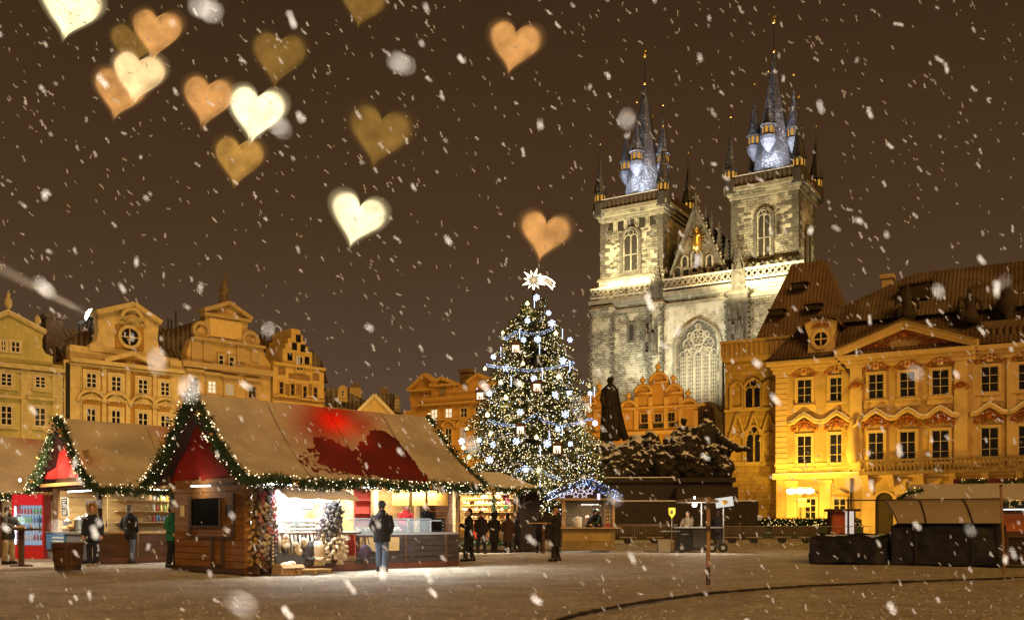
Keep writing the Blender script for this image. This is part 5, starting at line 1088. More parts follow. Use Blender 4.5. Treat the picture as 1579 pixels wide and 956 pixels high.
    for k in range(22):
        a = 2*PI*k/22+.14; r_ = (.78 if k % 4 == 0 else .62) if k % 2 == 0 else .30; pts.append((-.05+r_*math.cos(a), 0, r_*math.sin(a)))
    b.tube(pts+[pts[0]], .05, 5); ob('star_outline', b, wm, st)
    b = MB()
    for k in range(11): a = 2*PI*k/11; b.tube([(-.05, 0, 0), (-.05+.28*math.cos(a), .02, .28*math.sin(a))], .03, 4)
    ob('star_rays', b, bl, st); b = MB(); b.tube([(.3, 0, .28), (.75, 0, .22), (1.1, 0, .02), (1.35, 0, -.2), (1.25, 0, -.3), (1.33, 0, -.42), (1.2, 0, -.42), (1.2, 0, -.62), (.95, 0, -.35), (.6, 0, -.12), (.3, 0, -.1)], .04, 5); ob('tail_outline', b, wm, st); b = MB()
    for k in range(5): b.tube([(.35+.08*k, 0, .2-.07*k), (.75+.1*k, 0, .12-.10*k)], .03, 4); b.tube([(.8+.06*k, 0, .05-.08*k), (1.1+.04*k, 0, -.08-.08*k)], .03, 4)
    ob('tail_stripes', b, bl, st); ob('star_mast', MB().tube([(-.05, 0, -1.3), (-.05, 0, -.3)], .05, 6), MAT['dark_metal'], st)
tree()
# ================================================================== bronze monument on its stone base
def remeshed(name, mb, mat, parent, voxel, disp=0.0, dscale=.5, smooth=2, loc=None, rot=None):
    o = ob(name, mb, mat, parent, True, loc, rot)
    r = o.modifiers.new('merge', 'REMESH'); r.mode = 'VOXEL'; r.voxel_size = voxel; r.use_smooth_shade = True
    if smooth: s = o.modifiers.new('soften', 'SMOOTH'); s.factor = .5; s.iterations = smooth
    if disp:
        tx = bpy.data.textures.get('relief_%g' % dscale) or bpy.data.textures.new('relief_%g' % dscale, 'CLOUDS'); tx.noise_scale = dscale; tx.noise_depth = 4
        d_ = o.modifiers.new('relief', 'DISPLACE'); d_.texture = tx; d_.strength = disp; d_.mid_level = .5; d_.texture_coords = 'LOCAL'
    return o
def monument():
    Y = 75.0; F = Frame(1010, Y, -4); t = thing('bronze_monument', 'dark bronze memorial with standing cloaked figure and crouching groups, dusted with snow', 'monument', F.loc(), F.rz)
    br = M('bronze', (.022, .017, .012), .6, .4, 2, .3, 6, metal=.3); brs = M('snowy_bronze', (.024, .018, .013), .7, .4, 2, .4, 4, snow=.27); gr = M('dark_granite', (.035, .026, .02), .8, .3, 3, .1, 10)
    H = lambda px, py: F.h(px, py)
    # stepped base
    x0, z0 = H(868, 735); x1, _ = H(1128, 735); zt = H(1000, 737)[1]
    base = ob('pedestal', MB().box(x0, x1, -.5, 9, 0, zt), gr, t)
    ob('pedestal_coping', MB().box(x0-.2, x1+.2, -.8, 9, zt-.35, zt), gr, base); xa = H(1040, 750)[0]; ob('pedestal_block', MB().box(xa, H(1133, 750)[0], -1.6, -.5, 0, H(1040, 752)[1]), gr, base)
    ob('lower_step', MB().box(x0-1.5, x1+1.5, -3, 9, 0, H(1000, 774)[1]), gr, base); ob('step_snow', MB().box(x0-1.5, x1+1.5, -3, -.5, H(1000, 774)[1], H(1000, 774)[1]+.07), MAT['snow'], base); ob('coping_snow', MB().box(x0-.2, xa, -.8, 0, zt, zt+.06), MAT['snow'], base)
    # rocky mass
    rk = MB(); rnd = random.Random(3)
    for px, py, rx, rz_ in ((895, 722, 1.5, 1.0), (925, 708, 1.9, 1.6), (960, 712, 2.0, 1.6), (990, 705, 1.5, 1.9), (1005, 692, 1.1, 1.5), (1030, 712, 1.6, 1.6), (1060, 705, 1.8, 2.4), (1090, 712, 1.9, 2.2), (1110, 722, 1.3, 1.4), (940, 728, 3.2, 1.0), (1010, 730, 3.0, 1.2), (1080, 730, 2.4, 1.4), (905, 690, .7, .9), (1003, 682, .6, .8), (1118, 690, .8, .6), (1040, 690, .8, 1.1)):
        x, z = H(px, py); rk.ball((x, 2.4+rnd.uniform(-.6, .6), z), (rx, 2.2, rz_), 12, 8)
    remeshed('rock_mass', rk, brs, t, .10, 1.15, .7, 1)
    rk = MB()
    for px, py, r_ in ((985, 716, .8), (1000, 706, .7), (1016, 700, .7), (1030, 706, .8), (1046, 690, .8), (920, 716, .7), (950, 722, .8), (1075, 720, .9), (1100, 700, .7)):
        x, z = H(px, py); rk.ball((x, .6, z), (r_, .7, r_*1.2), 10, 8)
    remeshed('crouching_figures', rk, brs, t, .08, .7, .35, 1)
    # standing cloaked figure
    x, zb = H(942, 676); zh = H(942, 574)[1]; h = zh-zb; f = MB()
    f.lathe([(.82, zb), (.80, zb+h*.12), (.74, zb+h*.35), (.68, zb+h*.55), (.66, zb+h*.70), (.62, zb+h*.80), (.40, zb+h*.85), (.19, zb+h*.875), (.20, zb+h*.9)], x, 2.0, 16, 0, 1.0, .8)
    xr = H(965, 664)[0]; f.tube([(x+.3, 2.1, zb+h*.8), (x+.62, 2.2, zb+h*.45), (x+.95, 2.3, zb+h*.15), (xr+.15, 2.4, zb+.1)], [.35, .34, .36, .3], 8)
    f.ball((x+.02, 1.95, zb+h*.93), (.25, .27, .31), 12, 10); f.ball((x-.22, 1.9, zb+h*.925), (.07, .09, .09), 6, 5); f.ball((x+.05, 2.0, zb+h*.962), (.29, .30, .14), 10, 6)
    f.tube([(x-.5, 1.9, zb+h*.79), (x-.66, 1.7, zb+h*.62), (x-.35, 1.5, zb+h*.52), (x-.1, 1.42, zb+h*.55)], [.2, .19, .15, .1], 8); f.box(x-.25, x+.1, 1.36, 1.46, zb+h*.5, zb+h*.6)
    for k in range(7): a = -2.4+k*.32; f.tube([(x+.62*math.cos(a), 2+.5*math.sin(a), zb+h*.75), (x+.74*math.cos(a+.08), 2+.6*math.sin(a+.08), zb+h*.4), (x+.84*math.cos(a), 2+.7*math.sin(a), zb)], [.05, .1, .12], 5)
    remeshed('standing_figure', f, br, t, .055, .04, .3, 1)
    # hooded figure group on the right, with an outstretched arm
    def fig(px, head, foot, lean, w, arm=None, nm='warrior_figure'):
        x, zb = H(px, foot); zh = H(px, head)[1]; h = zh-zb; f = MB(); y = 1.2
        f.lathe([(w, zb), (w*1.05, zb+h*.2), (w*.85, zb+h*.45), (w*.9, zb+h*.65), (w*.5, zb+h*.8), (.17, zb+h*.85)], x, y, 12, 0, 1, .8); f.v = [(a+lean*max(0, (c-zb)/h)**1.3, b, c) for a, b, c in f.v]
        f.ball((x+lean*.95, y-.05, zb+h*.92), (.25, .28, .30), 10, 8); f.tube([(x+lean*.7-w*.6, y-.2, zb+h*.72), (x+lean*.5-w*1.1, y-.5, zb+h*.5), (x-w*.4, y-.8, zb+h*.42)], [.22, .2, .14], 7)
        if arm:
            pts = [(x+lean*.7+w*.4, y-.2, zb+h*.72)]+[(H(a, b)[0], y-.5, H(a, b)[1]) for a, b in arm]; f.tube(pts, [.3]+[.34]*(len(arm)-1)+[.12], 7)
        remeshed(nm, f, brs, t, .07, .18, .3, 1)
    fig(1094, 626, 735, -.1, .95, [(1118, 678), (1140, 690), (1160, 692)]); fig(1054, 640, 725, .15, .8); fig(1072, 655, 728, .1, .7); fig(1110, 668, 735, .3, .7); fig(1000, 664, 715, .2, .55, nm='kneeling_figure')
    # lamps over the front: black benches
monument()
# ================================================================== market stalls
SD = 45.2
S1 = Frame(0, 23.08, SD, X=-6.30)
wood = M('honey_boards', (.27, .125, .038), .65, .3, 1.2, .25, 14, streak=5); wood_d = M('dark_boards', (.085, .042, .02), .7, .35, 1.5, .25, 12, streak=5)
wood_p = M('pale_boards', (.46, .30, .13), .7, .25, 1.5, .2, 12, streak=5); frame_d = M('umber_battens', (.06, .03, .014), .6, .3, 3)
redcloth = M('red_canvas', (.28, .018, .012), .8, .35, 2, .3, 5)
def red_canvas_roof():
    """canvas that lets lamplight through, stained brown where it is soaked"""
    m, n, b = _nodes('red_roof_canvas'); L = n.links; g = n.nodes.new('ShaderNodeNewGeometry'); z = n.nodes.new('ShaderNodeTexNoise'); z.inputs['Scale'].default_value = 2.2; z.inputs['Detail'].default_value = 8; z.inputs['Roughness'].default_value = .75; L.new(g.outputs['Position'], z.inputs['Vector'])
    r = n.nodes.new('ShaderNodeValToRGB'); L.new(z.outputs['Fac'], r.inputs[0]); r.color_ramp.elements[0].position = .40; r.color_ramp.elements[0].color = (.018, .009, .005, 1); r.color_ramp.elements[1].position = .60; r.color_ramp.elements[1].color = (.042, .006, .004, 1)
    L.new(r.outputs[0], b.inputs['Base Color']); b.inputs['Roughness'].default_value = .7
    t = n.nodes.new('ShaderNodeBsdfTranslucent'); t.inputs[0].default_value = (.3, .012, .006, 1); mx = n.nodes.new('ShaderNodeMixShader'); mx.inputs[0].default_value = .12
    L.new(b.outputs[0], mx.inputs[1]); L.new(t.outputs[0], mx.inputs[2]); L.new(mx.outputs[0], n.nodes['Material Output'].inputs[0]); return m
def glow_tinted_snow(name, tint_amt):
    """packed snow; a mask paints red canvas glow into its colour, partly translucent"""
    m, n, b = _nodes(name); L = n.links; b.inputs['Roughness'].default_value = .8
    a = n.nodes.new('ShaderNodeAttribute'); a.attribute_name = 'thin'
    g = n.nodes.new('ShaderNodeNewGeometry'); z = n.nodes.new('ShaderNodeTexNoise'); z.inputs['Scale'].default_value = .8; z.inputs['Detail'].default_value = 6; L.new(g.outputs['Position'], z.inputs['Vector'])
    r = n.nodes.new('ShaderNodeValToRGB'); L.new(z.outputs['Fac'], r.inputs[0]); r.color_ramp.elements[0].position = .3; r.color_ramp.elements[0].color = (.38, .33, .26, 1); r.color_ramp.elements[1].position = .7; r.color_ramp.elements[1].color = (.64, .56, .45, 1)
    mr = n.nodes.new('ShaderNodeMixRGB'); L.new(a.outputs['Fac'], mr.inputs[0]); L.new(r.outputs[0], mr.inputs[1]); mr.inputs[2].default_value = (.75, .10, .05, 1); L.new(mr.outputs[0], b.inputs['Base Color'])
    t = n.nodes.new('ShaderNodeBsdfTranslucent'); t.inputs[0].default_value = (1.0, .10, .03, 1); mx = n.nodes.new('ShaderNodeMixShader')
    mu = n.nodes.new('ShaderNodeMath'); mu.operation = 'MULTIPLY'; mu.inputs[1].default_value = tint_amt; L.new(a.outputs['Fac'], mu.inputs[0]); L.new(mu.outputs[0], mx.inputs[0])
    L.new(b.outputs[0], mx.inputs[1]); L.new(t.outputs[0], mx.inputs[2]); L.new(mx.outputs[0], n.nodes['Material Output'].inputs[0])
    n2 = n.nodes.new('ShaderNodeTexNoise'); n2.inputs['Scale'].default_value = 5; n2.inputs['Detail'].default_value = 6; L.new(g.outputs['Position'], n2.inputs['Vector']); bp = n.nodes.new('ShaderNodeBump'); bp.inputs['Strength'].default_value = .45; bp.inputs['Distance'].default_value = .05; L.new(n2.outputs['Fac'], bp.inputs['Height']); L.new(bp.outputs[0], b.inputs['Normal'])
    return m
MAT['roof_canvas'] = red_canvas_roof(); MAT['roof_snow'] = glow_tinted_snow('roof_snow', .75)
def inpoly(x, y, poly):
    c = False; n = len(poly); j = n-1
    for i in range(n):
        xi, yi = poly[i]; xj, yj = poly[j]
        if (yi > y) != (yj > y) and x < (xj-xi)*(y-yi)/(yj-yi)+xi: c = not c
        j = i
    return c
def to_px(p): return (CX+FPX*p.x/p.y, HY-FPX*(p.z-CZ)/p.y)
def tent_roof(F, t, L, W, x0, x1, ze=2.23, zr=4.35, ov=.8, holes=(), glow=None, step=.06, seams=0):
    """canvas roof with a slightly hollow slope, covered by a snow sheet that has slid away in places"""
    def prof(f, side):      # f 0 at eave, 1 at ridge
        y = -ov+(W/2+ov)*f; y = y if side == 0 else W-y
        return y, ze+(zr-ze)*(f-.10*math.sin(PI*f)*(1-.3*f))
    c = MB(); nf = 14
    for side in (0, 1):
        for dz in (0,):
            vs = []; 
            for i in (0, 1):
                for k in range(nf+1): y, z = prof(k/nf, side); vs.append(((x0, x1)[i], y, z+dz))
            c.add(vs, [(k, nf+1+k, nf+2+k, k+1) for k in range(nf)])
    roof = ob('canvas_roof', c, MAT['roof_canvas'], t)
    # snow, front slope as a fine sheet, back slope coarse
    nx, ny = int((x1-x0)/step), int(math.hypot(W/2+ov, zr-ze)/step); V = []; thin = []; keep = {}
    for j in range(ny+1):
        for i in range(nx+1):
            f = j/ny; x = x0+.02+(x1-x0-.04)*i/nx; y, z = prof(f, 0); w = F.world(x, y, z); th = .055+.045*mnoise.noise(w*.9)+.02*mnoise.noise(w*2.6)+.01*mnoise.noise(w*7)
            if f < .05: th *= f/.05
            V.append((x, y-th*.6, z+th*.8+.004)); v_ = 0
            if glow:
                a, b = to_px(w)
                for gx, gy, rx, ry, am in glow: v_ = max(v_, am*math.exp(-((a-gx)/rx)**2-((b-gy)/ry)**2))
            thin.append(v_)  # mask for the painted red glow, snow depth unchanged
    Fc = []
    for j in range(ny):
        for i in range(nx):
            k = j*(nx+1)+i
            if holes:
                m = (Vector(V[k])+Vector(V[k+nx+2]))/2; w = F.world(m.x, m.y, m.z); a, b = to_px(w); a += 4*mnoise.noise(w*3)+1.5*mnoise.noise(w*11); b += 4*mnoise.noise(w*5+Vector((9, 0, 0)))+1.5*mnoise.noise(w*11)
                if any(inpoly(a, b, h) for h in holes): continue
                if a < 600 and any(inpoly(a, b, h) for h in SCRAPS) and mnoise.noise(w*9) > .05: continue
            Fc.append((k, k+1, k+nx+2, k+nx+1))
    mb = MB(); mb.v = V; mb.f = Fc; s = ob('roof_snow', mb, MAT['roof_snow'], roof, True, fix=False)
    at = s.data.attributes.new('thin', 'FLOAT', 'POINT'); at.data.foreach_set('value', thin)
    b = MB(); vs = []
    for i in (0, 1):
        for k in range(nf+1): y, z = prof(k/nf, 1); vs.append(((x0, x1)[i], y+.02, z+.05))
    b.add(vs, [(k, nf+1+k, nf+2+k, k+1) for k in range(nf)]); ob('back_snow', b, MAT['snow'], roof, fix=False)
    for k in range(seams):
        x = x0+(x1-x0)*(k+1)/(seams+1); sm = MB(); sm.tube([(x+.25*(q/9-.5), prof(q/9, 0)[0]-.05, prof(q/9, 0)[1]+.055) for q in range(10)], .007, 4); ob('seam_cord', sm, frame_d, roof)
    return prof
SCRAPS = [[(455, 705), (480, 690), (500, 672), (545, 690), (570, 735), (480, 728)]]
def planks(t, name, x0, x1, z0, z1, y, hgt, mat, parent=None, axis='x', gap=.012, th=.04):
    n = max(1, round((z1-z0)/hgt)); h = (z1-z0)/n
    for k in range(n):
        j = random.uniform(-.006, .006)
        if axis == 'x': block(name, x0, x1, y-th+j, y+j, z0+k*h+gap/2, z0+(k+1)*h-gap/2, mat, parent or t)
        else: block(name, y-th+j, y+j, x0, x1, z0+k*h+gap/2, z0+(k+1)*h-gap/2, mat, parent or t)

def light_tube(parent, a, b, col, st, name='tube_lamp'):
    m = MB(); m.tube([a, b], .022, 8); return ob(name, m, EM(name+'_glow_%d' % len(bpy.data.materials), col, st), parent)

# ------------------------------------------------ the big stall in front
def big_stall():
    F = S1; L, W = 6.75, 3.55
    FG = Frame(0, 0, SD-90); q = F.world(0, W, 0); FG.o = Vector((q.x, q.y))
    t = thing('market_stall', 'large honey-wood market stall with snowy tent roof and a bare red patch', 'market stall', F.loc(), F.rz, 'market stalls')
    H1 = [(548, 690), (553, 683), (563, 678), (570, 664), (585, 661), (600, 667), (612, 680), (623, 692), (635, 705), (643, 717), (652, 728), (660, 740), (658, 748), (635, 745), (611, 740), (588, 736), (567, 733), (562, 725), (556, 708), (548, 697)]
    H2 = [(482, 675), (490, 672), (502, 674), (512, 678), (522, 686), (538, 690), (547, 699), (553, 708), (560, 722), (563, 733), (544, 733), (526, 725), (512, 721), (500, 717), (488, 711), (497, 700), (483, 690)]
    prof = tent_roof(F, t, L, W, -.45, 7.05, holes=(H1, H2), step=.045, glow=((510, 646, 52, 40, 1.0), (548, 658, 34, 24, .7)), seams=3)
    # frame posts, plinth, floor
    for x in (.05, 2.62, L-.05):
        for y in (.05, W-.05): block('post', x-.06, x+.06, y-.06, y+.06, 0, 2.35, wood_p if y < 1 and x > 2 else wood, t)
    block('floor', 0.02, L, .06, W, .02, .14, wood_d, t); block('plinth', -.07, L+.02, -.03, .05, .0, .15, M('red_brown_sill', (.12, .04, .02), .6, .3), t)
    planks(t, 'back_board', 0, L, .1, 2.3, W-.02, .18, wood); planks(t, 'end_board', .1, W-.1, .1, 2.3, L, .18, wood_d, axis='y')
    # gable end facing the viewer: horizontal boards
    planks(t, 'board', 0.0, W, .12, 2.32, .0, .165, wood, axis='y', th=.05); block('gap_light_block', .005, .03, .02, W-.02, .1, 2.34, wood_d, t); block('sill_beam', -.09, .02, -.02, W+.02, .0, .13, wood_d, t)  # panel behind the boards is added to block shop light in the gaps
    yy = lambda px: W-FG.x(px); zz = lambda px, py: FG.z(px, py)
    def gbox(nm, l, r_, a, b, x0, x1, mat, par=t): return block(nm, x0, x1, yy(r_), yy(l), zz((l+r_)/2, b), zz((l+r_)/2, a), mat, par)
    hatch = gbox('serving_hatch', 300, 343, 768, 810, -.085, -.05, M('black_board', (.006, .005, .004), .9, spec=.05), t)
    for l, r_, a, b in ((296, 299, 765, 826), (363, 366, 760, 828), (296, 366, 826, 828.5), (300, 366, 746, 748.5), (343, 345.5, 768, 811), (299, 345, 810, 812.5)): gbox('batten', l, r_, a, b, -.11, -.05, frame_d)
    for l, r_, a, b in ((331, 334.5, 828, 871), (347, 350, 828, 870), (331, 350, 869, 872)): gbox('batten', l, r_, a, b, -.11, -.05, frame_d)
    pst = gbox('poster', 351.5, 361.5, 778, 796, -.065, -.05, M('poster_black', (.02, .02, .03), .5)); gbox('poster_print', 354, 359, 789, 794, -.075, -.065, M('poster_yellow', (.7, .5, .12)), pst)
    for k in range(3): gbox('poster_line', 353, 360, 780+k*2.6, 781.3+k*2.6, -.075, -.065, M('poster_text', (.55, .5, .4)), pst)
    nt_ = gbox('notice', 281, 287, 779, 796, -.062, -.05, M('notice_paper', (.75, .6, .35))); 
    for k in range(4): gbox('notice_line', 282.2, 286, 782+k*3, 783+k*3, -.066, -.062, M('notice_text', (.2, .12, .06)), nt_)
    gt = MB(); gt.tube([(-.16, yy(304), zz(304, 749.5)), (-.16, yy(333), zz(333, 749))], .022, 8); ob('tube_lamp', gt, EM('gable_tube', (1, .93, .8), 4.0), t)
    lamp('gable_tube_light', 'POINT', F.world(-.32, (yy(304)+yy(333))/2, 2.12), 9, (1, .85, .6), size=.15)
    # red cloth in the gable
    n = 12; c = MB(); vs = []
    for j in range(n+1):
        for i in range(n+1):
            f = j/n; hw = (W/2+.35)*(1-f)+.05; y = W/2+hw*(2*i/n-1); z = 2.28+(1.85)*f; vs.append((-.02-.05*mnoise.noise(Vector((y*2.2, z*2.2, 1)))-.03*math.sin(y*4+z*3), y, z))
    c.add(vs, [(j*(n+1)+i, j*(n+1)+i+1, (j+1)*(n+1)+i+1, (j+1)*(n+1)+i) for j in range(n) for i in range(n)]); ob('gable_cloth', c, redcloth, t, True, fix=False)
    bz = MB(); bz.bar((-.25, -.55, 2.16), (-.25, .02, 2.36), .05, .12); bz.bar((-.25, W+.65, 2.2), (-.25, W-.1, 2.36), .05, .12); ob('eave_bracket', bz, wood_d, t)
    # ---- fur and wool shop: x from 0.1 to xs
    xs = F.x(548); white = M('white_fleece', (.82, .80, .76), .9, .08, 6, .4, 30)
    inner = M('white_lining', (.84, .82, .78), .85, .05)
    block('shop_back', .3, xs, 1.25, 1.28, .15, 2.3, inner, t); block('shop_side', xs, xs+.03, .1, 1.25, .9, 2.25, wood_p, t)
    tb = ob('shop_counter', MB().box(.25, xs, -.25, 1.2, .93, .98), wood_d, t); block('counter_cloth', .28, xs-.03, -.22, 1.15, .98, 1.0, inner, tb)
    # white awning flap under the eave
    a = MB(); xa, xb = F.x(430, -.6), F.x(541, -.6); nn = 10; vs = [(xa+(xb-xa)*i/nn, y, z+.02*math.sin(i*1.9)) for (y, z) in ((-.15, 2.12), (-.55, 2.02), (-1.0, 1.80)) for i in range(nn+1)]
    vs = [(x, y, z-(x-xa)*.015) for x, y, z in vs]; a.add(vs, [(j*(nn+1)+i, j*(nn+1)+i+1, (j+1)*(nn+1)+i+1, (j+1)*(nn+1)+i) for j in range(2) for i in range(nn)]); aw = ob('awning', a, M('awning_cloth', (.70, .66, .58), .8, .08), t, True, fix=False)
    for k, (x0, x1) in enumerate(((.5, 1.5), (1.7, xs-.1))):
        light_tube(t, (x0, .1, 2.16), (x1, .1, 2.16), (.97, 1, .97), 22); 
    l = lamp('shop_light', 'AREA', F.world(.35+(xs-.35)/2, .15, 2.12), 165, (.98, 1.0, .94), F.world(.35+(xs-.35)/2, .35, 0), xs-.6, sy=.25)
    l2 = lamp('shop_front_light', 'AREA', F.world(xs/2+.1, -.55, 1.92), 120, (.98, 1.0, .94), F.world(xs/2+.1, -.95, 0), xs-.8, sy=.15)
    # shop wares: hanging mitten and slipper bundles
    def mitten_mesh(mat, seed, foot=False):
        b = MB(); b.ball((0, 0, 0), (.052, .036, .072), 8, 6); b.ball((.06, 0, .01), (.022, .022, .045), 6, 5, Matrix.Rotation(.5, 3, 'Y')); b.tube([(0, 0, .08), (0, 0, .15)], [.045, .05], 7)
        m = b.mesh('mitten'); m.materials.append(mat); m.polygons.foreach_set('use_smooth', [True]*len(m.polygons)); return m
    def slipper_mesh(mat):
        b = MB(); b.ball((0, -.03, 0), (.048, .085, .042), 8, 6); b.ball((0, .07, .05), (.05, .045, .06), 8, 6); m = b.mesh('slipper'); m.materials.append(mat); m.polygons.foreach_set('use_smooth', [True]*len(m.polygons)); return m
    wools = [M('wool_%d' % k, c, .95, .35, 20, .5, 60) for k, c in enumerate(((.20, .20, .24), (.48, .10, .13), (.50, .42, .28), (.33, .30, .34), (.55, .22, .25), (.62, .55, .42)))]
    tans = [M('suede_%d' % k, c, .95, .3, 10, .4, 40) for k, c in enumerate(((.40, .25, .08), (.34, .21, .08), (.28, .20, .12), (.45, .30, .12)))]
    greys = [M('dark_felt_%d' % k, c, .95, .3, 10) for k, c in enumerate(((.06, .055, .06), (.10, .09, .09), (.14, .13, .12)))]; creams = [M('cream_wool_%d' % k, c, .95, .15, 14, .5, 50) for k, c in enumerate(((.70, .60, .44), (.62, .52, .38), (.76, .68, .54)))]
    mw = [mitten_mesh(m, 0) for m in wools]; mt = [slipper_mesh(m) for m in tans]; mg = [mitten_mesh(m, 0) for m in greys]; mc = [slipper_mesh(m) for m in creams]
    rnd = random.Random(5)
    def bundle(px, top, bot, y, r_, meshes, n, name, label, cat, group, flat=False, cols=None):
        x = F.x(px, y); z0, z1 = F.z(px, bot, y), F.z(px, top, y)
        for k in range(n):
            f = (k+.5)/n; a = k*2.399; z = z0+(z1-z0)*f; rr = r_*rnd.uniform(.75, 1.05)*(.85+.25*math.sin(f*3)); p = F.world(x+rr*math.cos(a), y+rr*math.sin(a), z)
            ix = int(k*.37+rnd.random()*2) % len(meshes); o = ob(name, meshes[ix], None, None, loc=p, rot=(rnd.uniform(-.5, .5)+(.4 if flat else PI+.5), rnd.uniform(-.4, .4), a+F.rz+PI/2), scale=(rnd.uniform(.9, 1.25),)*3); tag(o, (cols[ix]+' ' if cols else '')+label, cat, group+(', '+cols[ix] if cols else ''))
        core = MB(); core.tube([(x, y, .14), (x, y, z1+.05)], .02, 6); core.lathe([(r_*.5, z0), (r_*.72, (z0+z1)/2), (r_*.5, z1)], x, y, 10); ob('display_post', core, greys[0] if name == 'felt_mitten' else wood_d, t)
    bundle(397, 752, 878, -.06, .20, mt, 62, 'suede_slipper', 'suede slipper in the tall bundle nearest the wooden corner', 'slipper', 'tan slippers bundled at the corner', True, ('golden tan', 'brown tan', 'grey brown', 'light tan'))
    bundle(413, 752, 856, -.32, .19, mw, 74, 'woollen_mitten', 'woollen mitten in the bundle beside the tan slippers', 'mitten', 'woollen mittens bundled at the corner', cols=('charcoal', 'crimson', 'beige', 'mauve grey', 'pink', 'cream'))
    bundle(514, 772, 838, -.5, .20, mg, 54, 'felt_mitten', 'felt mitten in the upper half of the bundle right of the fur counter', 'mitten', 'dark mittens bundled right of the counter', cols=('black', 'dark grey', 'brown grey'))
    bundle(516, 826, 866, -.5, .22, mc, 46, 'fleece_slipper', 'fleece slipper in the lower half of the bundle right of the fur counter', 'slipper', 'cream slippers bundled right of the counter', True, ('cream', 'sand', 'ivory'))
    bundle(497, 800, 846, -.3, .13, [mc[0], mw[2], mw[3]], 24, 'mixed_mitten', 'mitten in the slim bundle behind the felt mittens', 'mitten', 'mittens in the slim bundle', True, ('cream', 'beige', 'grey'))
    # scarves below the counter
    for k in range(11):
        x = F.x(431+k*6.2, -.3); c = M('scarf_%d' % k, ((.5, .45, .36), (.09, .08, .08), (.42, .36, .27), (.6, .55, .45), (.16, .14, .12))[k % 5], .95, .5, 25, .4, 40); ln = rnd.uniform(.35, .52); b = MB()
        b.tube([(x, -.30, .92), (x+rnd.uniform(-.02, .02), -.33, .7), (x+rnd.uniform(-.02, .02), -.32, .92-ln)], [.045, .06, .05], 8, .5)
        for q in range(5): b.tube([(x-.04+q*.02, -.32, .92-ln), (x-.045+q*.022, -.33, .84-ln)], .006, 3)
        o = ob('knitted_scarf', b, c, None, True, loc=F.loc(), rot=(0, 0, F.rz)); tag(o, ('cream', 'black', 'beige', 'ivory', 'grey-brown')[k % 5]+' knitted scarf hanging below the fur counter, number %s from the corner' % ('one two three four five six seven eight nine ten eleven'.split()[k]), 'scarf', 'scarves below the fur counter')
    # sheepskins: white rug and two fleece waistcoats
    for k, (px, py, s_, lab) in enumerate(((440, 835, 1.0, 'beige sheepskin mitt leaning diagonally at the left end of the scarves'), (459, 846, .9, 'cream sheepskin bundle hanging in the middle of the scarves'), (472, 838, 1.0, 'cream sheepskin bundle hanging right of the scarves'))):
        x, z = F.h(px, py, -.42); b = MB(); b.ball((0, 0, 0), (.10*s_, .05, .16*s_), 10, 8); b.ball((.05, -.02, -.08), (.10*s_, .05, .09), 8, 6); b.ball((-.05, -.01, .1), (.07, .05, .08), 8, 6); o = remeshed('sheepskin', b, creams[k], None, .02, .05, .06, 1, F.world(x, -.42, z), (0, .5-.4*k, F.rz)); tag(o, lab, 'sheepskin', 'sheepskins on the stall front')
    for k, (px, w_, lab, mt_) in enumerate(((491, .2, 'tall cream fleece waistcoat hanging at the right end of the fur counter', creams[0]), (478, .15, 'black fleece waistcoat hanging beside the tall cream one', greys[0]))):
        x, z0 = F.h(px, 872, -.45); z1 = F.z(px, 834, -.45); b = MB(); b.lathe([(w_*.9, z0), (w_*1.05, z0+.1), (w_*.8, (z0+z1)/2), (w_*1.0, z1-.15), (w_*.5, z1)], 0, 0, 12, 0, 1, .4); b.tube([(-w_*.8, -.04, z0+.2), (-w_*.2, -.12, z0+.14), (w_*.3, -.1, z0+.2)], .05, 6); o = ob('fleece_waistcoat', b, mt_, None, True, loc=F.world(x, -.45, 0), rot=(0, 0, F.rz)); tag(o, lab, 'waistcoat', 'waistcoats on the stall front')
    # dark patterned strip, cardboard box, pallet
    x = F.x(420, -.5); b = MB(); b.box(-.07, .07, -.03, .03, .12, .95); ps = ob('pattern_strip', b, greys[0], None, loc=F.world(x, -.5, 0), rot=(0, 0, F.rz)); tag(ps, 'narrow black strip of white-dotted fabric hanging by the corner bundle', 'fabric strip')
    for k in range(9): d_ = MB(); d_.ball((0, -.035, .18+k*.085), (.025, .01, .028), 8, 5); ob('dot', d_, creams[0], ps)
    card = M('cardboard', (.42, .26, .12), .9, .15); x = F.x(443, -.75); cb = thing('cardboard_box', 'open brown cardboard box on the snow below the scarves', 'box', F.world(x, -.75, 0), F.rz)
    b = MB(); w2, d2, h2 = .30, .2, .24; b.box(-w2, w2, -d2, -d2+.015, .02, h2); b.box(-w2, w2, d2-.015, d2, .02, h2); b.box(-w2, -w2+.015, -d2+.015, d2-.015, .02, h2); b.box(w2-.015, w2, -d2+.015, d2-.015, .02, h2); b.box(-w2, w2, -d2, d2, 0, .02); ob('carton', b, card, cb); b = MB(); b.bar((-w2, d2, h2), (-w2, d2+.14, h2+.1), .02, .5); ob('flap', MB().add([(-w2, -d2, h2), (w2, -d2, h2), (w2, -d2-.1, h2-.08), (-w2, -d2-.1, h2-.08)], [(0, 1, 2, 3)]), card, cb, fix=False)
    h = MB(); h.ball((.12, -d2-.002, .15), (.035, .006, .02), 10, 5); ob('hand_hole', h, frame_d, cb); b = MB(); b.ball((0, 0, .2), (.22, .15, .1), 8, 6); b.ball((.1, -.03, .24), (.12, .1, .08), 8, 6); ob('packed_fleece', b, creams[2], cb, True)
    x = F.x(476, -.8); pl = thing('pallet', 'low wooden pallet under the waistcoats beside the cardboard box', 'pallet', F.world(x, -.75, 0), F.rz)
    for k in range(5): block('slat', -.5, .5, -.3+k*.13, -.22+k*.13, .085, .11, wood_p, pl)
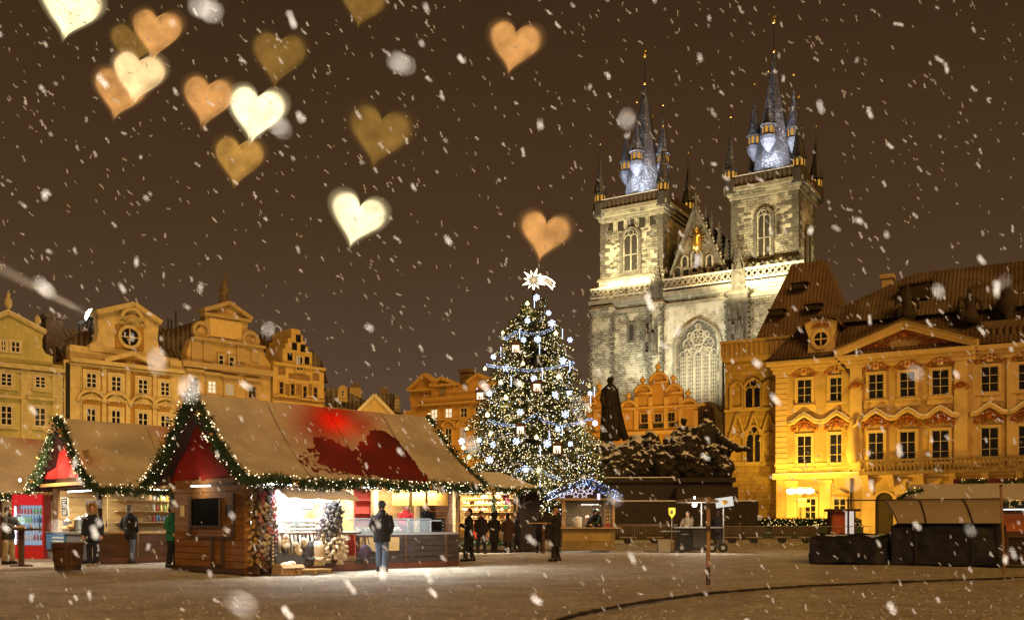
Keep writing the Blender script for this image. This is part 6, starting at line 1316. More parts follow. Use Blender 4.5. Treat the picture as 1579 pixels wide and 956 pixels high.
    for k in (-.45, 0, .41): block('bearer', k, k+.06, -.3, .3, 0, .085, wood_p, pl)
    bx = thing('bench_shelf', 'dark low wooden shelf under the mitten bundles at the stall corner', 'shelf', F.world(.25, -.35, 0), F.rz); block('shelf_board', -.3, .35, -.25, .25, .16, .2, wood_d, bx); block('shelf_leg', -.28, -.22, -.2, .2, 0, .16, wood_d, bx); block('shelf_leg', .27, .33, -.2, .2, 0, .16, wood_d, bx)
    # goods lying on the counter, hat on a stand
    for k, (px, lab) in enumerate(((447, 'left'), (462, 'middle'), (478, 'right'))):
        x = F.x(px, .2); b = MB()
        for q in range(3): b.ball((rnd.uniform(-.05, .05), 0, .06+q*.1), (.2, .16, .06), 10, 6)
        o = ob('fleece_pile', b, white, None, True, loc=F.world(x, .2, 1.0), rot=(0, 0, F.rz)); tag(o, 'white folded fleeces piled on the bright counter, %s pile of three' % lab, 'fleece pile', 'fleece piles on the counter')
    x, z = F.h(473, 780, .3); b = MB(); b.ball((0, 0, 0), (.13, .13, .10), 10, 8); b.lathe([(.17, -.09), (.18, -.05), (.15, -.02)], 0, 0, 12); o = ob('fur_hat', b, M('grey_fur', (.30, .29, .29), .95, .3, 30, .6, 80), None, True, loc=F.world(x, .3, z)); tag(o, 'round grey fur hat hanging in the bright fur shop', 'hat')
    x, z = F.h(457, 804, -.15); o = ob('price_card', MB().box(-.07, .07, -.01, .01, -.10, .08), M('grey_card', (.22, .25, .25)), None, loc=F.world(x, -.15, z), rot=(0, .15, F.rz)); tag(o, 'small dark grey price card above the fur counter', 'card')
    # ---- food counter: x from xs to L
    cf = ob('food_counter', MB().box(xs+.02, L, -.02, .55, .9, .96), M('steel_top', (.55, .58, .6), .3, .1, metal=.5), t)
    planks(t, 'counter_board', xs+.02, L, .15, .9, .0, .15, M('blackened_boards', (.045, .032, .028), .7, .3, 2, .2, 10, streak=4), cf)
    for px in (560, 623, 686): x = F.x(px); block('counter_batten', x-.04, x+.04, -.08, -.035, .15, .9, wood_d, cf)
    sg = block('counter_sign', F.x(553), F.x(613), -.075, -.04, F.z(580, 849), F.z(580, 828), wood_p, cf)
    gl = SEETHROUGH('showcase_glass', (.88, .94, 1.0), .08, .16); x0, x1, x2 = F.x(546), F.x(628), F.x(664)
    sc = thing('showcase', 'long low glass food showcase on the steel counter', 'showcase', F.world(x0, 0, .96), F.rz); al = M('aluminium', (.7, .72, .74), .35, .1, metal=.7); h0 = .36
    for (a_, b_) in ((0, x1-x0), (x1-x0+.05, x2-x0)):
        ob('glass_front', MB().box(a_, b_, .0, .012, 0, h0), gl, sc); ob('glass_top', MB().box(a_, b_, .013, .3, h0-.012, h0), gl, sc); fr = MB()
        for xx in (a_, b_): fr.bar((xx, -.005, 0), (xx, -.005, h0), .025); fr.bar((xx, -.005, h0+.012), (xx, .3, h0+.012), .025)
        fr.bar((a_, -.005, h0+.012), (b_, -.005, h0+.012), .025); fr.bar((a_, -.005, .0), (b_, -.005, .0), .03); ob('showcase_frame', fr, al, sc)
    fd = [M('food_%d' % k, c, .6, .3, 12) for k, c in enumerate(((.5, .33, .15), (.62, .5, .3), (.35, .12, .06), (.6, .42, .2)))]
    for k in range(16):
        x = .12+k*(x1-x0-.2)/16; b = MB(); b.ball((0, 0, 0), (.075, .11, .05), 8, 6); b.ball((.02, .02, .05), (.06, .09, .04), 8, 6); o = ob('pastry', b, fd[k % 4], None, True, loc=F.world(x0+x, .15, 1.02), rot=(0, 0, F.rz+k)); tag(o, 'golden or brown pastry inside the counter showcase', 'pastry', 'pastries in the showcase')
    # inner fittings
    for px, w_ in ((578, .07), (643, .06)): x = F.x(px, .5); block('inner_post', x-w_, x+w_, .45, .45+2*w_, .9, 2.3, wood_p, t)
    org = M('orange_board', (.62, .30, .05), .7, .15, 2); 
    for l, r_ in ((605, 630), (636, 655), (660, 690)): block('menu_board', F.x(l, .35), F.x(r_, .35), .33, .36, F.z((l+r_)/2, 779, .35), F.z((l+r_)/2, 755, .35), org, t)
    block('inner_back', xs+.05, L-.05, 1.9, 1.93, .15, 2.3, wood_p, t)
    rs = M('red_shelf', (.5, .08, .05), .6, .2); sh = thing('red_display_shelf', 'red display rack of goods standing left inside the food stall', 'rack', F.world(F.x(556, 1.0), 1.0, .14), F.rz); 
    for z in (1.0, 1.35, 1.7, 2.0): block('rack_board', -.3, .45, -.15, .15, z-.01, z+.01, rs, sh)
    for x in (-.3, .45): block('rack_side', x-.015, x+.015, -.15, .15, .2, 2.02, rs, sh)
    block('rack_back', -.3, .45, .15, .17, .2, 2.02, rs, sh)
    oven = thing('black_oven', 'black boxy oven on the counter at the right end of the food stall', 'oven', F.world(F.x(668, .3), .35, .96), F.rz); ob('oven_body', MB().box(-.3, .3, -.2, .25, 0, .38), M('oven_enamel', (.02, .02, .022), .35, .2), oven); ob('oven_door', MB().box(-.24, .16, -.215, -.2, .06, .3), MAT['glass'], oven); ob('oven_handle', MB().tube([(-.22, -.24, .32), (.14, -.24, .32)], .012, 6), al, oven)
    for k in range(3): ob('oven_knob', MB().lathe([(.02, -.02), (.015, .02)], 0, 0, 8), al, oven, loc=(.23, -.21, .1+k*.09), rot=(PI/2, 0, 0))
    for k, (x0_, x1_) in enumerate(((xs+.3, xs+1.6), (xs+2.1, L-.2))): light_tube(t, (x0_, .25, 2.17), (x1_, .25, 2.17), (.96, 1, 1), 16)
    lamp('food_light', 'AREA', F.world((xs+L)/2, .25, 2.14), 150, (.97, 1.0, .98), F.world((xs+L)/2, .1, 0), 2.6, sy=.2); lamp('food_front_light', 'AREA', F.world((xs+L)/2-.4, -.5, 2.08), 95, (.86, 1.0, 1.0), F.world((xs+L)/2-.5, -1.3, 0), 2.2, sy=.1)
    lamp('back_light', 'POINT', F.world(L-1.2, 1.3, 1.9), 45, WARM, size=.1); lamp('loft_light', 'POINT', F.world(3.5, 1.5, 3.66), 330, (1, .62, .38), size=.1)
    b = MB(); x = F.x(700, -.2); b.ball((0, 0, 0), .05, 10, 8); b.tube([(0, 0, .05), (0, 0, .12)], .02, 6); o = ob('bulb_lamp', b, EM('bare_bulb', (1, .95, .85), 12), None, True, loc=F.world(L+.1, -.4, 2.12)); tag(o, 'bare round bulb under the right end of the big stall eave', 'lamp')
    # garlands: gable edges and eave
    ge = [F.world(-.5, -.84, 2.22), F.world(-.5, -.3, 2.50), F.world(-.5, .35, 2.95), F.world(-.5, 1.1, 3.70), F.world(-.5, W/2, 4.42)]
    gf = [F.world(-.5, W/2, 4.42), F.world(-.5, W-1.1, 3.70), F.world(-.5, W-.35, 2.95), F.world(-.5, W+.3, 2.50), F.world(-.5, W+.84, 2.20)]
    garland(ge, 'lit fir garland on the right edge of the big stall gable', .18, 600, 25, seed=2); garland(gf, 'lit fir garland on the left edge of the big stall gable', .18, 600, 25, seed=3)
    ev = [F.world(-.5+7.5*k/10, -.86, 2.17+.03*math.sin(k*1.7)) for k in range(11)]; garland(ev, 'lit fir garland along the front eave of the big stall', .16, 640, 28, seed=4)
    rg = [F.world(7.08, -.84, 2.22), F.world(7.08, .35, 2.97), F.world(7.08, 1.1, 3.72), F.world(7.08, W/2, 4.42)]; garland(rg, 'lit fir garland on the far right gable edge of the big stall', .15, 480, 30, seed=5)
    # snowflake on the eave corner
    def flake(p, lab, s_=.16):
        b = MB()
        for k in range(6):
            a_ = k*PI/3; b.bar((0, 0, 0), (s_*math.cos(a_), 0, s_*math.sin(a_)), .03, .02)
            for sd in (-1, 1): b.bar((.6*s_*math.cos(a_), 0, .6*s_*math.sin(a_)), (.95*s_*math.cos(a_+sd*.4), 0, .95*s_*math.sin(a_+sd*.4)), .025, .02)
        tag(ob('wooden_snowflake', b, M('snowflake_wood', (.7, .5, .25), .7, .1), None, loc=p), lab, 'ornament', 'wooden snowflakes')
    flake(F.world(7.0, -1.06, 2.1), 'pale wooden snowflake at the right eave corner of the big stall'); return flake
flake = big_stall()
# ------------------------------------------------ the stall behind on the left, open at its gable end
S2 = Frame(0, 28.7, SD, X=-12.2)
def bottle_mesh(mat, cap, tall=.26, r_=.04):
    b = MB(); b.lathe([(r_, 0), (r_, tall*.6), (r_*.45, tall*.78), (r_*.4, tall)], 0, 0, 8); m = b.mesh('bottle'); m.materials.append(mat); m.polygons.foreach_set('use_smooth', [True]*len(m.polygons)); return m
def left_stall():
    F = S2; L, W = 7.0, 3.55; FG = Frame(0, 0, SD-90); q = F.world(0, W, 0); FG.o = Vector((q.x, q.y))
    t = thing('market_stall', 'drinks stall behind with plain snowy roof and lit crumpled red gable cloth', 'market stall', F.loc(), F.rz, 'market stalls')
    tent_roof(F, t, L, W, -.45, 7.2, step=.12, glow=((262, 662, 30, 22, .35), (135, 712, 18, 10, .35)), seams=2)
    for x in (.05, 2.3, 4.4, L-.05):
        for y in (.05, W-.05): block('post', x-.06, x+.06, y-.06, y+.06, 0, 2.35, wood_d, t)
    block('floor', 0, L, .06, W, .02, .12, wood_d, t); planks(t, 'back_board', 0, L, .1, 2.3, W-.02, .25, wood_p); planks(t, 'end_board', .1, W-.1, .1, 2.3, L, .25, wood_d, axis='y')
    # front counter
    cf = block('front_counter', .1, L, .15, .7, .9, .96, wood_p, t)
    n = 6
    for k in range(n): x0 = .15+(L-.2)*k/n; block('counter_panel', x0, x0+(L-.2)/n-.04, .12, .16, .16, .9, wood_d, t)
    block('plinth', .08, L, .08, .15, 0, .16, M('worn_red_sill', (.15, .05, .03), .7, .3), t)
    # inside: shelves with bottles, boxes
    for z in (1.25, 1.6, 1.95): block('shelf', 1.2, 6.5, 1.45, 1.75, z-.02, z, wood_p, t)
    block('shelf_back', 1.0, 6.6, 1.76, 1.79, .9, 2.28, wood_p, t)
    cols = (((.55, .38, .05), 'amber'), ((.4, .05, .04), 'red'), ((.75, .62, .2), 'yellow'), ((.12, .18, .3), 'blue'), ((.2, .3, .08), 'green'), ((.6, .6, .58), 'clear')); rnd = random.Random(9)
    ms = [bottle_mesh(M('bottle_'+c[1], c[0], .25, .2), None) for c in cols]
    for si, z in enumerate((1.25, 1.6, 1.95)):
        x = 2.3
        while x < 6.3:
            k = rnd.randrange(6) if si else (3 if int(x*1.3) % 2 else 1); x += rnd.uniform(.09, .14)
            o = ob('bottle', ms[k], None, None, loc=F.world(x, 1.56, z), scale=(1, 1, rnd.uniform(.8, 1.1))); tag(o, '%s bottle standing on the %s shelf of the drinks stall' % (cols[k][1], ('lowest', 'middle', 'top')[si]), 'bottle', '%s bottles on the %s shelf' % (cols[k][1], ('lowest', 'middle', 'top')[si]))
    steel = M('brushed_steel', (.6, .6, .6), .3, .15, metal=.8)
    # gable end: counter, showcase, urns, signs
    yy = lambda px: W-FG.x(px)
    block('end_counter', -.25, .35, .1, W-.1, .88, .94, steel, t); fr = block('end_counter_front', -.2, -.16, .1, W-.1, .12, .88, M('grey_board', (.14, .14, .15), .6, .2), t)
    s = thing('counter_display', 'blue-lit glass display with price rows on the drinks stall end counter', 'showcase', F.world(-.26, yy(98), .5), F.rz-PI/2)
    ob('display_box', MB().box(-.75, .75, 0, .08, -.1, .42), M('blue_light_paint', (.07, .18, .38), .4, .3, 6), s); ob('display_rail', MB().box(-.78, .78, -.03, .0, .42, .46), steel, s)  # blue lighting of the display is painted as the box colour
    for k in range(3): block('price_row', -.2, .7, -.012, -.002, .02+k*.11, .07+k*.11, M('price_row', (.55, .6, .62), .5, .5, 18), s)
    for k, (px, h_, lab) in enumerate(((98, .36, 'short steel urn'), (116, .40, 'left of two tall steel urns'), (127, .48, 'taller steel urn nearest the hooded visitor'))):
        p = F.world(.1, yy(px), .94); u = thing('steel_urn', lab+' on the drinks stall counter', 'urn', p, 0, 'steel urns on the counter'); b = MB(); b.lathe([(.13, 0), (.13, h_*.9), (.14, h_*.9), (.14, h_), (.03, h_+.05), (.03, h_+.08)], 0, 0, 14); ob('urn_body', b, steel, u, True); ob('urn_tap', MB().tube([(-.12, -.05, .07), (-.2, -.08, .07), (-.2, -.08, .03)], .014, 6), MAT['dark_metal'], u)
    for k, (px, py) in enumerate(((104, 832-4), (112, 802))):
        b = MB()
        for q in range(7): b.ball((rnd.uniform(-.18, .18), rnd.uniform(-.1, .1), .06+rnd.uniform(0, .12)), (.11, .09, .07), 8, 6)
        o = ob('bread_pile', b, M('crust_%d' % k, (.45, .27, .10), .8, .3, 9), None, True, loc=F.world(.02, yy(px), .94), rot=(0, 0, k)); tag(o, ('golden bread loaves heaped on the counter below the hanging signs', 'small heap of rolls behind the loaves beside the urns')[k], 'bread', 'bread on the counter')
    for k, (px, a, c, lab) in enumerate(((106, 768, 785, 'upper of two black menu boards hanging under the red gable cloth'), (107, 786, 795, 'lower of two black menu boards hanging under the red gable cloth'), (146, 772, 782, 'wide black menu board behind the hooded visitor'), (158, 772, 782, 'black menu board hanging right of the hooded visitor'))):
        z0, z1 = FG.z(px, c), FG.z(px, a); o = thing('menu_board', lab, 'sign', F.world(-.12, yy(px), z0), F.rz-PI/2, 'black menu boards'); w = .24 if k != 2 else .3
        block('board_face', -w, w, -.012, .012, 0, z1-z0, M('blackboard_%d' % k, (.02, .02, .022), .5), o); ob('board_frame', MB().ring(rect(-w-.02, w+.02, -.02, z1-z0+.02), rect(-w, w, 0, z1-z0), -.02, .02), M('board_edge_%d' % k, (.5, .48, .45)), o)
        for q in range(4): block('chalk_line', -w*.75, w*(.2+.12*((q*3) % 5)), -.016, -.0125, (z1-z0)*(.18+.2*q), (z1-z0)*(.18+.2*q)+.02, M('chalk_%d%d' % (k, q), (.6, .6, .58)), o)
    # crumpled red cloth in the gable, with boards, lit by a clamp lamp
    n = 22; c = MB(); vs = []
    for j in range(n+1):
        for i in range(n+1):
            f = j/n; hw = (W/2+.3)*(1-f)*.95+.06; y = W/2+.05+hw*(2*i/n-1); z = 2.62+1.55*f; p = Vector((y*2.4, z*1.6, 4)); vs.append((-.10-.13*mnoise.noise(p)-.05*math.sin(y*7+z*5)-.06*mnoise.noise(p*2.5), y, z))
    c.add(vs, [(j*(n+1)+i, j*(n+1)+i+1, (j+1)*(n+1)+i+1, (j+1)*(n+1)+i) for j in range(n) for i in range(n)]); ob('gable_cloth', c, M('bright_red_cloth', (.55, .035, .03), .45, .2, 3, .25, 7), t, True, fix=False)
    ob('gable_backing', MB().prismx([(-.2, 2.3), (W+.2, 2.3), (W/2, 4.2)], .05, .1), wood_d, t)
    for k in range(3): block('gable_board', -.22, -.18, .15, 1.35-.12*k, 2.68+k*.24, 2.90+k*.24, wood_p, t)
    block('fascia', -.3, -.2, -.2, W+.3, 2.36, 2.46, M('amber_fascia', (.5, .27, .08), .6, .2), t)
    b = MB(); b.ball((-.55, yy(58), 2.62), .05, 8, 6); o = ob('clamp_lamp', b, EM('clamp_bulb', (1, .9, .7), 18), t, True); lamp('clamp_light', 'POINT', F.world(-1.5, W/2+.5, 2.55), 300, (1.0, .84, .62), size=.08)
    light_tube(t, (.1, .5, 2.2), (.1, 2.6, 2.2), (1, .95, .8), 9); light_tube(t, (1.2, .4, 2.24), (2.8, .4, 2.24), (1, .97, .88), 9); light_tube(t, (3.6, .4, 2.24), (5.6, .4, 2.24), (1, .97, .88), 9)
    lamp('stall_light', 'AREA', F.world(.35, 1.6, 2.2), 75, (1, .90, .66), F.world(.3, 1.6, 0), 1.8, sy=.3); lamp('stall_light', 'AREA', F.world(3.6, .75, 2.2), 150, (1, .95, .80), F.world(3.6, .75, 0), 5.0, sy=.3); lamp('eave_light', 'AREA', F.world(3.8, -.55, 2.1), 85, (.95, 1, .97), F.world(3.8, -1.0, 0), 4.0, sy=.1)
    ge = [F.world(-.5, -.84, 2.22), F.world(-.5, -.3, 2.50), F.world(-.5, .35, 2.95), F.world(-.5, 1.1, 3.70), F.world(-.5, W/2, 4.42)]
    gf = [F.world(-.5, W/2, 4.42), F.world(-.5, W-1.1, 3.70), F.world(-.5, W-.35, 2.95), F.world(-.5, W+.3, 2.50), F.world(-.5, W+.84, 2.20)]
    garland(ge, 'lit fir garland on the right edge of the drinks stall gable', .16, 540, 26, seed=12); garland(gf, 'lit fir garland on the left edge of the drinks stall gable', .16, 540, 26, seed=13)
    garland([F.world(-.5+7.5*k/8, -.86, 2.15+.03*math.sin(k*2)) for k in range(9)], 'dark fir garland along the drinks stall front eave', .17, 460, 16, seed=14)
    flake(F.world(-.72, W/2+.08, 4.12), 'pale wooden snowflake on the peak of the drinks stall gable', .2)
    # third stall of the row, mostly out of the picture
    F = Frame(0, 34.3, SD, X=-18.1); t = thing('market_stall', 'stall at the far left edge with only its rust-coloured roof side showing', 'market stall', F.loc(), F.rz, 'market stalls')
    tent_roof(F, t, 7, W, -.45, 7.2, step=.14, glow=((48, 675, 26, 16, .4),), seams=2)
    for x in (.05, 3.4, 6.9):
        for y in (.05, W-.05): block('post', x-.06, x+.06, y-.06, y+.06, 0, 2.35, wood_d, t)
    block('front_counter', .1, 7, .15, .7, .9, .96, wood_p, t); planks(t, 'counter_board', .1, 7, .1, .9, .15, .2, wood_d); planks(t, 'back_board', 0, 7, .1, 2.3, W-.02, .3, wood_p)
    light_tube(t, (.5, .4, 2.2), (3, .4, 2.2), (1, .95, .85), 8); lamp('stall_light', 'AREA', F.world(3.2, .7, 2.2), 110, (1, .93, .8), F.world(3.2, .7, 0), 5, sy=.3)
    garland([F.world(-.5+7.5*k/8, -.86, 2.15) for k in range(9)], 'fir garland on the eave of the leftmost stall', .17, 400, 24, seed=15)
    for k in range(10):
        b = MB(); b.ball((0, 0, .09), (.08, .08, .09), 8, 6); b.ball((.0, 0, .2), (.05, .05, .05), 8, 6); o = ob('toy_figure', b, M('toy_%d' % k, ((.7, .1, .08), (.75, .7, .6), (.2, .4, .15))[k % 3]), None, True, loc=F.world(1.0+k*.3, .4, .96)); tag(o, 'small red, white or green ornament on the leftmost stall counter', 'ornament', 'ornaments on the leftmost counter')
left_stall()

# ------------------------------------------------ drinks fridge, standing table, bin
def fridge():
    p = Vector((-16.6, 33.6, 0)); t = thing('drinks_fridge', 'tall red glass-door drinks fridge glowing beside the red gable', 'fridge', p, R(8)); red = M('fridge_red', (.50, .02, .02), .35, .15); w, h_ = .52, 2.2
    b = MB(); b.box(-w, -w+.06, -.35, .4, 0, h_); b.box(w-.06, w, -.35, .4, 0, h_); b.box(-w+.06, w-.06, .34, .4, 0, h_); b.box(-w+.06, w-.06, -.35, .34, 0, .45); ob('cabinet', b, red, t); ob('sign_panel', MB().box(-w+.06, w-.06, -.37, .34, h_-.36, h_), EM('fridge_sign', (.85, .03, .03), .8), t)
    ob('back_panel', MB().box(-w+.07, w-.07, .30, .335, .46, h_-.37), EM('fridge_back', (.55, .78, 1.0), .55), t)
    for k in range(4): block('shelf', -w+.07, w-.07, -.2, .29, .62+k*.3, .635+k*.3, MAT['white_frame'], t)
    ob('door_glass', MB().box(-w+.07, w-.07, -.37, -.355, .46, h_-.37), SEETHROUGH('fridge_glass', (.95, .97, 1), .06, .03), t); ob('door_handle', MB().tube([(w-.12, -.41, .9), (w-.12, -.41, 1.5)], .015, 6), MAT['dark_metal'], t)
    ls = MB(); ls.tube([(-w+.1, -.3, .5), (-w+.1, -.3, h_-.42)], .02, 6); ob('tube_lamp', ls, EM('fridge_tube', (.85, .93, 1), 9), t); lamp('fridge_light', 'POINT', p+Vector((-.25, -.6, 1.3)), 7, (.75, .88, 1.0), size=.2)
    mm = [bottle_mesh(M('soda_'+n_, c, .3, .2), None, .22, .035) for n_, c in (('red', (.5, .03, .03)), ('green', (.15, .5, .06)), ('blue', (.05, .2, .5)), ('white', (.7, .7, .7)))]; nm = ('red', 'yellow-green', 'blue', 'white')
    for k in range(4):
        for j in range(8): o = ob('soda_bottle', mm[(3-k+(j//5)) % 4], None, None, loc=p+Vector((-.38+j*.108, -.1-.38*math.sin(R(8))*0, .637+k*.3)), scale=(1, 1, 1)); tag(o, '%s soda bottle on shelf row %s of the drinks fridge' % (nm[(3-k+(j//5)) % 4], ('one from below', 'two from below', 'three from below', 'four from below')[k]), 'bottle', '%s bottles in fridge row %d' % (nm[(3-k+(j//5)) % 4], k+1))
fridge()
def standing_table():
    t = thing('standing_table', 'dark standing table with a single post at the left edge', 'table', G(33, 873)); b = MB(); b.lathe([(.5, 1.02), (.52, 1.04), (.52, 1.07)], 0, 0, 24); ob('table_top', b, wood_d, t); ob('table_post', MB().box(-.06, .06, -.06, .06, .04, 1.02), wood_d, t); ob('table_foot', MB().box(-.3, .3, -.05, .05, 0, .04).box(-.05, .05, -.3, .3, .0401, .05), wood_d, t)
    b = MB(); b.ball((0, 0, .03), (.16, .1, .035), 10, 6); b.ball((.1, .05, .05), (.08, .06, .04), 8, 6); o = ob('bread_roll', b, M('roll_crust', (.6, .45, .25), .8, .2), None, True, loc=G(33, 873)+Vector((.0, -.2, 1.07))); tag(o, 'pale bread roll lying on the dark standing table', 'bread')
    c = MB(); c.lathe([(.035, 0), (.04, .1)], 0, 0, 10); o = ob('paper_cup', c, MAT['white_frame'], None, True, loc=G(33, 873)+Vector((.22, .1, 1.07))); tag(o, 'small white cup on the dark standing table', 'cup')
standing_table()
def barrel():
    p = G(105, 880); t = thing('wooden_bin', 'dark slatted wooden tub bin on the snow before the drinks stall', 'bin', p); n = 20; sl = MB(); a = PI/n*.9
    sl.add([(-.075, -.31, 0), (.075*.75, -.31, 0), (.058, -.335, 0)], []) if False else None
    v = []; 
    for z, r_ in ((0.03, .30), (.69, .385)):
        hw = r_*math.tan(a); v += [(-hw, -r_, z), (hw, -r_, z), (hw, -r_+.03, z), (-hw, -r_+.03, z)]
    sl.add(v, [(0,1,2,3), (7,6,5,4), (0,4,5,1), (1,5,6,2), (2,6,7,3), (3,7,4,0)]); m = sl.mesh('stave'); m.materials.append(M('bin_stave', (.075, .035, .018), .75, .4, 3, .3, 12, streak=4))
    for k in range(n): ob('stave', m, None, t, rot=(0, 0, 2*PI*k/n))
    b = MB(); b.lathe([(.30, .02), (.30, .05)], 0, 0, 20); ob('bottom', b, wood_d, t)
    for z, r_ in ((.12, .322), (.58, .38)): h_ = MB(); h_.tube([(r_*math.cos(2*PI*k/24), r_*math.sin(2*PI*k/24), z) for k in range(25)], .012, 5); ob('hoop', h_, MAT['dark_metal'], t)
    b = MB(); b.tube([(.375*math.cos(2*PI*k/24), .375*math.sin(2*PI*k/24), .70) for k in range(25)], .025, 6); ob('rim', b, wood_d, t)
    li = MB(); li.lathe([(.26, .6), (.33, .66), (.02, .64)], 0, 0, 16); ob('bin_bag', li, M('bin_bag', (.015, .015, .016), .4), t, True)
barrel()

# ------------------------------------------------ shelf stall, closed booth, blue-lit hut, grill cart
def shelf_stall():
    F = Frame(692, 41.5, 4); t = thing('market_stall', 'gift stall with bright yellow shelves under a low snow-tan roof', 'market stall', F.loc(), F.rz, 'market stalls'); x1 = F.x(797); x2 = F.x(836); ze = F.z(735, 755); zr = F.z(735, 728, 1.5)
    b = MB(); x0 = -.5
    b.add([(x0, -.9, ze), (x2, -.9, ze), (x2-.1, 3.2, ze), (x0, 3.2, ze), (x0, 1.2, zr), (F.x(771, 1.2), 1.2, zr)], [(0, 1, 5, 4), (1, 2, 5), (2, 3, 4, 5), (0, 4, 3)]); ob('canvas_roof', b, MAT['snow'], t); ob('roof_underside', MB().box(x0, x2-.1, -.85, 3.1, ze-.05, ze-.01), redcloth, t)
    for x in (.05, F.x(708), F.x(761)): block('post', x-.05, x+.05, -.05, .05, 0, ze, wood_d, t)
    planks(t, 'back_board', 0, x1, .9, ze-.1, 1.6, .2, M('yellow_boards', (.62, .44, .16), .7, .2, 1.5, .2, 10, streak=4)); block('floor', 0, x1, 0, 1.6, .02, .1, wood_d, t)
    zc = F.z(740, 809); ct = block('counter', 0, x1, -.05, .5, zc-.05, zc, wood_p, t); planks(t, 'counter_board', 0, x1, .1, zc-.05, 0, .2, M('brown_boards', (.14, .075, .045), .8, .3, 3), ct)
    for k in range(4): block('shelf', F.x(713, .9), x1-.1, .85, 1.2, zc+.25+k*.3, zc+.275+k*.3, wood_p, t)
    rnd = random.Random(21); kinds = []
    for k, c in enumerate(((.7, .6, .42), (.55, .2, .1), (.72, .66, .5), (.5, .35, .15))):
        b = MB(); b.lathe([(.05, 0), (.09, .05), (.07, .12), (.03, .16), (.04, .2)], 0, 0, 8) if k % 2 else b.ball((0, 0, .08), (.1, .08, .08), 8, 6); m = b.mesh('gift'); m.materials.append(M('gift_%d' % k, c, .6, .2)); m.polygons.foreach_set('use_smooth', [True]*len(m.polygons)); kinds.append(m)
    for r_ in range(5):
        for j in range(13):
            if rnd.random() < .15: continue
            x = F.x(716, .9)+(x1-F.x(716, .9)-.25)*j/12; z = zc+.275+(r_-1)*.3 if r_ else zc; kk = rnd.randrange(4); o = ob('gift_item', kinds[kk], None, None, loc=F.world(x, 1.0 if r_ else .25, z), scale=(rnd.uniform(.8, 1.2),)*3); tag(o, ('round cream ', 'brick red vase-like ', 'round ivory ', 'brown vase-like ')[kk]+('ornament on the gift stall counter', 'ornament on the lowest gift stall shelf', 'ornament on the second gift stall shelf from below', 'ornament on the third gift stall shelf from below', 'ornament on the top gift stall shelf')[r_], 'gift', 'kind %d gifts in row %d' % (kk, r_))
    # knitted stockings hung up, purple bunch, red lantern on the front, snowflake prints
    o = thing('hanging_bunch', 'purple and red bunch with green tip hanging in the gift stall window', 'decoration', F.world(F.x(779, -.1), -.1, F.z(779, 770)), 0); b = MB()
    for k in range(9): b.ball((rnd.uniform(-.12, .12), rnd.uniform(-.08, .08), rnd.uniform(-.15, .3)), .09, 7, 5)
    ob('berries', b, M('plum', (.22, .03, .09), .6, .4), o, True); g = MB(); g.ball((.02, 0, -.32), (.05, .04, .09), 7, 5); ob('green_tip', g, EM('green_glow', (.05, .8, .2), .7), o, True); ob('string', MB().tube([(0, 0, .3), (0, 0, .55)], .008, 4), wood_d, o)
    o = thing('red_lantern', 'glowing red heart-shaped lantern on the gift stall front', 'lantern', F.world(F.x(737, -.15), -.15, F.z(737, 823)), 0); b = MB(); b.ball((-.08, 0, .06), (.12, .06, .13), 10, 8); b.ball((.08, 0, .06), (.12, .06, .13), 10, 8); b.ball((0, 0, -.1), (.1, .05, .16), 10, 8); ob('lantern_body', b, EM('red_glow', (1, .05, .03), 1.2), o, True)
    for px in (694, 748):
        o = thing('snowflake_light', 'reddish snowflake light on the gift stall front, %s of the waiting woman' % ('left' if px < 720 else 'right'), 'light', F.world(F.x(px, -.08), -.08, F.z(px, 824)), 0, 'snowflake lights on the gift stall'); b = MB()
        for k in range(6):
            a = k*PI/3; b.tube([(0, 0, 0), (.2*math.cos(a), 0, .3*math.sin(a))], .016, 4)
            for q in (-.35, .35): b.tube([(.12*math.cos(a), 0, .18*math.sin(a)), (.19*math.cos(a+q), 0, .27*math.sin(a+q))], .012, 4)
        ob('flake_rods', b, EM('flake_glow_%d' % px, (1, .35, .2), .9), o)
    light_tube(t, (.3, .5, ze-.12), (x1-.3, .5, ze-.12), (1, .85, .5), 8); lamp('stall_light', 'AREA', F.world(x1/2, .55, ze-.15), 230, (1, .82, .48), F.world(x1/2, .75, 0), x1-.4, sy=.4)
    lamp('stall_front_light', 'AREA', F.world(x1/2, -.6, ze-.15), 90, (1, .88, .7), F.world(x1/2, -1.4, 0), x1-.4, sy=.1)
    # closed dark booth at the end
    bt = thing('dark_booth', 'dark closed booth with pale branches painted on it, right of the gift stall', 'booth', F.world(F.x(814), 0, 0), F.rz); planks(bt, 'booth_board', F.x(798)-F.x(814), F.x(832)-F.x(814), .1, ze-.1, .1, .22, M('booth_boards', (.03, .02, .017), .8, .3)); block('booth_core', F.x(798)-F.x(814)+.02, F.x(832)-F.x(814)-.02, .12, 2.2, .05, ze-.1, frame_d, bt)
    b = MB(); rnd = random.Random(2); zb = F.z(810, 772)
    for k in range(9): a = rnd.uniform(.2, 2.9); b.tube([(-.3, .03, zb-.3), (-.3+.25*math.cos(a), .03, zb-.1), (-.3+.55*math.cos(a+.2), .03, zb-.3+.75*abs(math.sin(a)))], .008, 3)
    ob('branch_print', b, M('pale_print', (.5, .45, .42)), bt)
    garland([F.world(-.4+(x2+.3)*k/8, -.95, ze-.03-.05*math.sin(k*1.3)) for k in range(9)], 'lit fir garland along the gift stall eave', .18, 440, 28, seed=22)
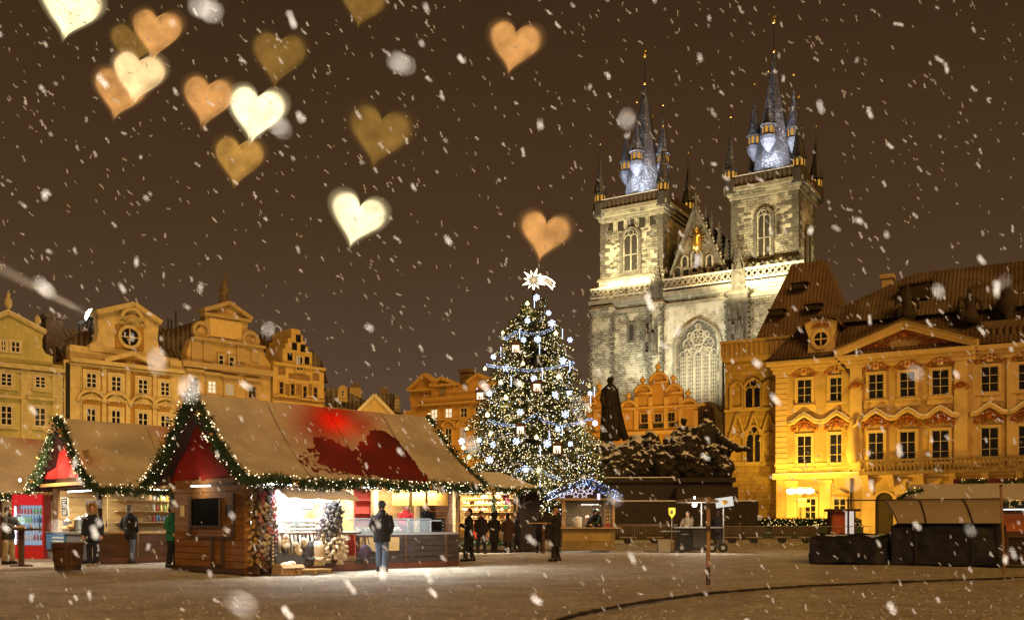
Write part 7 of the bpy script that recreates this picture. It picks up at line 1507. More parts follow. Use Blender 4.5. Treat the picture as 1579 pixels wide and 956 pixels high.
    garland([F.world(F.x(761)-.0, -.12, .3+(ze-.3)*k/5) for k in range(6)], 'dark fir garland wound round the gift stall middle post', .13, 380, 6, seed=23, ornaments=False); garland([F.world(.1+(x1-.2)*k/5, -.25, .35-.08*math.sin(k*1.6)) for k in range(6)], 'fir garland along the foot of the gift stall', .2, 380, 5, seed=24, ornaments=False)
shelf_stall()
def hut():
    F = Frame(866, 41.5, -2); t = thing('wooden_hut', 'small gabled hut outlined with blue-white lights and star shapes', 'hut', F.loc(), F.rz); x1 = F.x(948); xm = F.x(904); za = F.z(904, 744); ze = F.z(840, 770); xl, xr = F.x(841), F.x(956); D = 2.4
    dkw = M('hut_boards', (.07, .042, .025), .75, .3, 2, .2, 10); b = MB(); th = .08
    for a, c in (((xl, ze), (xm, za)), ((xm, za), (xr, ze))): b.add([(a[0], -.5, a[1]), (c[0], -.5, c[1]), (c[0], D, c[1]), (a[0], D, a[1]), (a[0], -.5, a[1]+th), (c[0], -.5, c[1]+th), (c[0], D, c[1]+th), (a[0], D, a[1]+th)], [(0,3,2,1),(4,5,6,7),(0,1,5,4),(1,2,6,5),(2,3,7,6),(3,0,4,7)])
    rf = ob('roof', b, dkw, t); b = MB()
    for a, c in (((xl, ze), (xm, za)), ((xm, za), (xr, ze))): b.add([(a[0], -.48, a[1]+th+.005), (c[0], -.48, c[1]+th+.005), (c[0], D, c[1]+th+.005), (a[0], D, a[1]+th+.005), (a[0], -.48, a[1]+th+.06), (c[0], -.48, c[1]+th+.06), (c[0], D, c[1]+th+.06), (a[0], D, a[1]+th+.06)], [(0,3,2,1),(4,5,6,7),(0,1,5,4),(1,2,6,5),(2,3,7,6),(3,0,4,7)])
    ob('roof_snow', b, MAT['snow'], rf); zb = F.z(904, 769); ob('gable_front', MB().prism([(xl+.5, zb), (xr-.5, zb), (xm, za-.05)], -.12, -.06), dkw, t); block('lintel', F.x(846), F.x(949), -.16, -.05, zb-.06, zb+.03, wood_p, t)
    zc = F.z(904, 813); planks(t, 'front_board', 0, x1, .08, zc-.04, 0, .2, M('olive_boards', (.24, .16, .045), .8, .25, 2, .2, 8)); block('counter', -.05, x1+.25, -.25, .35, zc-.04, zc, wood_p, t); block('front_panel', F.x(868), F.x(940), -.07, -.045, F.z(904, 834), F.z(904, 822), M('olive_panel', (.33, .21, .05), .7, .2), t)
    for x in (.06, F.x(870), x1-.05): block('post', x-.05, x+.05, -.05, .05, zc, zb, wood_p, t)
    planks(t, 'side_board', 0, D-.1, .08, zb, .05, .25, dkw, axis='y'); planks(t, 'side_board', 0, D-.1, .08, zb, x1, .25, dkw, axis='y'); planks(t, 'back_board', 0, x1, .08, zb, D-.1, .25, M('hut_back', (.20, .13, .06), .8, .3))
    rk = thing('goods_rack', 'narrow tall rack of small jars at the hut window right side', 'rack', F.world(F.x(938), .15, zc), F.rz); 
    for k in range(7): block('rack_shelf', -.12, .12, -.08, .08, k*.165, k*.165+.012, wood_p, rk)
    for s in (-.13, .13): block('rack_upright', s-.015, s+.015, -.08, .08, 0, 1.15, wood_p, rk)
    for k in range(6):
        for j in range(2): jb = MB(); jb.lathe([(.035, 0), (.035, .08), (.025, .1)], 0, 0, 8); o = ob('jar', jb, M('jar_%d%d' % (k, j), (.7, .6, .4), .4, .3), None, True, loc=F.world(F.x(938)-.05+j*.1, .13, zc+k*.165+.012)); tag(o, '%s small pale jar on the hut rack, level %s from below' % (('left', 'right')[j], 'one two three four five six'.split()[k]), 'jar', 'jars on the hut rack')
    o = ob('white_canister', MB().lathe([(.17, 0), (.18, .4), (.16, .44), (.02, .46)], 0, 0, 14), M('canister', (.75, .75, .74), .4, .08), None, True, loc=F.world(F.x(891), .2, zc)); tag(o, 'white canister on the hut counter left of the vendors', 'canister')
    o = ob('red_box', MB().box(-.12, .12, -.1, .1, 0, .12).box(-.13, .13, -.11, .11, .121, .14), M('red_tin', (.4, .05, .04), .5), None, loc=F.world(F.x(936), -.1, zc)); tag(o, 'small red tin at the right end of the hut counter', 'tin')
    st = EM('star_outline_glow', (.85, .75, .9), 1.6)
    for k, (px, py) in enumerate(((867, 763), (878, 758), (888, 762), (901, 762), (896, 752), (910, 757))):
        x, z = F.h(px, py, -.14); b = MB(); pts = [((.17 if q % 2 == 0 else .075)*math.sin(q*PI/5), 0, (.17 if q % 2 == 0 else .075)*math.cos(q*PI/5)) for q in range(10)]; b.tube(pts+[pts[0]], .014, 4); ob('star_outline', b, st, t, loc=(x, -.15, z))
    x, z = F.h(923, 765, -.14); block('lit_lantern', x-.06, x+.06, -.2, -.14, z-.14, z+.12, EM('lantern_violet', (.7, .6, 1), 1.6), t)
    lamp('hut_light', 'AREA', F.world(x1*.45, .9, zb-.08), 45, (1, .93, .8), F.world(x1*.45, .9, 0), 1.2, sy=.3); light_tube(t, (.9, 2.1, zb-.2), (1.7, 2.1, zb-.2), (1, .95, .85), 1.5)
    tin = MFOL('tinsel', (.03, .05, .10), (.08, .11, .2), 8)
    garland([F.world(xl+(xm-xl)*k/5, -.58, ze+(za-ze)*k/5+.06) for k in range(6)], 'blue-white light tinsel on the left roof edge of the hut', .16, 260, 62, tin, MAT['bulb_cool'], 41, False, 'light_tinsel', 'tinsel lights on the hut'); garland([F.world(xm+(xr-xm)*k/5, -.58, za+(ze-za)*k/5+.06) for k in range(6)], 'blue-white light tinsel on the right roof edge of the hut', .16, 260, 62, tin, MAT['bulb_blue'], 42, False, 'light_tinsel', 'tinsel lights on the hut')
    for k in range(9): px = 846+k*12; x, z = F.h(px, 772 if k in (0, 8) else 760-abs(4-k)*0, -.5)
hut()
def cart():
    p = G(1072, 851); t = thing('grill_cart', 'black wheeled snack cart under a lit umbrella frame before the monument', 'cart', p, R(-3)); s = p.y/FPX; blk = M('cart_black', (.018, .018, .02), .4, .3); st = M('cart_steel', (.5, .5, .5), .3, .2, metal=.7)
    xl, xr = (1042-1072)*s, (1106-1072)*s; hz = .2; zt = 1.2-(812-HY)*s
    ob('cart_body', MB().box(xl, xr-.5, -.4, .5, hz-.12, zt-.05), blk, t); ob('cart_door', MB().box(xl+.1, xl+.62, -.42, -.4, hz, zt-.25), blk, t); ob('cart_door_handle', MB().box(xl+.2, xl+.5, -.44, -.42, zt-.32, zt-.29), st, t); ob('cart_panel', MB().box(xl+.68, xr-.56, -.415, -.4, hz, zt-.1), M('cart_panel', (.05, .045, .045), .5), t); ob('cart_top', MB().box(xl-.12, xr+.2, -.5, .6, zt-.05, zt), st, t)
    for x in (xl+.2, xr-.3, xr+.15):
        w = MB(); w.lathe([(.05, -.05), (.2, -.05), (.2, .05), (.05, .05)], 0, 0, 16); wh = ob('wheel', w, M('rubber', (.02, .02, .02), .8), t, loc=(x, -.46, .2), rot=(PI/2, 0, 0)); h_ = MB(); h_.lathe([(.09, -.055), (.09, .055)], 0, 0, 12); ob('rim', h_, st, wh)
    ob('side_crate', MB().box(xl-.75, xl-.25, -.3, .2, 0, .5).box(xl-.8, xl-.2, -.35, .25, .5, .54), M('crate_grey', (.35, .33, .3)), t)
    # umbrella frame, bare bulb, white sign with yellow mug
    um = thing('umbrella', 'pale flat umbrella canopy lit from below over the snack cart', 'umbrella', p+Vector((.3, .2, 0)), 0); zc = 1.2+(HY-771)*s; ob('umbrella_pole', MB().tube([(0, 0, 0), (0, 0, zc+.14)], .03, 8), st, um); b = MB(); b.lathe([(1.15, zc-.10), (1.12, zc), (.6, zc+.08), (.05, zc+.14)], 0, 0, 8, PI/8, 1.0, .8); ob('canopy', b, M('canopy_cloth', (.2, .17, .14), .8, .15), um)
    for k in range(8): a = k*PI/4+PI/8; ob('rib', MB().tube([(0, 0, zc+.05), (1.1*math.cos(a), .88*math.sin(a), zc-.09)], .015, 4), st, um)
    b = MB(); b.ball((0, 0, 0), .10, 10, 8); b.tube([(0, 0, .1), (0, 0, .35)], .02, 6); o = ob('bulb_lamp', b, EM('cart_bulb', (1, .93, .8), 14), None, True, loc=P(1071, 778, p.y-.3)); tag(o, 'bright bare bulb hanging under the snack cart umbrella', 'lamp'); lamp('cart_light', 'POINT', P(1071, 778, p.y-.3)+Vector((0, -.3, -.12)), 260, (1, .90, .72), size=.1)
    sg = thing('sign_board', 'tilted white sign with a yellow mug beside the umbrella', 'sign', P(1117, 774, p.y-.5), 0); b = MB().box(-.36, .36, -.03, .03, -.2, .2); f = ob('sign_face', b, EM('sign_glow', (1, .95, .85), .75), sg, rot=(0, R(-8), 0)); m = MB(); m.lathe([(.08, -.09), (.10, .08)], 0, 0, 10); m.tube([(.09, 0, .04), (.16, 0, .02), (.09, 0, -.05)], .02, 5); m.v = [(x, -.035+y*.1, z) for x, y, z in m.v]; ob('mug_print', m, M('mug_yellow', (.75, .5, .04)), sg); q = P(1117, 774, p.y-.5); ob('sign_post', MB().tube([(-.02, .05, -q.z), (-.02, .05, -.15)], .03, 6), st, sg)
    q = P(1036, 790, p.y-.2); o = thing('pennant_sign', 'small yellow shield sign standing at the left end of the cart', 'sign', q, 0); ob('shield', MB().prism([(-.14, .2), (.14, .2), (.14, -.05), (0, -.25), (-.14, -.05)], -.01, .01), M('shield_yellow', (.55, .42, .03), .5), o); ob('shield_mark', MB().box(-.05, .05, -.016, -.011, -.05, .1), M('shield_mark', (.05, .05, .05)), o); ob('sign_post', MB().tube([(0, .03, -q.z+.5), (0, .03, .1)], .015, 6), st, o)
    ob('stand_table', MB().box(-.5, .3, -.2, .2, .8-.04, .8), st, o, loc=(0, 0, -q.z+.1)) 
cart()
# ================================================================== people
skin = M('skin', (.50, .29, .20), .55, .1); PCOL = {}
def cloth(c):
    if c not in PCOL: PCOL[c] = M('cloth_%d' % len(PCOL), c, .9, .25, 5, .5, 25)
    return PCOL[c]
def person(p, face, label, H=1.74, coat=(.02, .02, .025), legs=(.03, .035, .05), shoe=(.015, .012, .01), hair=(.05, .03, .02), hat=None, arms='down', stride=.10, long=False, fur=None, scarf=None, lean=0.0, seated=False, group='people at the market', bag=None, apron=None):
    """face: heading of the gaze in degrees, 0 looks at the viewer, 90 to the picture's right"""
    t = thing('person', label, 'person', p, R(face), group); k = H/1.74
    S = lambda *a: [(x*k, y*k+lean*max(0, z-.9)*-1*k, z*k) for x, y, z in a]
    aL = {'down': [(.185, 0, 1.38), (.245, .03, 1.13), (.25, -.05, .88)], 'pocket': [(.185, 0, 1.38), (.27, .06, 1.13), (.19, -.10, .95)], 'phone': [(.20, 0, 1.40), (.25, -.06, 1.13), (.07, -.30, 1.22)], 'reach': [(.20, 0, 1.40), (.25, -.14, 1.18), (.16, -.42, 1.08)]}[arms]
    hands = []
    body = MB(); body.ball(S((0, 0, 1.63))[0], (.078*k, .098*k, .118*k), 14, 12); body.ball(S((0, -.02, 1.565))[0], (.058*k, .075*k, .06*k), 10, 8); body.tube(S((0, -.09, 1.645), (0, -.122, 1.615), (0, -.10, 1.60)), [.012*k, .02*k, .016*k], 6)
    for s in (-1, 1): body.ball(S((s*.08, .01, 1.62))[0], (.014*k, .025*k, .034*k), 6, 5); body.ball(S((s*.032, -.088, 1.648))[0], .016*k, 6, 5)
    body.tube(S((-.025, -.098, 1.562), (.025, -.098, 1.562)), .011*k, 5); body.tube(S((0, .01, 1.40), (0, 0, 1.56)), .055*k, 10)
    body.lathe([(.12*k, .86*k), (.14*k, 1.0*k), (.12*k, 1.12*k), (.15*k, 1.3*k), (.15*k, 1.40*k), (.06*k, 1.47*k)], 0, 0, 12, 0, 1.1, .7)
    hip = .90; fy = stride/2
    LEG = {}
    for s in (-1, 1):
        foot = (s*.10, -s*fy, .07); LEG[s] = [(s*.09, 0, hip), (s*.10, -s*fy*.6-.02, .50), foot]; body.tube(S(*LEG[s]), [.085*k, .06*k, .045*k], 8)
        A = [(s*a[0], a[1], a[2]) for a in aL]; body.tube(S(*A), [.05*k, .042*k, .03*k], 8)
        w = Vector(A[2]); d = (Vector(A[2])-Vector(A[1])).normalized(); sd = d.cross(Vector((0, 1, 0.3))).normalized(); n_ = d.cross(sd)
        palm = w+d*.055; body.ball(S(tuple(palm))[0], (.038*k, .03*k, .05*k), 8, 6)
        for q in range(4):
            b0 = palm+d*.03+sd*(q-1.5)*.019; ln = (.062, .074, .07, .052)[q]; body.tube(S(tuple(b0), tuple(b0+d*ln*.55+n_*.008), tuple(b0+d*ln*.85+n_*.034)), [.0095*k, .009*k, .0075*k], 5)
        b0 = w+d*.03+sd*.03; body.tube(S(tuple(b0), tuple(b0+sd*.026+d*.028), tuple(b0+sd*.028+d*.058+n_*.01)), [.011*k, .0105*k, .008*k], 5)
    remeshed('body', body, skin, t, .013*k, 0, .1, 1)
    # coat
    c = MB(); hem = .46 if long else .74
    c.lathe([((.215 if long else .20)*k, hem*k), (.205*k, (hem+.1)*k), (.195*k, .98*k), (.19*k, 1.12*k), (.195*k, 1.26*k), (.185*k, 1.36*k), (.15*k, 1.42*k), (.10*k, 1.465*k), (.085*k, 1.50*k), (.08*k, 1.53*k)], 0, 0, 16, 0, 1.08, .78)
    c.v = [(x, y-lean*max(0, z/k-.9)*k, z) for x, y, z in c.v]
    for s in (-1, 1): c.tube(S(*[(s*a[0], a[1], a[2]) for a in aL]), [.078*k, .068*k, .055*k], 10)
    remeshed('coat', c, cloth(coat), t, .02*k, .022, .12, 2)
    # trousers
    tr = MB(); tr.ball((0, 0, .88*k), (.17*k, .13*k, .12*k), 12, 8)
    for s in (-1, 1): tr.tube(S((s*.085, 0, .90), LEG[s][1], (s*.10, -s*fy, .10)), [.105*k, .082*k, .075*k], 10)
    remeshed('trousers', tr, cloth(legs), t, .02*k, .018, .1, 1)
    for s in (-1, 1):
        b = MB(); x, y = s*.10*k, -s*fy*k; b.ball((x, y-.05*k, .045*k), (.05*k, .14*k, .045*k), 10, 8); b.ball((x, y+.05*k, .07*k), (.048*k, .06*k, .07*k), 8, 6); b.box(x-.045*k, x+.045*k, y-.17*k, y+.09*k, 0, .022*k); ob('shoe', b, cloth(shoe), t, True)
    hc = S((0, .012, 1.645))[0]
    if fur:
        h = MB(); h.ball((hc[0], hc[1]+.035*k, hc[2]-.01), (.125*k, .12*k, .15*k), 12, 10); h.tube(S((-.09, .03, 1.50), (.09, .03, 1.50)), .07*k, 8); ho = remeshed('hood', h, cloth(coat), t, .02, 0, .1, 1) if False else None
        r_ = MB(); r_.tube([(hc[0]+.125*k*math.cos(a), hc[1]-.07*k, hc[2]-.005+.15*k*math.sin(a)) for a in [2*PI*q/20 for q in range(21)]], .042*k, 8); remeshed('hood_fur', r_, cloth(fur), t, .014, .05, .035, 0)
        h = MB(); h.lathe([(.135*k, -.12*k), (.145*k, 0), (.12*k, .10*k), (.06*k, .15*k), (.01, .16*k)], 0, 0, 14); h.v = [(hc[0]+x, hc[1]-.06*k+z, hc[2]+y) for x, y, z in [(a, b, c_+.06*k) for a, b, c_ in h.v]]; h.f.pop(-2); ob('hood', h, cloth(coat), t, True, fix=False)
    elif hat:
        h = MB(); h.lathe([(.092*k, -.01*k), (.098*k, .03*k), (.09*k, .07*k), (.062*k, .10*k), (.02*k, .115*k)], hc[0], hc[1], 14); h.v = [(x, y, z+hc[2]) for x, y, z in h.v]; h.tube([(hc[0]+.094*k*math.cos(a), hc[1]+.1*k*math.sin(a), hc[2]+.005*k) for a in [2*PI*q/18 for q in range(19)]], .02*k, 6); ob('hat', h, cloth(hat), t, True)
        h = MB(); h.ball((hc[0], hc[1]+.03*k, hc[2]-.05*k), (.085*k, .085*k, .07*k), 10, 8); ob('hair', h, cloth(hair), t, True)
    else:
        h = MB(); h.ball((hc[0], hc[1]+.018*k, hc[2]+.022*k), (.088*k, .098*k, .105*k), 12, 10); h.ball((hc[0], hc[1]+.05*k, hc[2]-.06*k), (.085*k, .06*k, .09*k), 10, 8); remeshed('hair', h, cloth(hair), t, .014, .03, .04, 1)
    if scarf: s_ = MB(); s_.tube([(.095*k*math.cos(a), -.01-lean*.6+.085*k*math.sin(a), 1.49*k) for a in [2*PI*q/14 for q in range(15)]], .035*k, 7); ob('scarf', s_, cloth(scarf), t, True)
    if apron: ob('apron', MB().lathe([(.20*k, .6*k), (.205*k, 1.0*k), (.205*k, 1.25*k)], 0, -.02, 16, 0, 1.06, .8), cloth(apron), t, True)
    if bag:
        b = MB(); b.ball((0, 0, -.2), (.17, .09, .21), 12, 8); bo = thing('shoulder_bag', bag[0], 'bag', Vector(p)+Vector(bag[1]), R(face)); remeshed('bag_body', b, cloth(bag[2]), bo, .02, .02, .1, 1); ob('bag_strap', MB().tube([(-.1, 0, 0), (-.05, 0, .22), (.05, 0, .22), (.1, 0, 0)], .014, 5), cloth(bag[2]), bo)
    return t
navy, jean, tan = (.022, .026, .05), (.10, .14, .23), (.30, .22, .12)
person(G(13, 869), 75, 'person in dark jacket and tan trousers at the standing table', 1.72, (.03, .025, .022), tan, arms='reach', hat=(.05, .04, .035))
person(G(143, 873), 5, 'person in navy parka with fur-trimmed hood facing the viewer', 1.72, navy, (.02, .024, .045), shoe=(.35, .28, .2), fur=(.40, .28, .16), arms='down')
person(G(200, 868), 165, 'person in black coat and blue jeans, back turned, at the drinks counter', 1.74, (.014, .014, .016), jean, arms='pocket', hair=(.25, .2, .16))
person(G(179, 864), -150, 'person in dark violet hat leaning at the drinks counter beside the black coat', 1.68, (.05, .045, .07), (.03, .03, .04), arms='reach', hat=(.09, .07, .16), lean=.15)
person(G(266, 875), 80, 'person in green jacket and knitted hat waiting by the wooden wall', 1.72, (.02, .14, .075), (.016, .016, .018), hat=(.25, .30, .32), arms='pocket')
person(G(589, 881), 172, 'man in black coat, jeans and blue cap, back turned, at the food counter', 1.76, (.016, .016, .02), jean, hat=(.05, .09, .15), arms='pocket', stride=.16, bag=('dark striped shoulder bag held beside the man in jeans', (-.42, .05, .68), (.07, .05, .09)))
person(G(627, 872), 150, 'person in dark grey coat and bright blue jeans at the showcase', 1.62, (.05, .05, .055), (.06, .12, .30), hat=(.03, .05, .05), arms='reach')
pv = S1.world(S1.x(622, 1.0), 1.0, .14); person(pv, 35, 'vendor in red jacket behind the food showcase', 1.66, (.45, .03, .03), (.03, .03, .03), hat=(.04, .07, .07), arms='reach', lean=.25)
pv = S1.world(S1.x(655, 1.1), 1.1, .14); person(pv, 50, 'vendor in black behind the oven at the food stall end', 1.72, (.02, .02, .02), (.03, .03, .03), arms='reach')
pv = S1.world(S1.x(486, .9), .85, .14); person(pv, -10, 'vendor in shaggy ginger fur in the bright fur shop', 1.70, (.50, .26, .11), (.1, .08, .06), hat=(.4, .39, .4), arms='reach')
person(G(723, 865), -75, 'woman in long black coat with phone before the gift stall', 1.66, (.013, .012, .013), (.02, .022, .03), long=True, arms='phone', hair=(.02, .013, .01), stride=.30)
person(G(857, 865), -80, 'woman in fluffy ginger hat, dark coat and boots before the hut', 1.68, (.022, .017, .012), (.02, .015, .012), long=True, hat=(.36, .20, .10), arms='phone', stride=.22)
person(G(812, 849), 20, 'person with cropped hair in dark coat before the closed booth', 1.78, (.02, .016, .018), (.02, .018, .018), long=True, arms='pocket', hair=(.2, .12, .06))
person(G(762, 852), 160, 'person in black with hood, back turned, by the garlanded post', 1.66, (.012, .011, .011), (.015, .014, .014), long=True, arms='pocket', fur=(.03, .025, .02))
person(G(783, 852), 170, 'person in brown coat, back turned, between post and booth', 1.62, (.05, .03, .022), (.02, .018, .018), long=True, arms='down', hair=(.03, .02, .015))
person(G(742, 853), 20, 'person in dark red scarf and black jacket walking left of the hooded one', 1.7, (.018, .014, .014), (.02, .02, .022), arms='down', stride=.35, scarf=(.2, .03, .03), hat=(.04, .03, .03))
person(G(797, 851), -110, 'person in black knee-length coat beside the booth', 1.7, (.014, .012, .013), (.016, .015, .016), long=True, arms='pocket', hair=(.03, .02, .012))
person(G(832, 852), 175, 'slim person in dark coat, back turned, left of the hut', 1.66, (.016, .014, .013), (.018, .016, .016), long=True, arms='phone', hat=(.03, .025, .025))
for px, fc, lab, co, ht, ln, am in ((906, 70, 'vendor in black bending forward inside the hut', (.018, .017, .018), (.02, .02, .02), .45, 'reach'), (923, -60, 'vendor in dark green with light hat inside the hut', (.03, .045, .025), (.5, .45, .35), .1, 'reach')):
    q = P(px, 848, 42.3); person(Vector((q.x, 42.35, .1)), fc, lab, 1.72, co, (.03, .03, .03), hat=ht, arms=am, lean=ln)
q = G(1068, 850); person(Vector((q.x, q.y+1.0, 0)), -35, 'grill cook in light apron behind the snack cart', 1.74, (.30, .21, .13), (.03, .03, .03), arms='reach', apron=(.5, .36, .2), lean=.15, hair=(.06, .04, .03))
person(G(1107, 849), 170, 'person in black jacket, back turned, at the snack cart', 1.76, (.014, .012, .012), (.03, .026, .024), arms='reach', hat=(.05, .04, .04))
# ================================================================== fences, trailers, poles and covered stands on the right
steel_d = M('galvanised', (.22, .20, .17), .5, .3, metal=.4)
def barrier_meshes(w=2.2, h_=1.05):
    f = MB(); f.tube([(-w/2, 0, .12), (-w/2, 0, h_), (w/2, 0, h_), (w/2, 0, .12), (-w/2, 0, .12)], .02, 6); bars = MB(); bars.tube([(0, 0, .12), (0, 0, h_)], .008, 4); ft = MB(); ft.bar((0, -.28, .02), (0, .28, .02), .05, .03); ft.bar((0, 0, .03), (0, 0, .14), .04)
    return [x.mesh(n_) for x, n_ in ((f, 'barrier_frame'), (bars, 'bar'), (ft, 'foot'))]
BM = barrier_meshes()
for m in BM: m.materials.append(steel_d)
def barrier(p, rz, lab):
    t = thing('crowd_barrier', lab, 'barrier', p, rz, 'crowd barriers before the monument'); ob('barrier_frame', BM[0], None, t)
    for k in range(16): ob('bar', BM[1], None, t, loc=(-1.1+2.2*(k+1)/17, 0, 0))
    for s in (-.85, .85): ob('foot', BM[2], None, t, loc=(s, 0, 0))
for k, (px, py, lab) in enumerate(((962, 842, 'steel crowd barrier just right of the hut'), (1010, 841, 'steel crowd barrier left of the snack cart'), (1142, 841, 'first steel crowd barrier right of the snack cart'), (1200, 841, 'second steel crowd barrier right of the snack cart'), (1258, 841, 'third steel crowd barrier, below the glowing lamp bar'), (1312, 841, 'fourth steel crowd barrier, behind the low black stand'))):
    barrier(G(px, py), R(random.uniform(-4, 4)), lab)
def trailer(px0, px1, Y, lab, hh=.75):
    x0, x1 = (px0-CX)/FPX*Y, (px1-CX)/FPX*Y; L = x1-x0; t = thing('flat_trailer', lab, 'trailer', (x0, Y, 0), 0, 'flat trailers behind the barriers'); pan = M('trailer_side', (.09, .065, .045), .8, .3)
    b = ob('bed', MB().box(0, L, 0, 1.6, .55, .62), pan, t); n = max(2, int(L/1.6))
    for k in range(n): block('side_panel', L*k/n+.04, L*(k+1)/n-.04, -.03, .0, .62, .62+hh*.5, pan, b)
    block('snow_load', .05, L-.05, .02, 1.55, .62, .68, MAT['snow'], t)
    for k in range(n): x = L*(k+.5)/n; w = MB(); w.lathe([(.06, -.09), (.24, -.09), (.26, 0), (.24, .09), (.06, .09)], 0, 0, 14); ob('wheel', w, M('tyre', (.015, .015, .015), .8), t, loc=(x, .1, .26), rot=(PI/2, 0, 0)); block('axle_board', x-.5, x+.5, -.02, .03, .36, .44, M('pale_axle', (.3, .24, .17)), t)
trailer(948, 1030, 57, 'long low trailer with snow on its bed, behind the barriers left of the cart'); trailer(1113, 1180, 57, 'low snow-topped trailer behind the barriers right of the cart'); trailer(1188, 1262, 58, 'low snow-topped trailer ending below the glowing lamp bar')
def low_wall():
    w = thing('low_hedge', 'dark clipped hedge with fairy lights before the stone house', 'hedge', P(1180, 807, 78)*1); w.location.z = 0; rng = np.random.default_rng(3); n = 16000; L = 9.5
    base = np.stack([rng.uniform(-4.5, 7.5, n), rng.uniform(-.8, .8, n), 0.7+.7*np.sqrt(rng.uniform(0, 1, n))+.15*np.sin(np.linspace(0, 9, n))], 1); d = rng.normal(size=(n, 3)); d[:, 2] += .6; d /= np.linalg.norm(d, axis=1)[:, None]
    stuff(ob('foliage', tri_mesh('foliage', needle_tris(base, d, rng.uniform(.12, .3, n), .05, rng), MAT['garland']), None, w)); ob('hedge_box', MB().box(-4.6, 7.6, -.7, .7, .0, .95), MAT['garland'], w); nb = 150
    stuff(ob('fairy_lights', bulbs_mesh('fairy_lights', np.stack([rng.uniform(-4.5, 7.5, nb), rng.uniform(-1.0, -.7, nb), rng.uniform(1.0, 1.55, nb)], 1), rng.uniform(.018, .034, nb), MAT['bulb_gold']), None, w))
low_wall()
def kiosk():
    F = Frame(1281, 62, -10); t = thing('red_kiosk', 'small red kiosk with a lit white panel behind the low black stand', 'kiosk', F.loc(), F.rz); a, b_, c = 0, F.x(1303), F.x(1318); zt = F.z(1290, 788)
    block('red_panel', a, b_, 0, .2, .2, zt, M('kiosk_red', (.42, .09, .035), .5, .2), t); block('lit_panel', b_+.03, c, 0, .12, .4, zt, EM('kiosk_lit', (1, .82, .68), .7), t); block('kiosk_roof', a-.2, c+.3, -.4, 1.6, zt, zt+.15, wood_d, t); block('kiosk_back', a, c, 1.4, 1.5, 0, zt, wood_d, t)
    for x in (a+.05, c): block('kiosk_post', x-.05, x+.05, -.02, .1, 0, zt, wood_d, t)
kiosk()
def black_stand():
    Y = 24.5; blk = M('black_tarpaulin', (.012, .009, .007), .6, .4, 1.2, .6, 3); F = Frame(1230, 29.5, -28); t = thing('covered_stand', 'low stand wrapped in black tarpaulin with an arched tan canopy', 'stand', F.loc(), F.rz)
    xa, xb, xc = F.x(1252), F.x(1372), F.x(1545); z1 = F.z(1310, 827); z2 = F.z(1450, 808)
    n = 10; b = MB(); b.box(xa-.1, xb, 0, 2.6, 0, z1); remeshed('low_wing', b, blk, t, .06, .36, .6, 2); b = MB()
    b.add([(F.x(1229), -.1, 0), (xa, -.1, 0), (xa, 2, 0), (F.x(1229)+.3, 2, 0), (F.x(1240), .2, z1*.45), (xa, .05, z1), (xa, 2, z1), (F.x(1240), 2, z1*.5)], [(0, 1, 5, 4), (4, 5, 6, 7), (3, 0, 4, 7), (1, 2, 6, 5)]); remeshed('tarp_skirt', b, blk, t, .06, .12, .3, 2)
    remeshed('main_box', MB().box(xb+.01, xc, -.1, 2.8, 0, z2), blk, t, .07, .26, .6, 2); block('wing_snow', xa+.3, xb, .5, 2.3, z1-.05, z1+.04, MAT['snow'], t)
    for k in range(6): x = xb+(xc-xb)*(k+.5)/6; block('side_batten', x-.03, x+.03, -.17, -.12, .05, z2-.03, M('stand_board', (.022, .013, .009), .7, .3), t) if k in (1, 4) else None
    # arched canopy of three fields between ribs
    zt = F.z(1400, 770); cn = M('tan_canopy', (.36, .29, .20), .8, .12, 1, .1, 4); x0c = xb+.25; fields = [(x0c-.95, x0c+.2), (x0c+.2, x0c+1.4), (x0c+1.4, xc)]
    def arcp(s): return -.25+3.0*(s), z2+.03+(zt-z2)*math.sin(min(1, s*1.25)*PI/2)
    for k, (a, c) in enumerate(fields):
        vs = []; m = 10; lean0 = .95 if k == 0 else .55; lean1 = .55 if k < 2 else 0
        for i, x, ln in ((0, a, lean0), (1, c, lean1)):
            for j in range(m+1): s = j/m; y, z = arcp(s); vs.append((x+ln*(1-s)*(1 if k == 0 or True else 0), y, z))
        c_ = MB(); c_.add(vs, [(j, m+1+j, m+2+j, j+1) for j in range(m)]); ob('canopy_field', c_, cn, t, True, fix=False)
        r_ = MB(); r_.tube([Vector(v)+Vector((0, 0, .015)) for v in vs[:m+1]], .022, 5); ob('canopy_rib', r_, frame_d, t)
    ob('ridge_pole', MB().tube([(x0c-1.7, 1.5, zt+.03), (xc, 1.5, zt+.03)], .022, 6), frame_d, t)
    for x, zz in ((F.x(1308, .3), zt),): ob('pole', MB().tube([(x, .3, z1), (x, .3, zt+.05)], .03, 6), frame_d, t)
black_stand()
def leaning_pole():
    p = G(1549, 884); t = thing('wooden_pole', 'bare leaning wooden pole at the right end of the black stand', 'pole', p); ob('pole_shaft', MB().tube([(0, 0, -.1), (-.09, 0, 2.1)], [.032, .028], 8), M('raw_pole', (.28, .15, .06), .8, .3, 3), t); ob('pole_cap', MB().lathe([(.035, 2.09), (.04, 2.12), (.01, 2.14)], -.09, 0, 8), frame_d, t)
    p = G(1092, 901); t = thing('marker_post', 'thin brown post standing alone on the snow before the snack cart', 'post', p); ob('post_shaft', MB().box(-.034, .034, -.034, .034, -.05, 1.72), M('post_wood', (.30, .16, .06), .8, .4, 4, .2, 12), t)
    for k, z in enumerate((.0, 1.05, 1.5)): block('post_band', -.037, .037, -.037, .037, z, z+(.35 if k == 0 else .1), M('post_band_%d' % k, (.06, .04, .03), .8), t)
leaning_pole()
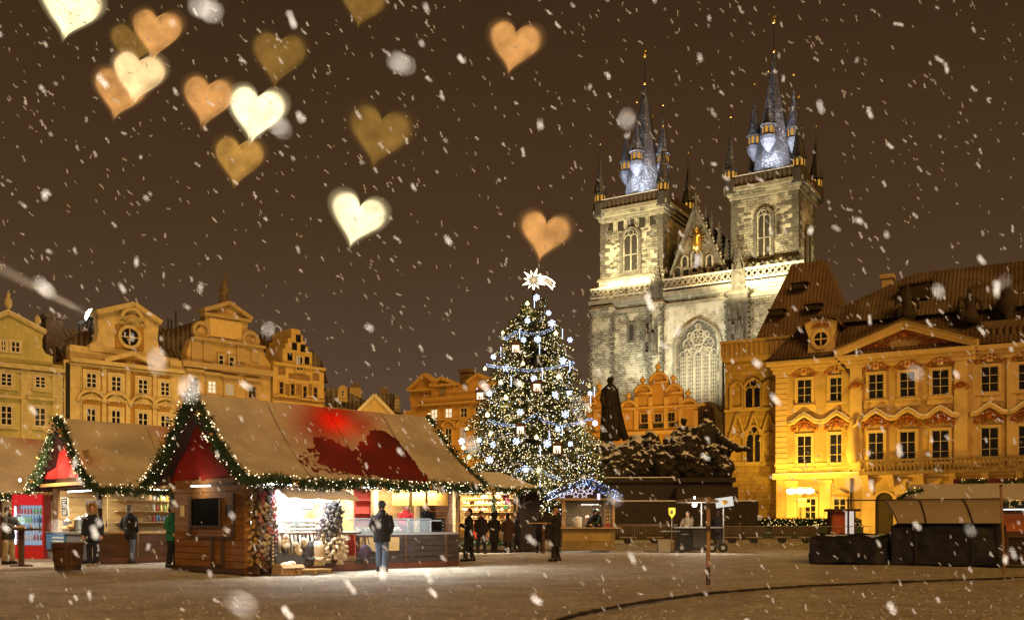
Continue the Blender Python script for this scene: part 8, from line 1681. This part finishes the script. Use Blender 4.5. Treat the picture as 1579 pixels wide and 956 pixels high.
def right_stalls():
    F = Frame(1384, 40, -20); t = thing('market_stall', 'long stall with pale awning and fairy lights along the palace foot', 'market stall', F.loc(), F.rz, 'market stalls'); x1 = F.x(1579)+5; za, zb = F.z(1450, 756), F.z(1450, 771); b = MB()
    b.add([(0, -.3, zb), (x1, -.3, zb), (x1, 2.2, za+.35), (.6, 2.2, za+.35), (0, -.3, zb-.04), (x1, -.3, zb-.04), (x1, 2.2, za+.3), (.6, 2.2, za+.3)], [(0, 1, 2, 3), (7, 6, 5, 4), (0, 4, 5, 1), (1, 5, 6, 2), (2, 6, 7, 3), (3, 7, 4, 0)]); ob('awning', b, M('pale_awning', (.55, .50, .46), .8, .1), t)
    for x in (.1, x1*.33, x1*.66, x1-.1): block('post', x-.06, x+.06, .0, .12, 0, zb-.04, wood_d, t)
    block('counter', 0, x1, .3, .9, .9, .96, wood_p, t); planks(t, 'counter_board', 0, x1, .1, .9, .3, .2, wood_d); planks(t, 'back_board', .2, x1, .1, zb, 2.2, .3, wood_d)
    xr = F.x(1531); light_tube(t, (xr, .2, F.z(1555, 785)), (x1-.5, .2, F.z(1555, 785)), (.92, 1, .95), 2.2); lamp('stall_light', 'AREA', F.world(xr+2, .5, 2.0), 26, (1, .7, .45), F.world(xr+2, .7, 0), 3, sy=.2)
    block('orange_panel', F.x(1546), F.x(1600), .28, .3, F.z(1560, 819), F.z(1560, 792), M('orange_front', (.5, .14, .04), .6, .3), t); block('upper_fascia', F.x(1478), x1, 2.3, 2.5, F.z(1500, 755, 2.4), F.z(1500, 738, 2.4), M('maroon_fascia', (.10, .02, .015), .8, .3), t)
    for a, c, ya, yb, y_, lab, sd in ((1383, 1424, 770, 755, -.35, 'lit garland rising along the left end of the pale awning', 61), (1479, 1520, 744, 742, 2.2, 'short lit garland on the maroon board above the awning', 62), (1548, 1640, 744, 741, 2.2, 'lit garland on the maroon board at the right picture edge', 63), (1486, 1640, 775, 778, -.4, 'long lit garland under the pale awning edge', 64)):
        garland([F.world(F.x(a+(c-a)*k/5, y_), y_, F.z(a+(c-a)*k/5, ya+(yb-ya)*math.sin(k/5*PI/2), y_)) for k in range(6)], lab, .15, 300, 18, bulb=MAT['bulb_gold'], seed=sd, ornaments=False)
    F2 = Frame(1556, 27, -20); w = thing('dark_counter', 'dark maroon counter front at the right picture edge', 'counter', F2.loc(), F2.rz); planks(w, 'counter_board', 0, 4, .05, F2.z(1560, 828), 0, .2, M('maroon_boards', (.03, .009, .008), .7, .3)); block('counter_top', -.1, 4, -.1, .6, F2.z(1560, 828), F2.z(1560, 825), wood_d, w)
right_stalls()
def cable():
    pts = [G(a, b) for a, b in ((845, 962), (890, 949), (930, 940), (985, 930), (1040, 922), (1100, 914.5), (1180, 908), (1270, 903), (1380, 898), (1480, 894.5), (1600, 890))]
    b = MB(); P2 = []
    for a, c in zip(pts, pts[1:]):
        for k in range(12): q = a.lerp(c, k/12); P2.append(Vector((q.x, q.y+.05*mnoise.noise(q*1.3), .012)))
    b.tube(P2, [.036+.022*mnoise.noise(p*4) for p in P2], 6, .6); o = ob('cable_ramp', b, M('cable_rubber', (.025, .017, .012), .8, .4), None, True, loc=(0, 0, 0)); tag(o, 'dark cable cover curving across the snow in the right foreground', 'cable cover')
cable()
# leaning broom bits of the market: electric box by the shelf stall
def small_things():
    p = G(838, 853); t = thing('bistro_post', 'slim dark post with a small shelf left of the hut', 'post', p); ob('post_shaft', MB().box(-.05, .05, -.05, .05, 0, 1.25), wood_d, t); ob('post_shelf', MB().box(-.55, .35, -.2, .2, 1.2, 1.24), wood_p, t)
small_things()
# ================================================================== heart-shaped bokeh blur, added as glowing shells on wires over the square
def hearts():
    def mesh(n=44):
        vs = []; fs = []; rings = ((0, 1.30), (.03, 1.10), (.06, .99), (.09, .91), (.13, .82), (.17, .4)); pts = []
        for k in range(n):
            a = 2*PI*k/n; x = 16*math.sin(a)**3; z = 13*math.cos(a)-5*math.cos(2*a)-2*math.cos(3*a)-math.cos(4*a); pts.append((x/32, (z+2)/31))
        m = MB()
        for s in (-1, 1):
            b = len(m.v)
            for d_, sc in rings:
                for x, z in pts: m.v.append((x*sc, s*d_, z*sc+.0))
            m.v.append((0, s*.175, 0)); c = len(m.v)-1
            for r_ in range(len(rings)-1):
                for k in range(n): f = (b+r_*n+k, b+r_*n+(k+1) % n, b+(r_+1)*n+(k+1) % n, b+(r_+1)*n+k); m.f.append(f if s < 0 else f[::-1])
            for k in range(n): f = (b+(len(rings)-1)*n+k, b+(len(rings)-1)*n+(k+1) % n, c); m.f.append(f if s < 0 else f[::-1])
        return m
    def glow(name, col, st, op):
        """glowing shell for bokeh blur, mottled, its rim fading out as a painted halo"""
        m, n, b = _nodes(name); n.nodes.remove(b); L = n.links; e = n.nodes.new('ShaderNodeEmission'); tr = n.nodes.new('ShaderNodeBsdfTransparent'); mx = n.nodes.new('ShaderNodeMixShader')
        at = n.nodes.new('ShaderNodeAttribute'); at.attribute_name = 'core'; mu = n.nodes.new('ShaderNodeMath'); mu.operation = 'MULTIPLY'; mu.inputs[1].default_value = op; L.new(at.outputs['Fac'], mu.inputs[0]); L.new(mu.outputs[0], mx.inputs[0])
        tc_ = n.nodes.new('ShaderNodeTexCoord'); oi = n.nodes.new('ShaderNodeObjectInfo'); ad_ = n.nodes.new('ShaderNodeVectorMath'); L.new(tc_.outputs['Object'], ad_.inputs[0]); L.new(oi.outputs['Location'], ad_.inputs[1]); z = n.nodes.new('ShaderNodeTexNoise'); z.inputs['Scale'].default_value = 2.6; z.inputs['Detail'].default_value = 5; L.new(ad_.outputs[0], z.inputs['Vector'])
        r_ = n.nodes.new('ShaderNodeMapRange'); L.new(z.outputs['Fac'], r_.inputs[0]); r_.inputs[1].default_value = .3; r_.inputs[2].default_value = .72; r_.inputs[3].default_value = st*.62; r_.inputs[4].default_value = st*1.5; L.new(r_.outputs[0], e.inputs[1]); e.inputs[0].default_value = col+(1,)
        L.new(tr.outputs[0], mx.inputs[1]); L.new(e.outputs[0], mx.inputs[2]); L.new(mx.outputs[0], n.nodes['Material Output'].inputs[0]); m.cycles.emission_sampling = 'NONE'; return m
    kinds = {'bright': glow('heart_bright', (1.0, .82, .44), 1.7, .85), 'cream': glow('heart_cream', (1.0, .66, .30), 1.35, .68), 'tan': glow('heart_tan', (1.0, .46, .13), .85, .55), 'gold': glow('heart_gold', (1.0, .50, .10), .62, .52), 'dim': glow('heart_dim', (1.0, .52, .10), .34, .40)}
    ms = {k: mesh().mesh('heart_shell') for k in kinds}
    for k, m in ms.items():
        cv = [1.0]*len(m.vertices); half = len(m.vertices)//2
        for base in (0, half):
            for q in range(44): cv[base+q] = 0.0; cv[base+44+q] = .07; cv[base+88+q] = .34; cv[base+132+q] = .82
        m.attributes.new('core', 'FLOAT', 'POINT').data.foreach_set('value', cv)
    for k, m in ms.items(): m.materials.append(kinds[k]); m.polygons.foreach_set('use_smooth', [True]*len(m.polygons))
    L = [(107, 18, 84, 12, 'bright', 17, 'bright cream bokeh heart cut off by the top edge, leftmost'), (240, 54, 76, 10, 'tan', 19, 'tan bokeh heart just right of the top pair'), (203, 72, 66, 8, 'dim', 23, 'dim bokeh heart half hidden behind the tan heart'), (212, 121, 78, 12, 'cream', 18, 'bright cream bokeh heart below the tan heart'), (183, 146, 76, 12, 'tan', 20, 'tan bokeh heart left of and behind the bright cream heart'), (319, 158, 78, 12, 'tan', 20, 'pale tan bokeh heart left of the brightest heart'), (394, 178, 84, 12, 'bright', 17, 'brightest bokeh heart of the upper cluster'), (428, 92, 82, 10, 'dim', 24, 'dim dark gold bokeh heart above the brightest heart'), (367, 250, 76, 10, 'gold', 20, 'gold bokeh heart below the brightest heart'), (550, 340, 80, 14, 'bright', 18, 'bright bokeh heart alone above the far roofs'), (584, 212, 94, 12, 'dim', 22, 'large dim gold bokeh heart in the middle of the sky'), (792, 74, 78, 12, 'tan', 20, 'orange tan bokeh heart high above the tree'), (839, 365, 74, 12, 'tan', 21, 'orange tan bokeh heart just above the comet star'), (558, 8, 70, 10, 'dim', 25, 'very dim bokeh heart at the top edge')]
    wire = M('added_wire', (.01, .008, .007), .6, .2); ztop = 21.0  # wires invented to hold up the added bokeh hearts
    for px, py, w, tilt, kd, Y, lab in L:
        p = P(px, py, Y); s = w/FPX*Y; t = thing('bokeh_heart', lab, 'heart light', p, R(random.uniform(-12, 12)), 'added bokeh hearts over the square'); ob('heart_shell', ms[kd], None, t, rot=(0, R(tilt), 0), scale=(s, s, s*1.02)); ob('added_wire', MB().tube([(0, 0, .25*s), (0, 0, ztop-p.z)], .0018, 3), wire, t)
hearts()

# ================================================================== falling snow
def snowfall():
    rng = np.random.default_rng(17); ico = MB(); t_ = (1+5**.5)/2
    iv = np.array([(-1,t_,0),(1,t_,0),(-1,-t_,0),(1,-t_,0),(0,-1,t_),(0,1,t_),(0,-1,-t_),(0,1,-t_),(t_,0,-1),(t_,0,1),(-t_,0,-1),(-t_,0,1)])/math.hypot(1, t_)
    fi = np.array([(0,11,5),(0,5,1),(0,1,7),(0,7,10),(0,10,11),(1,5,9),(5,11,4),(11,10,2),(10,7,6),(7,1,8),(3,9,4),(3,4,2),(3,2,6),(3,6,8),(3,8,9),(4,9,5),(2,4,11),(6,2,10),(8,6,7),(9,8,1)])
    tri = []
    def flake(c, s, sl):
        n = rng.integers(3, 7); ang = sl
        for k in range(n):
            f = (k-(n-1)/2)*s*.62; o = c+np.array([math.sin(ang)*f, rng.normal()*s*.2, -math.cos(ang)*f])+rng.normal(size=3)*s*.13; r_ = s*rng.uniform(.30, .46)*np.array([1, 1, 1.15]); v = iv*r_*(1+rng.normal(size=(12, 1))*.18)+o; tri.append(v[fi])
    for _ in range(3900):
        Y = rng.uniform(4.5**2, 17**2)**.5; px = rng.uniform(-250, 1830); py = rng.uniform(-150, 1000); p = P(px, py, Y)
        if p.z < .05: continue
        flake(np.array(p), rng.uniform(.0055, .0145)*(.55+Y/13), rng.normal(.6, .3))
    for _ in range(190):
        Y = rng.uniform(2.2, 4.5); p = P(rng.uniform(-200, 1780), rng.uniform(-100, 1000), Y); flake(np.array(p), rng.uniform(.006, .011), rng.normal(.5, .35))
    for _ in range(22):
        Y = rng.uniform(.6, 1.4); p = P(rng.uniform(-100, 1680), rng.uniform(-50, 1000), Y); flake(np.array(p), rng.uniform(.002, .005), rng.normal(.5, .35))
    m, n, b = _nodes('snowflake'); L = n.links; d_ = n.nodes.new('ShaderNodeBsdfDiffuse'); d_.inputs[0].default_value = (.92, .92, .93, 1); tl = n.nodes.new('ShaderNodeBsdfTranslucent'); tl.inputs[0].default_value = (.92, .92, .93, 1); mx = n.nodes.new('ShaderNodeMixShader'); mx.inputs[0].default_value = .35; tr = n.nodes.new('ShaderNodeBsdfTransparent'); m2 = n.nodes.new('ShaderNodeMixShader'); m2.inputs[0].default_value = .92
    L.new(d_.outputs[0], mx.inputs[1]); L.new(tl.outputs[0], mx.inputs[2]); L.new(tr.outputs[0], m2.inputs[1]); L.new(mx.outputs[0], m2.inputs[2]); L.new(m2.outputs[0], n.nodes['Material Output'].inputs[0]); n.nodes.remove(b)
    o = ob('falling_snow', tri_mesh('falling_snow', np.concatenate(tri), m), None); tag(o, 'white snowflakes falling through the night air over the square', 'snow', None, 'stuff')
    # added light with no visible source, behind the viewer, to brighten the flakes
    lamp('flake_fill_light', 'POINT', (.3, -2.3, 1.0), 3300, (1.0, .88, .72), size=.15)
snowfall()
def clods():
    rng = np.random.default_rng(5); n = 6500; Y = 1/rng.uniform(1/46, 1/10.5, n); X = rng.uniform(-.62, .62, n)*Y; r_ = rng.uniform(.005, .017, n)*rng.uniform(.5, 1.3, n); z = np.array([.035*mnoise.noise(Vector((x*.45, y*.45, .3)))+.02*mnoise.noise(Vector((x*1.3, y*1.3, 5)))-.02 for x, y in zip(X, Y)])
    o = ob('snow_clods', bulbs_mesh('snow_clods', np.stack([X, Y, z+r_*.2], 1), r_, M('clod_snow', (.50, .43, .33), .8, .4, 4)), None); tag(o, 'trampled crumbs of snow scattered over the square', 'snow', None, 'stuff')
clods()
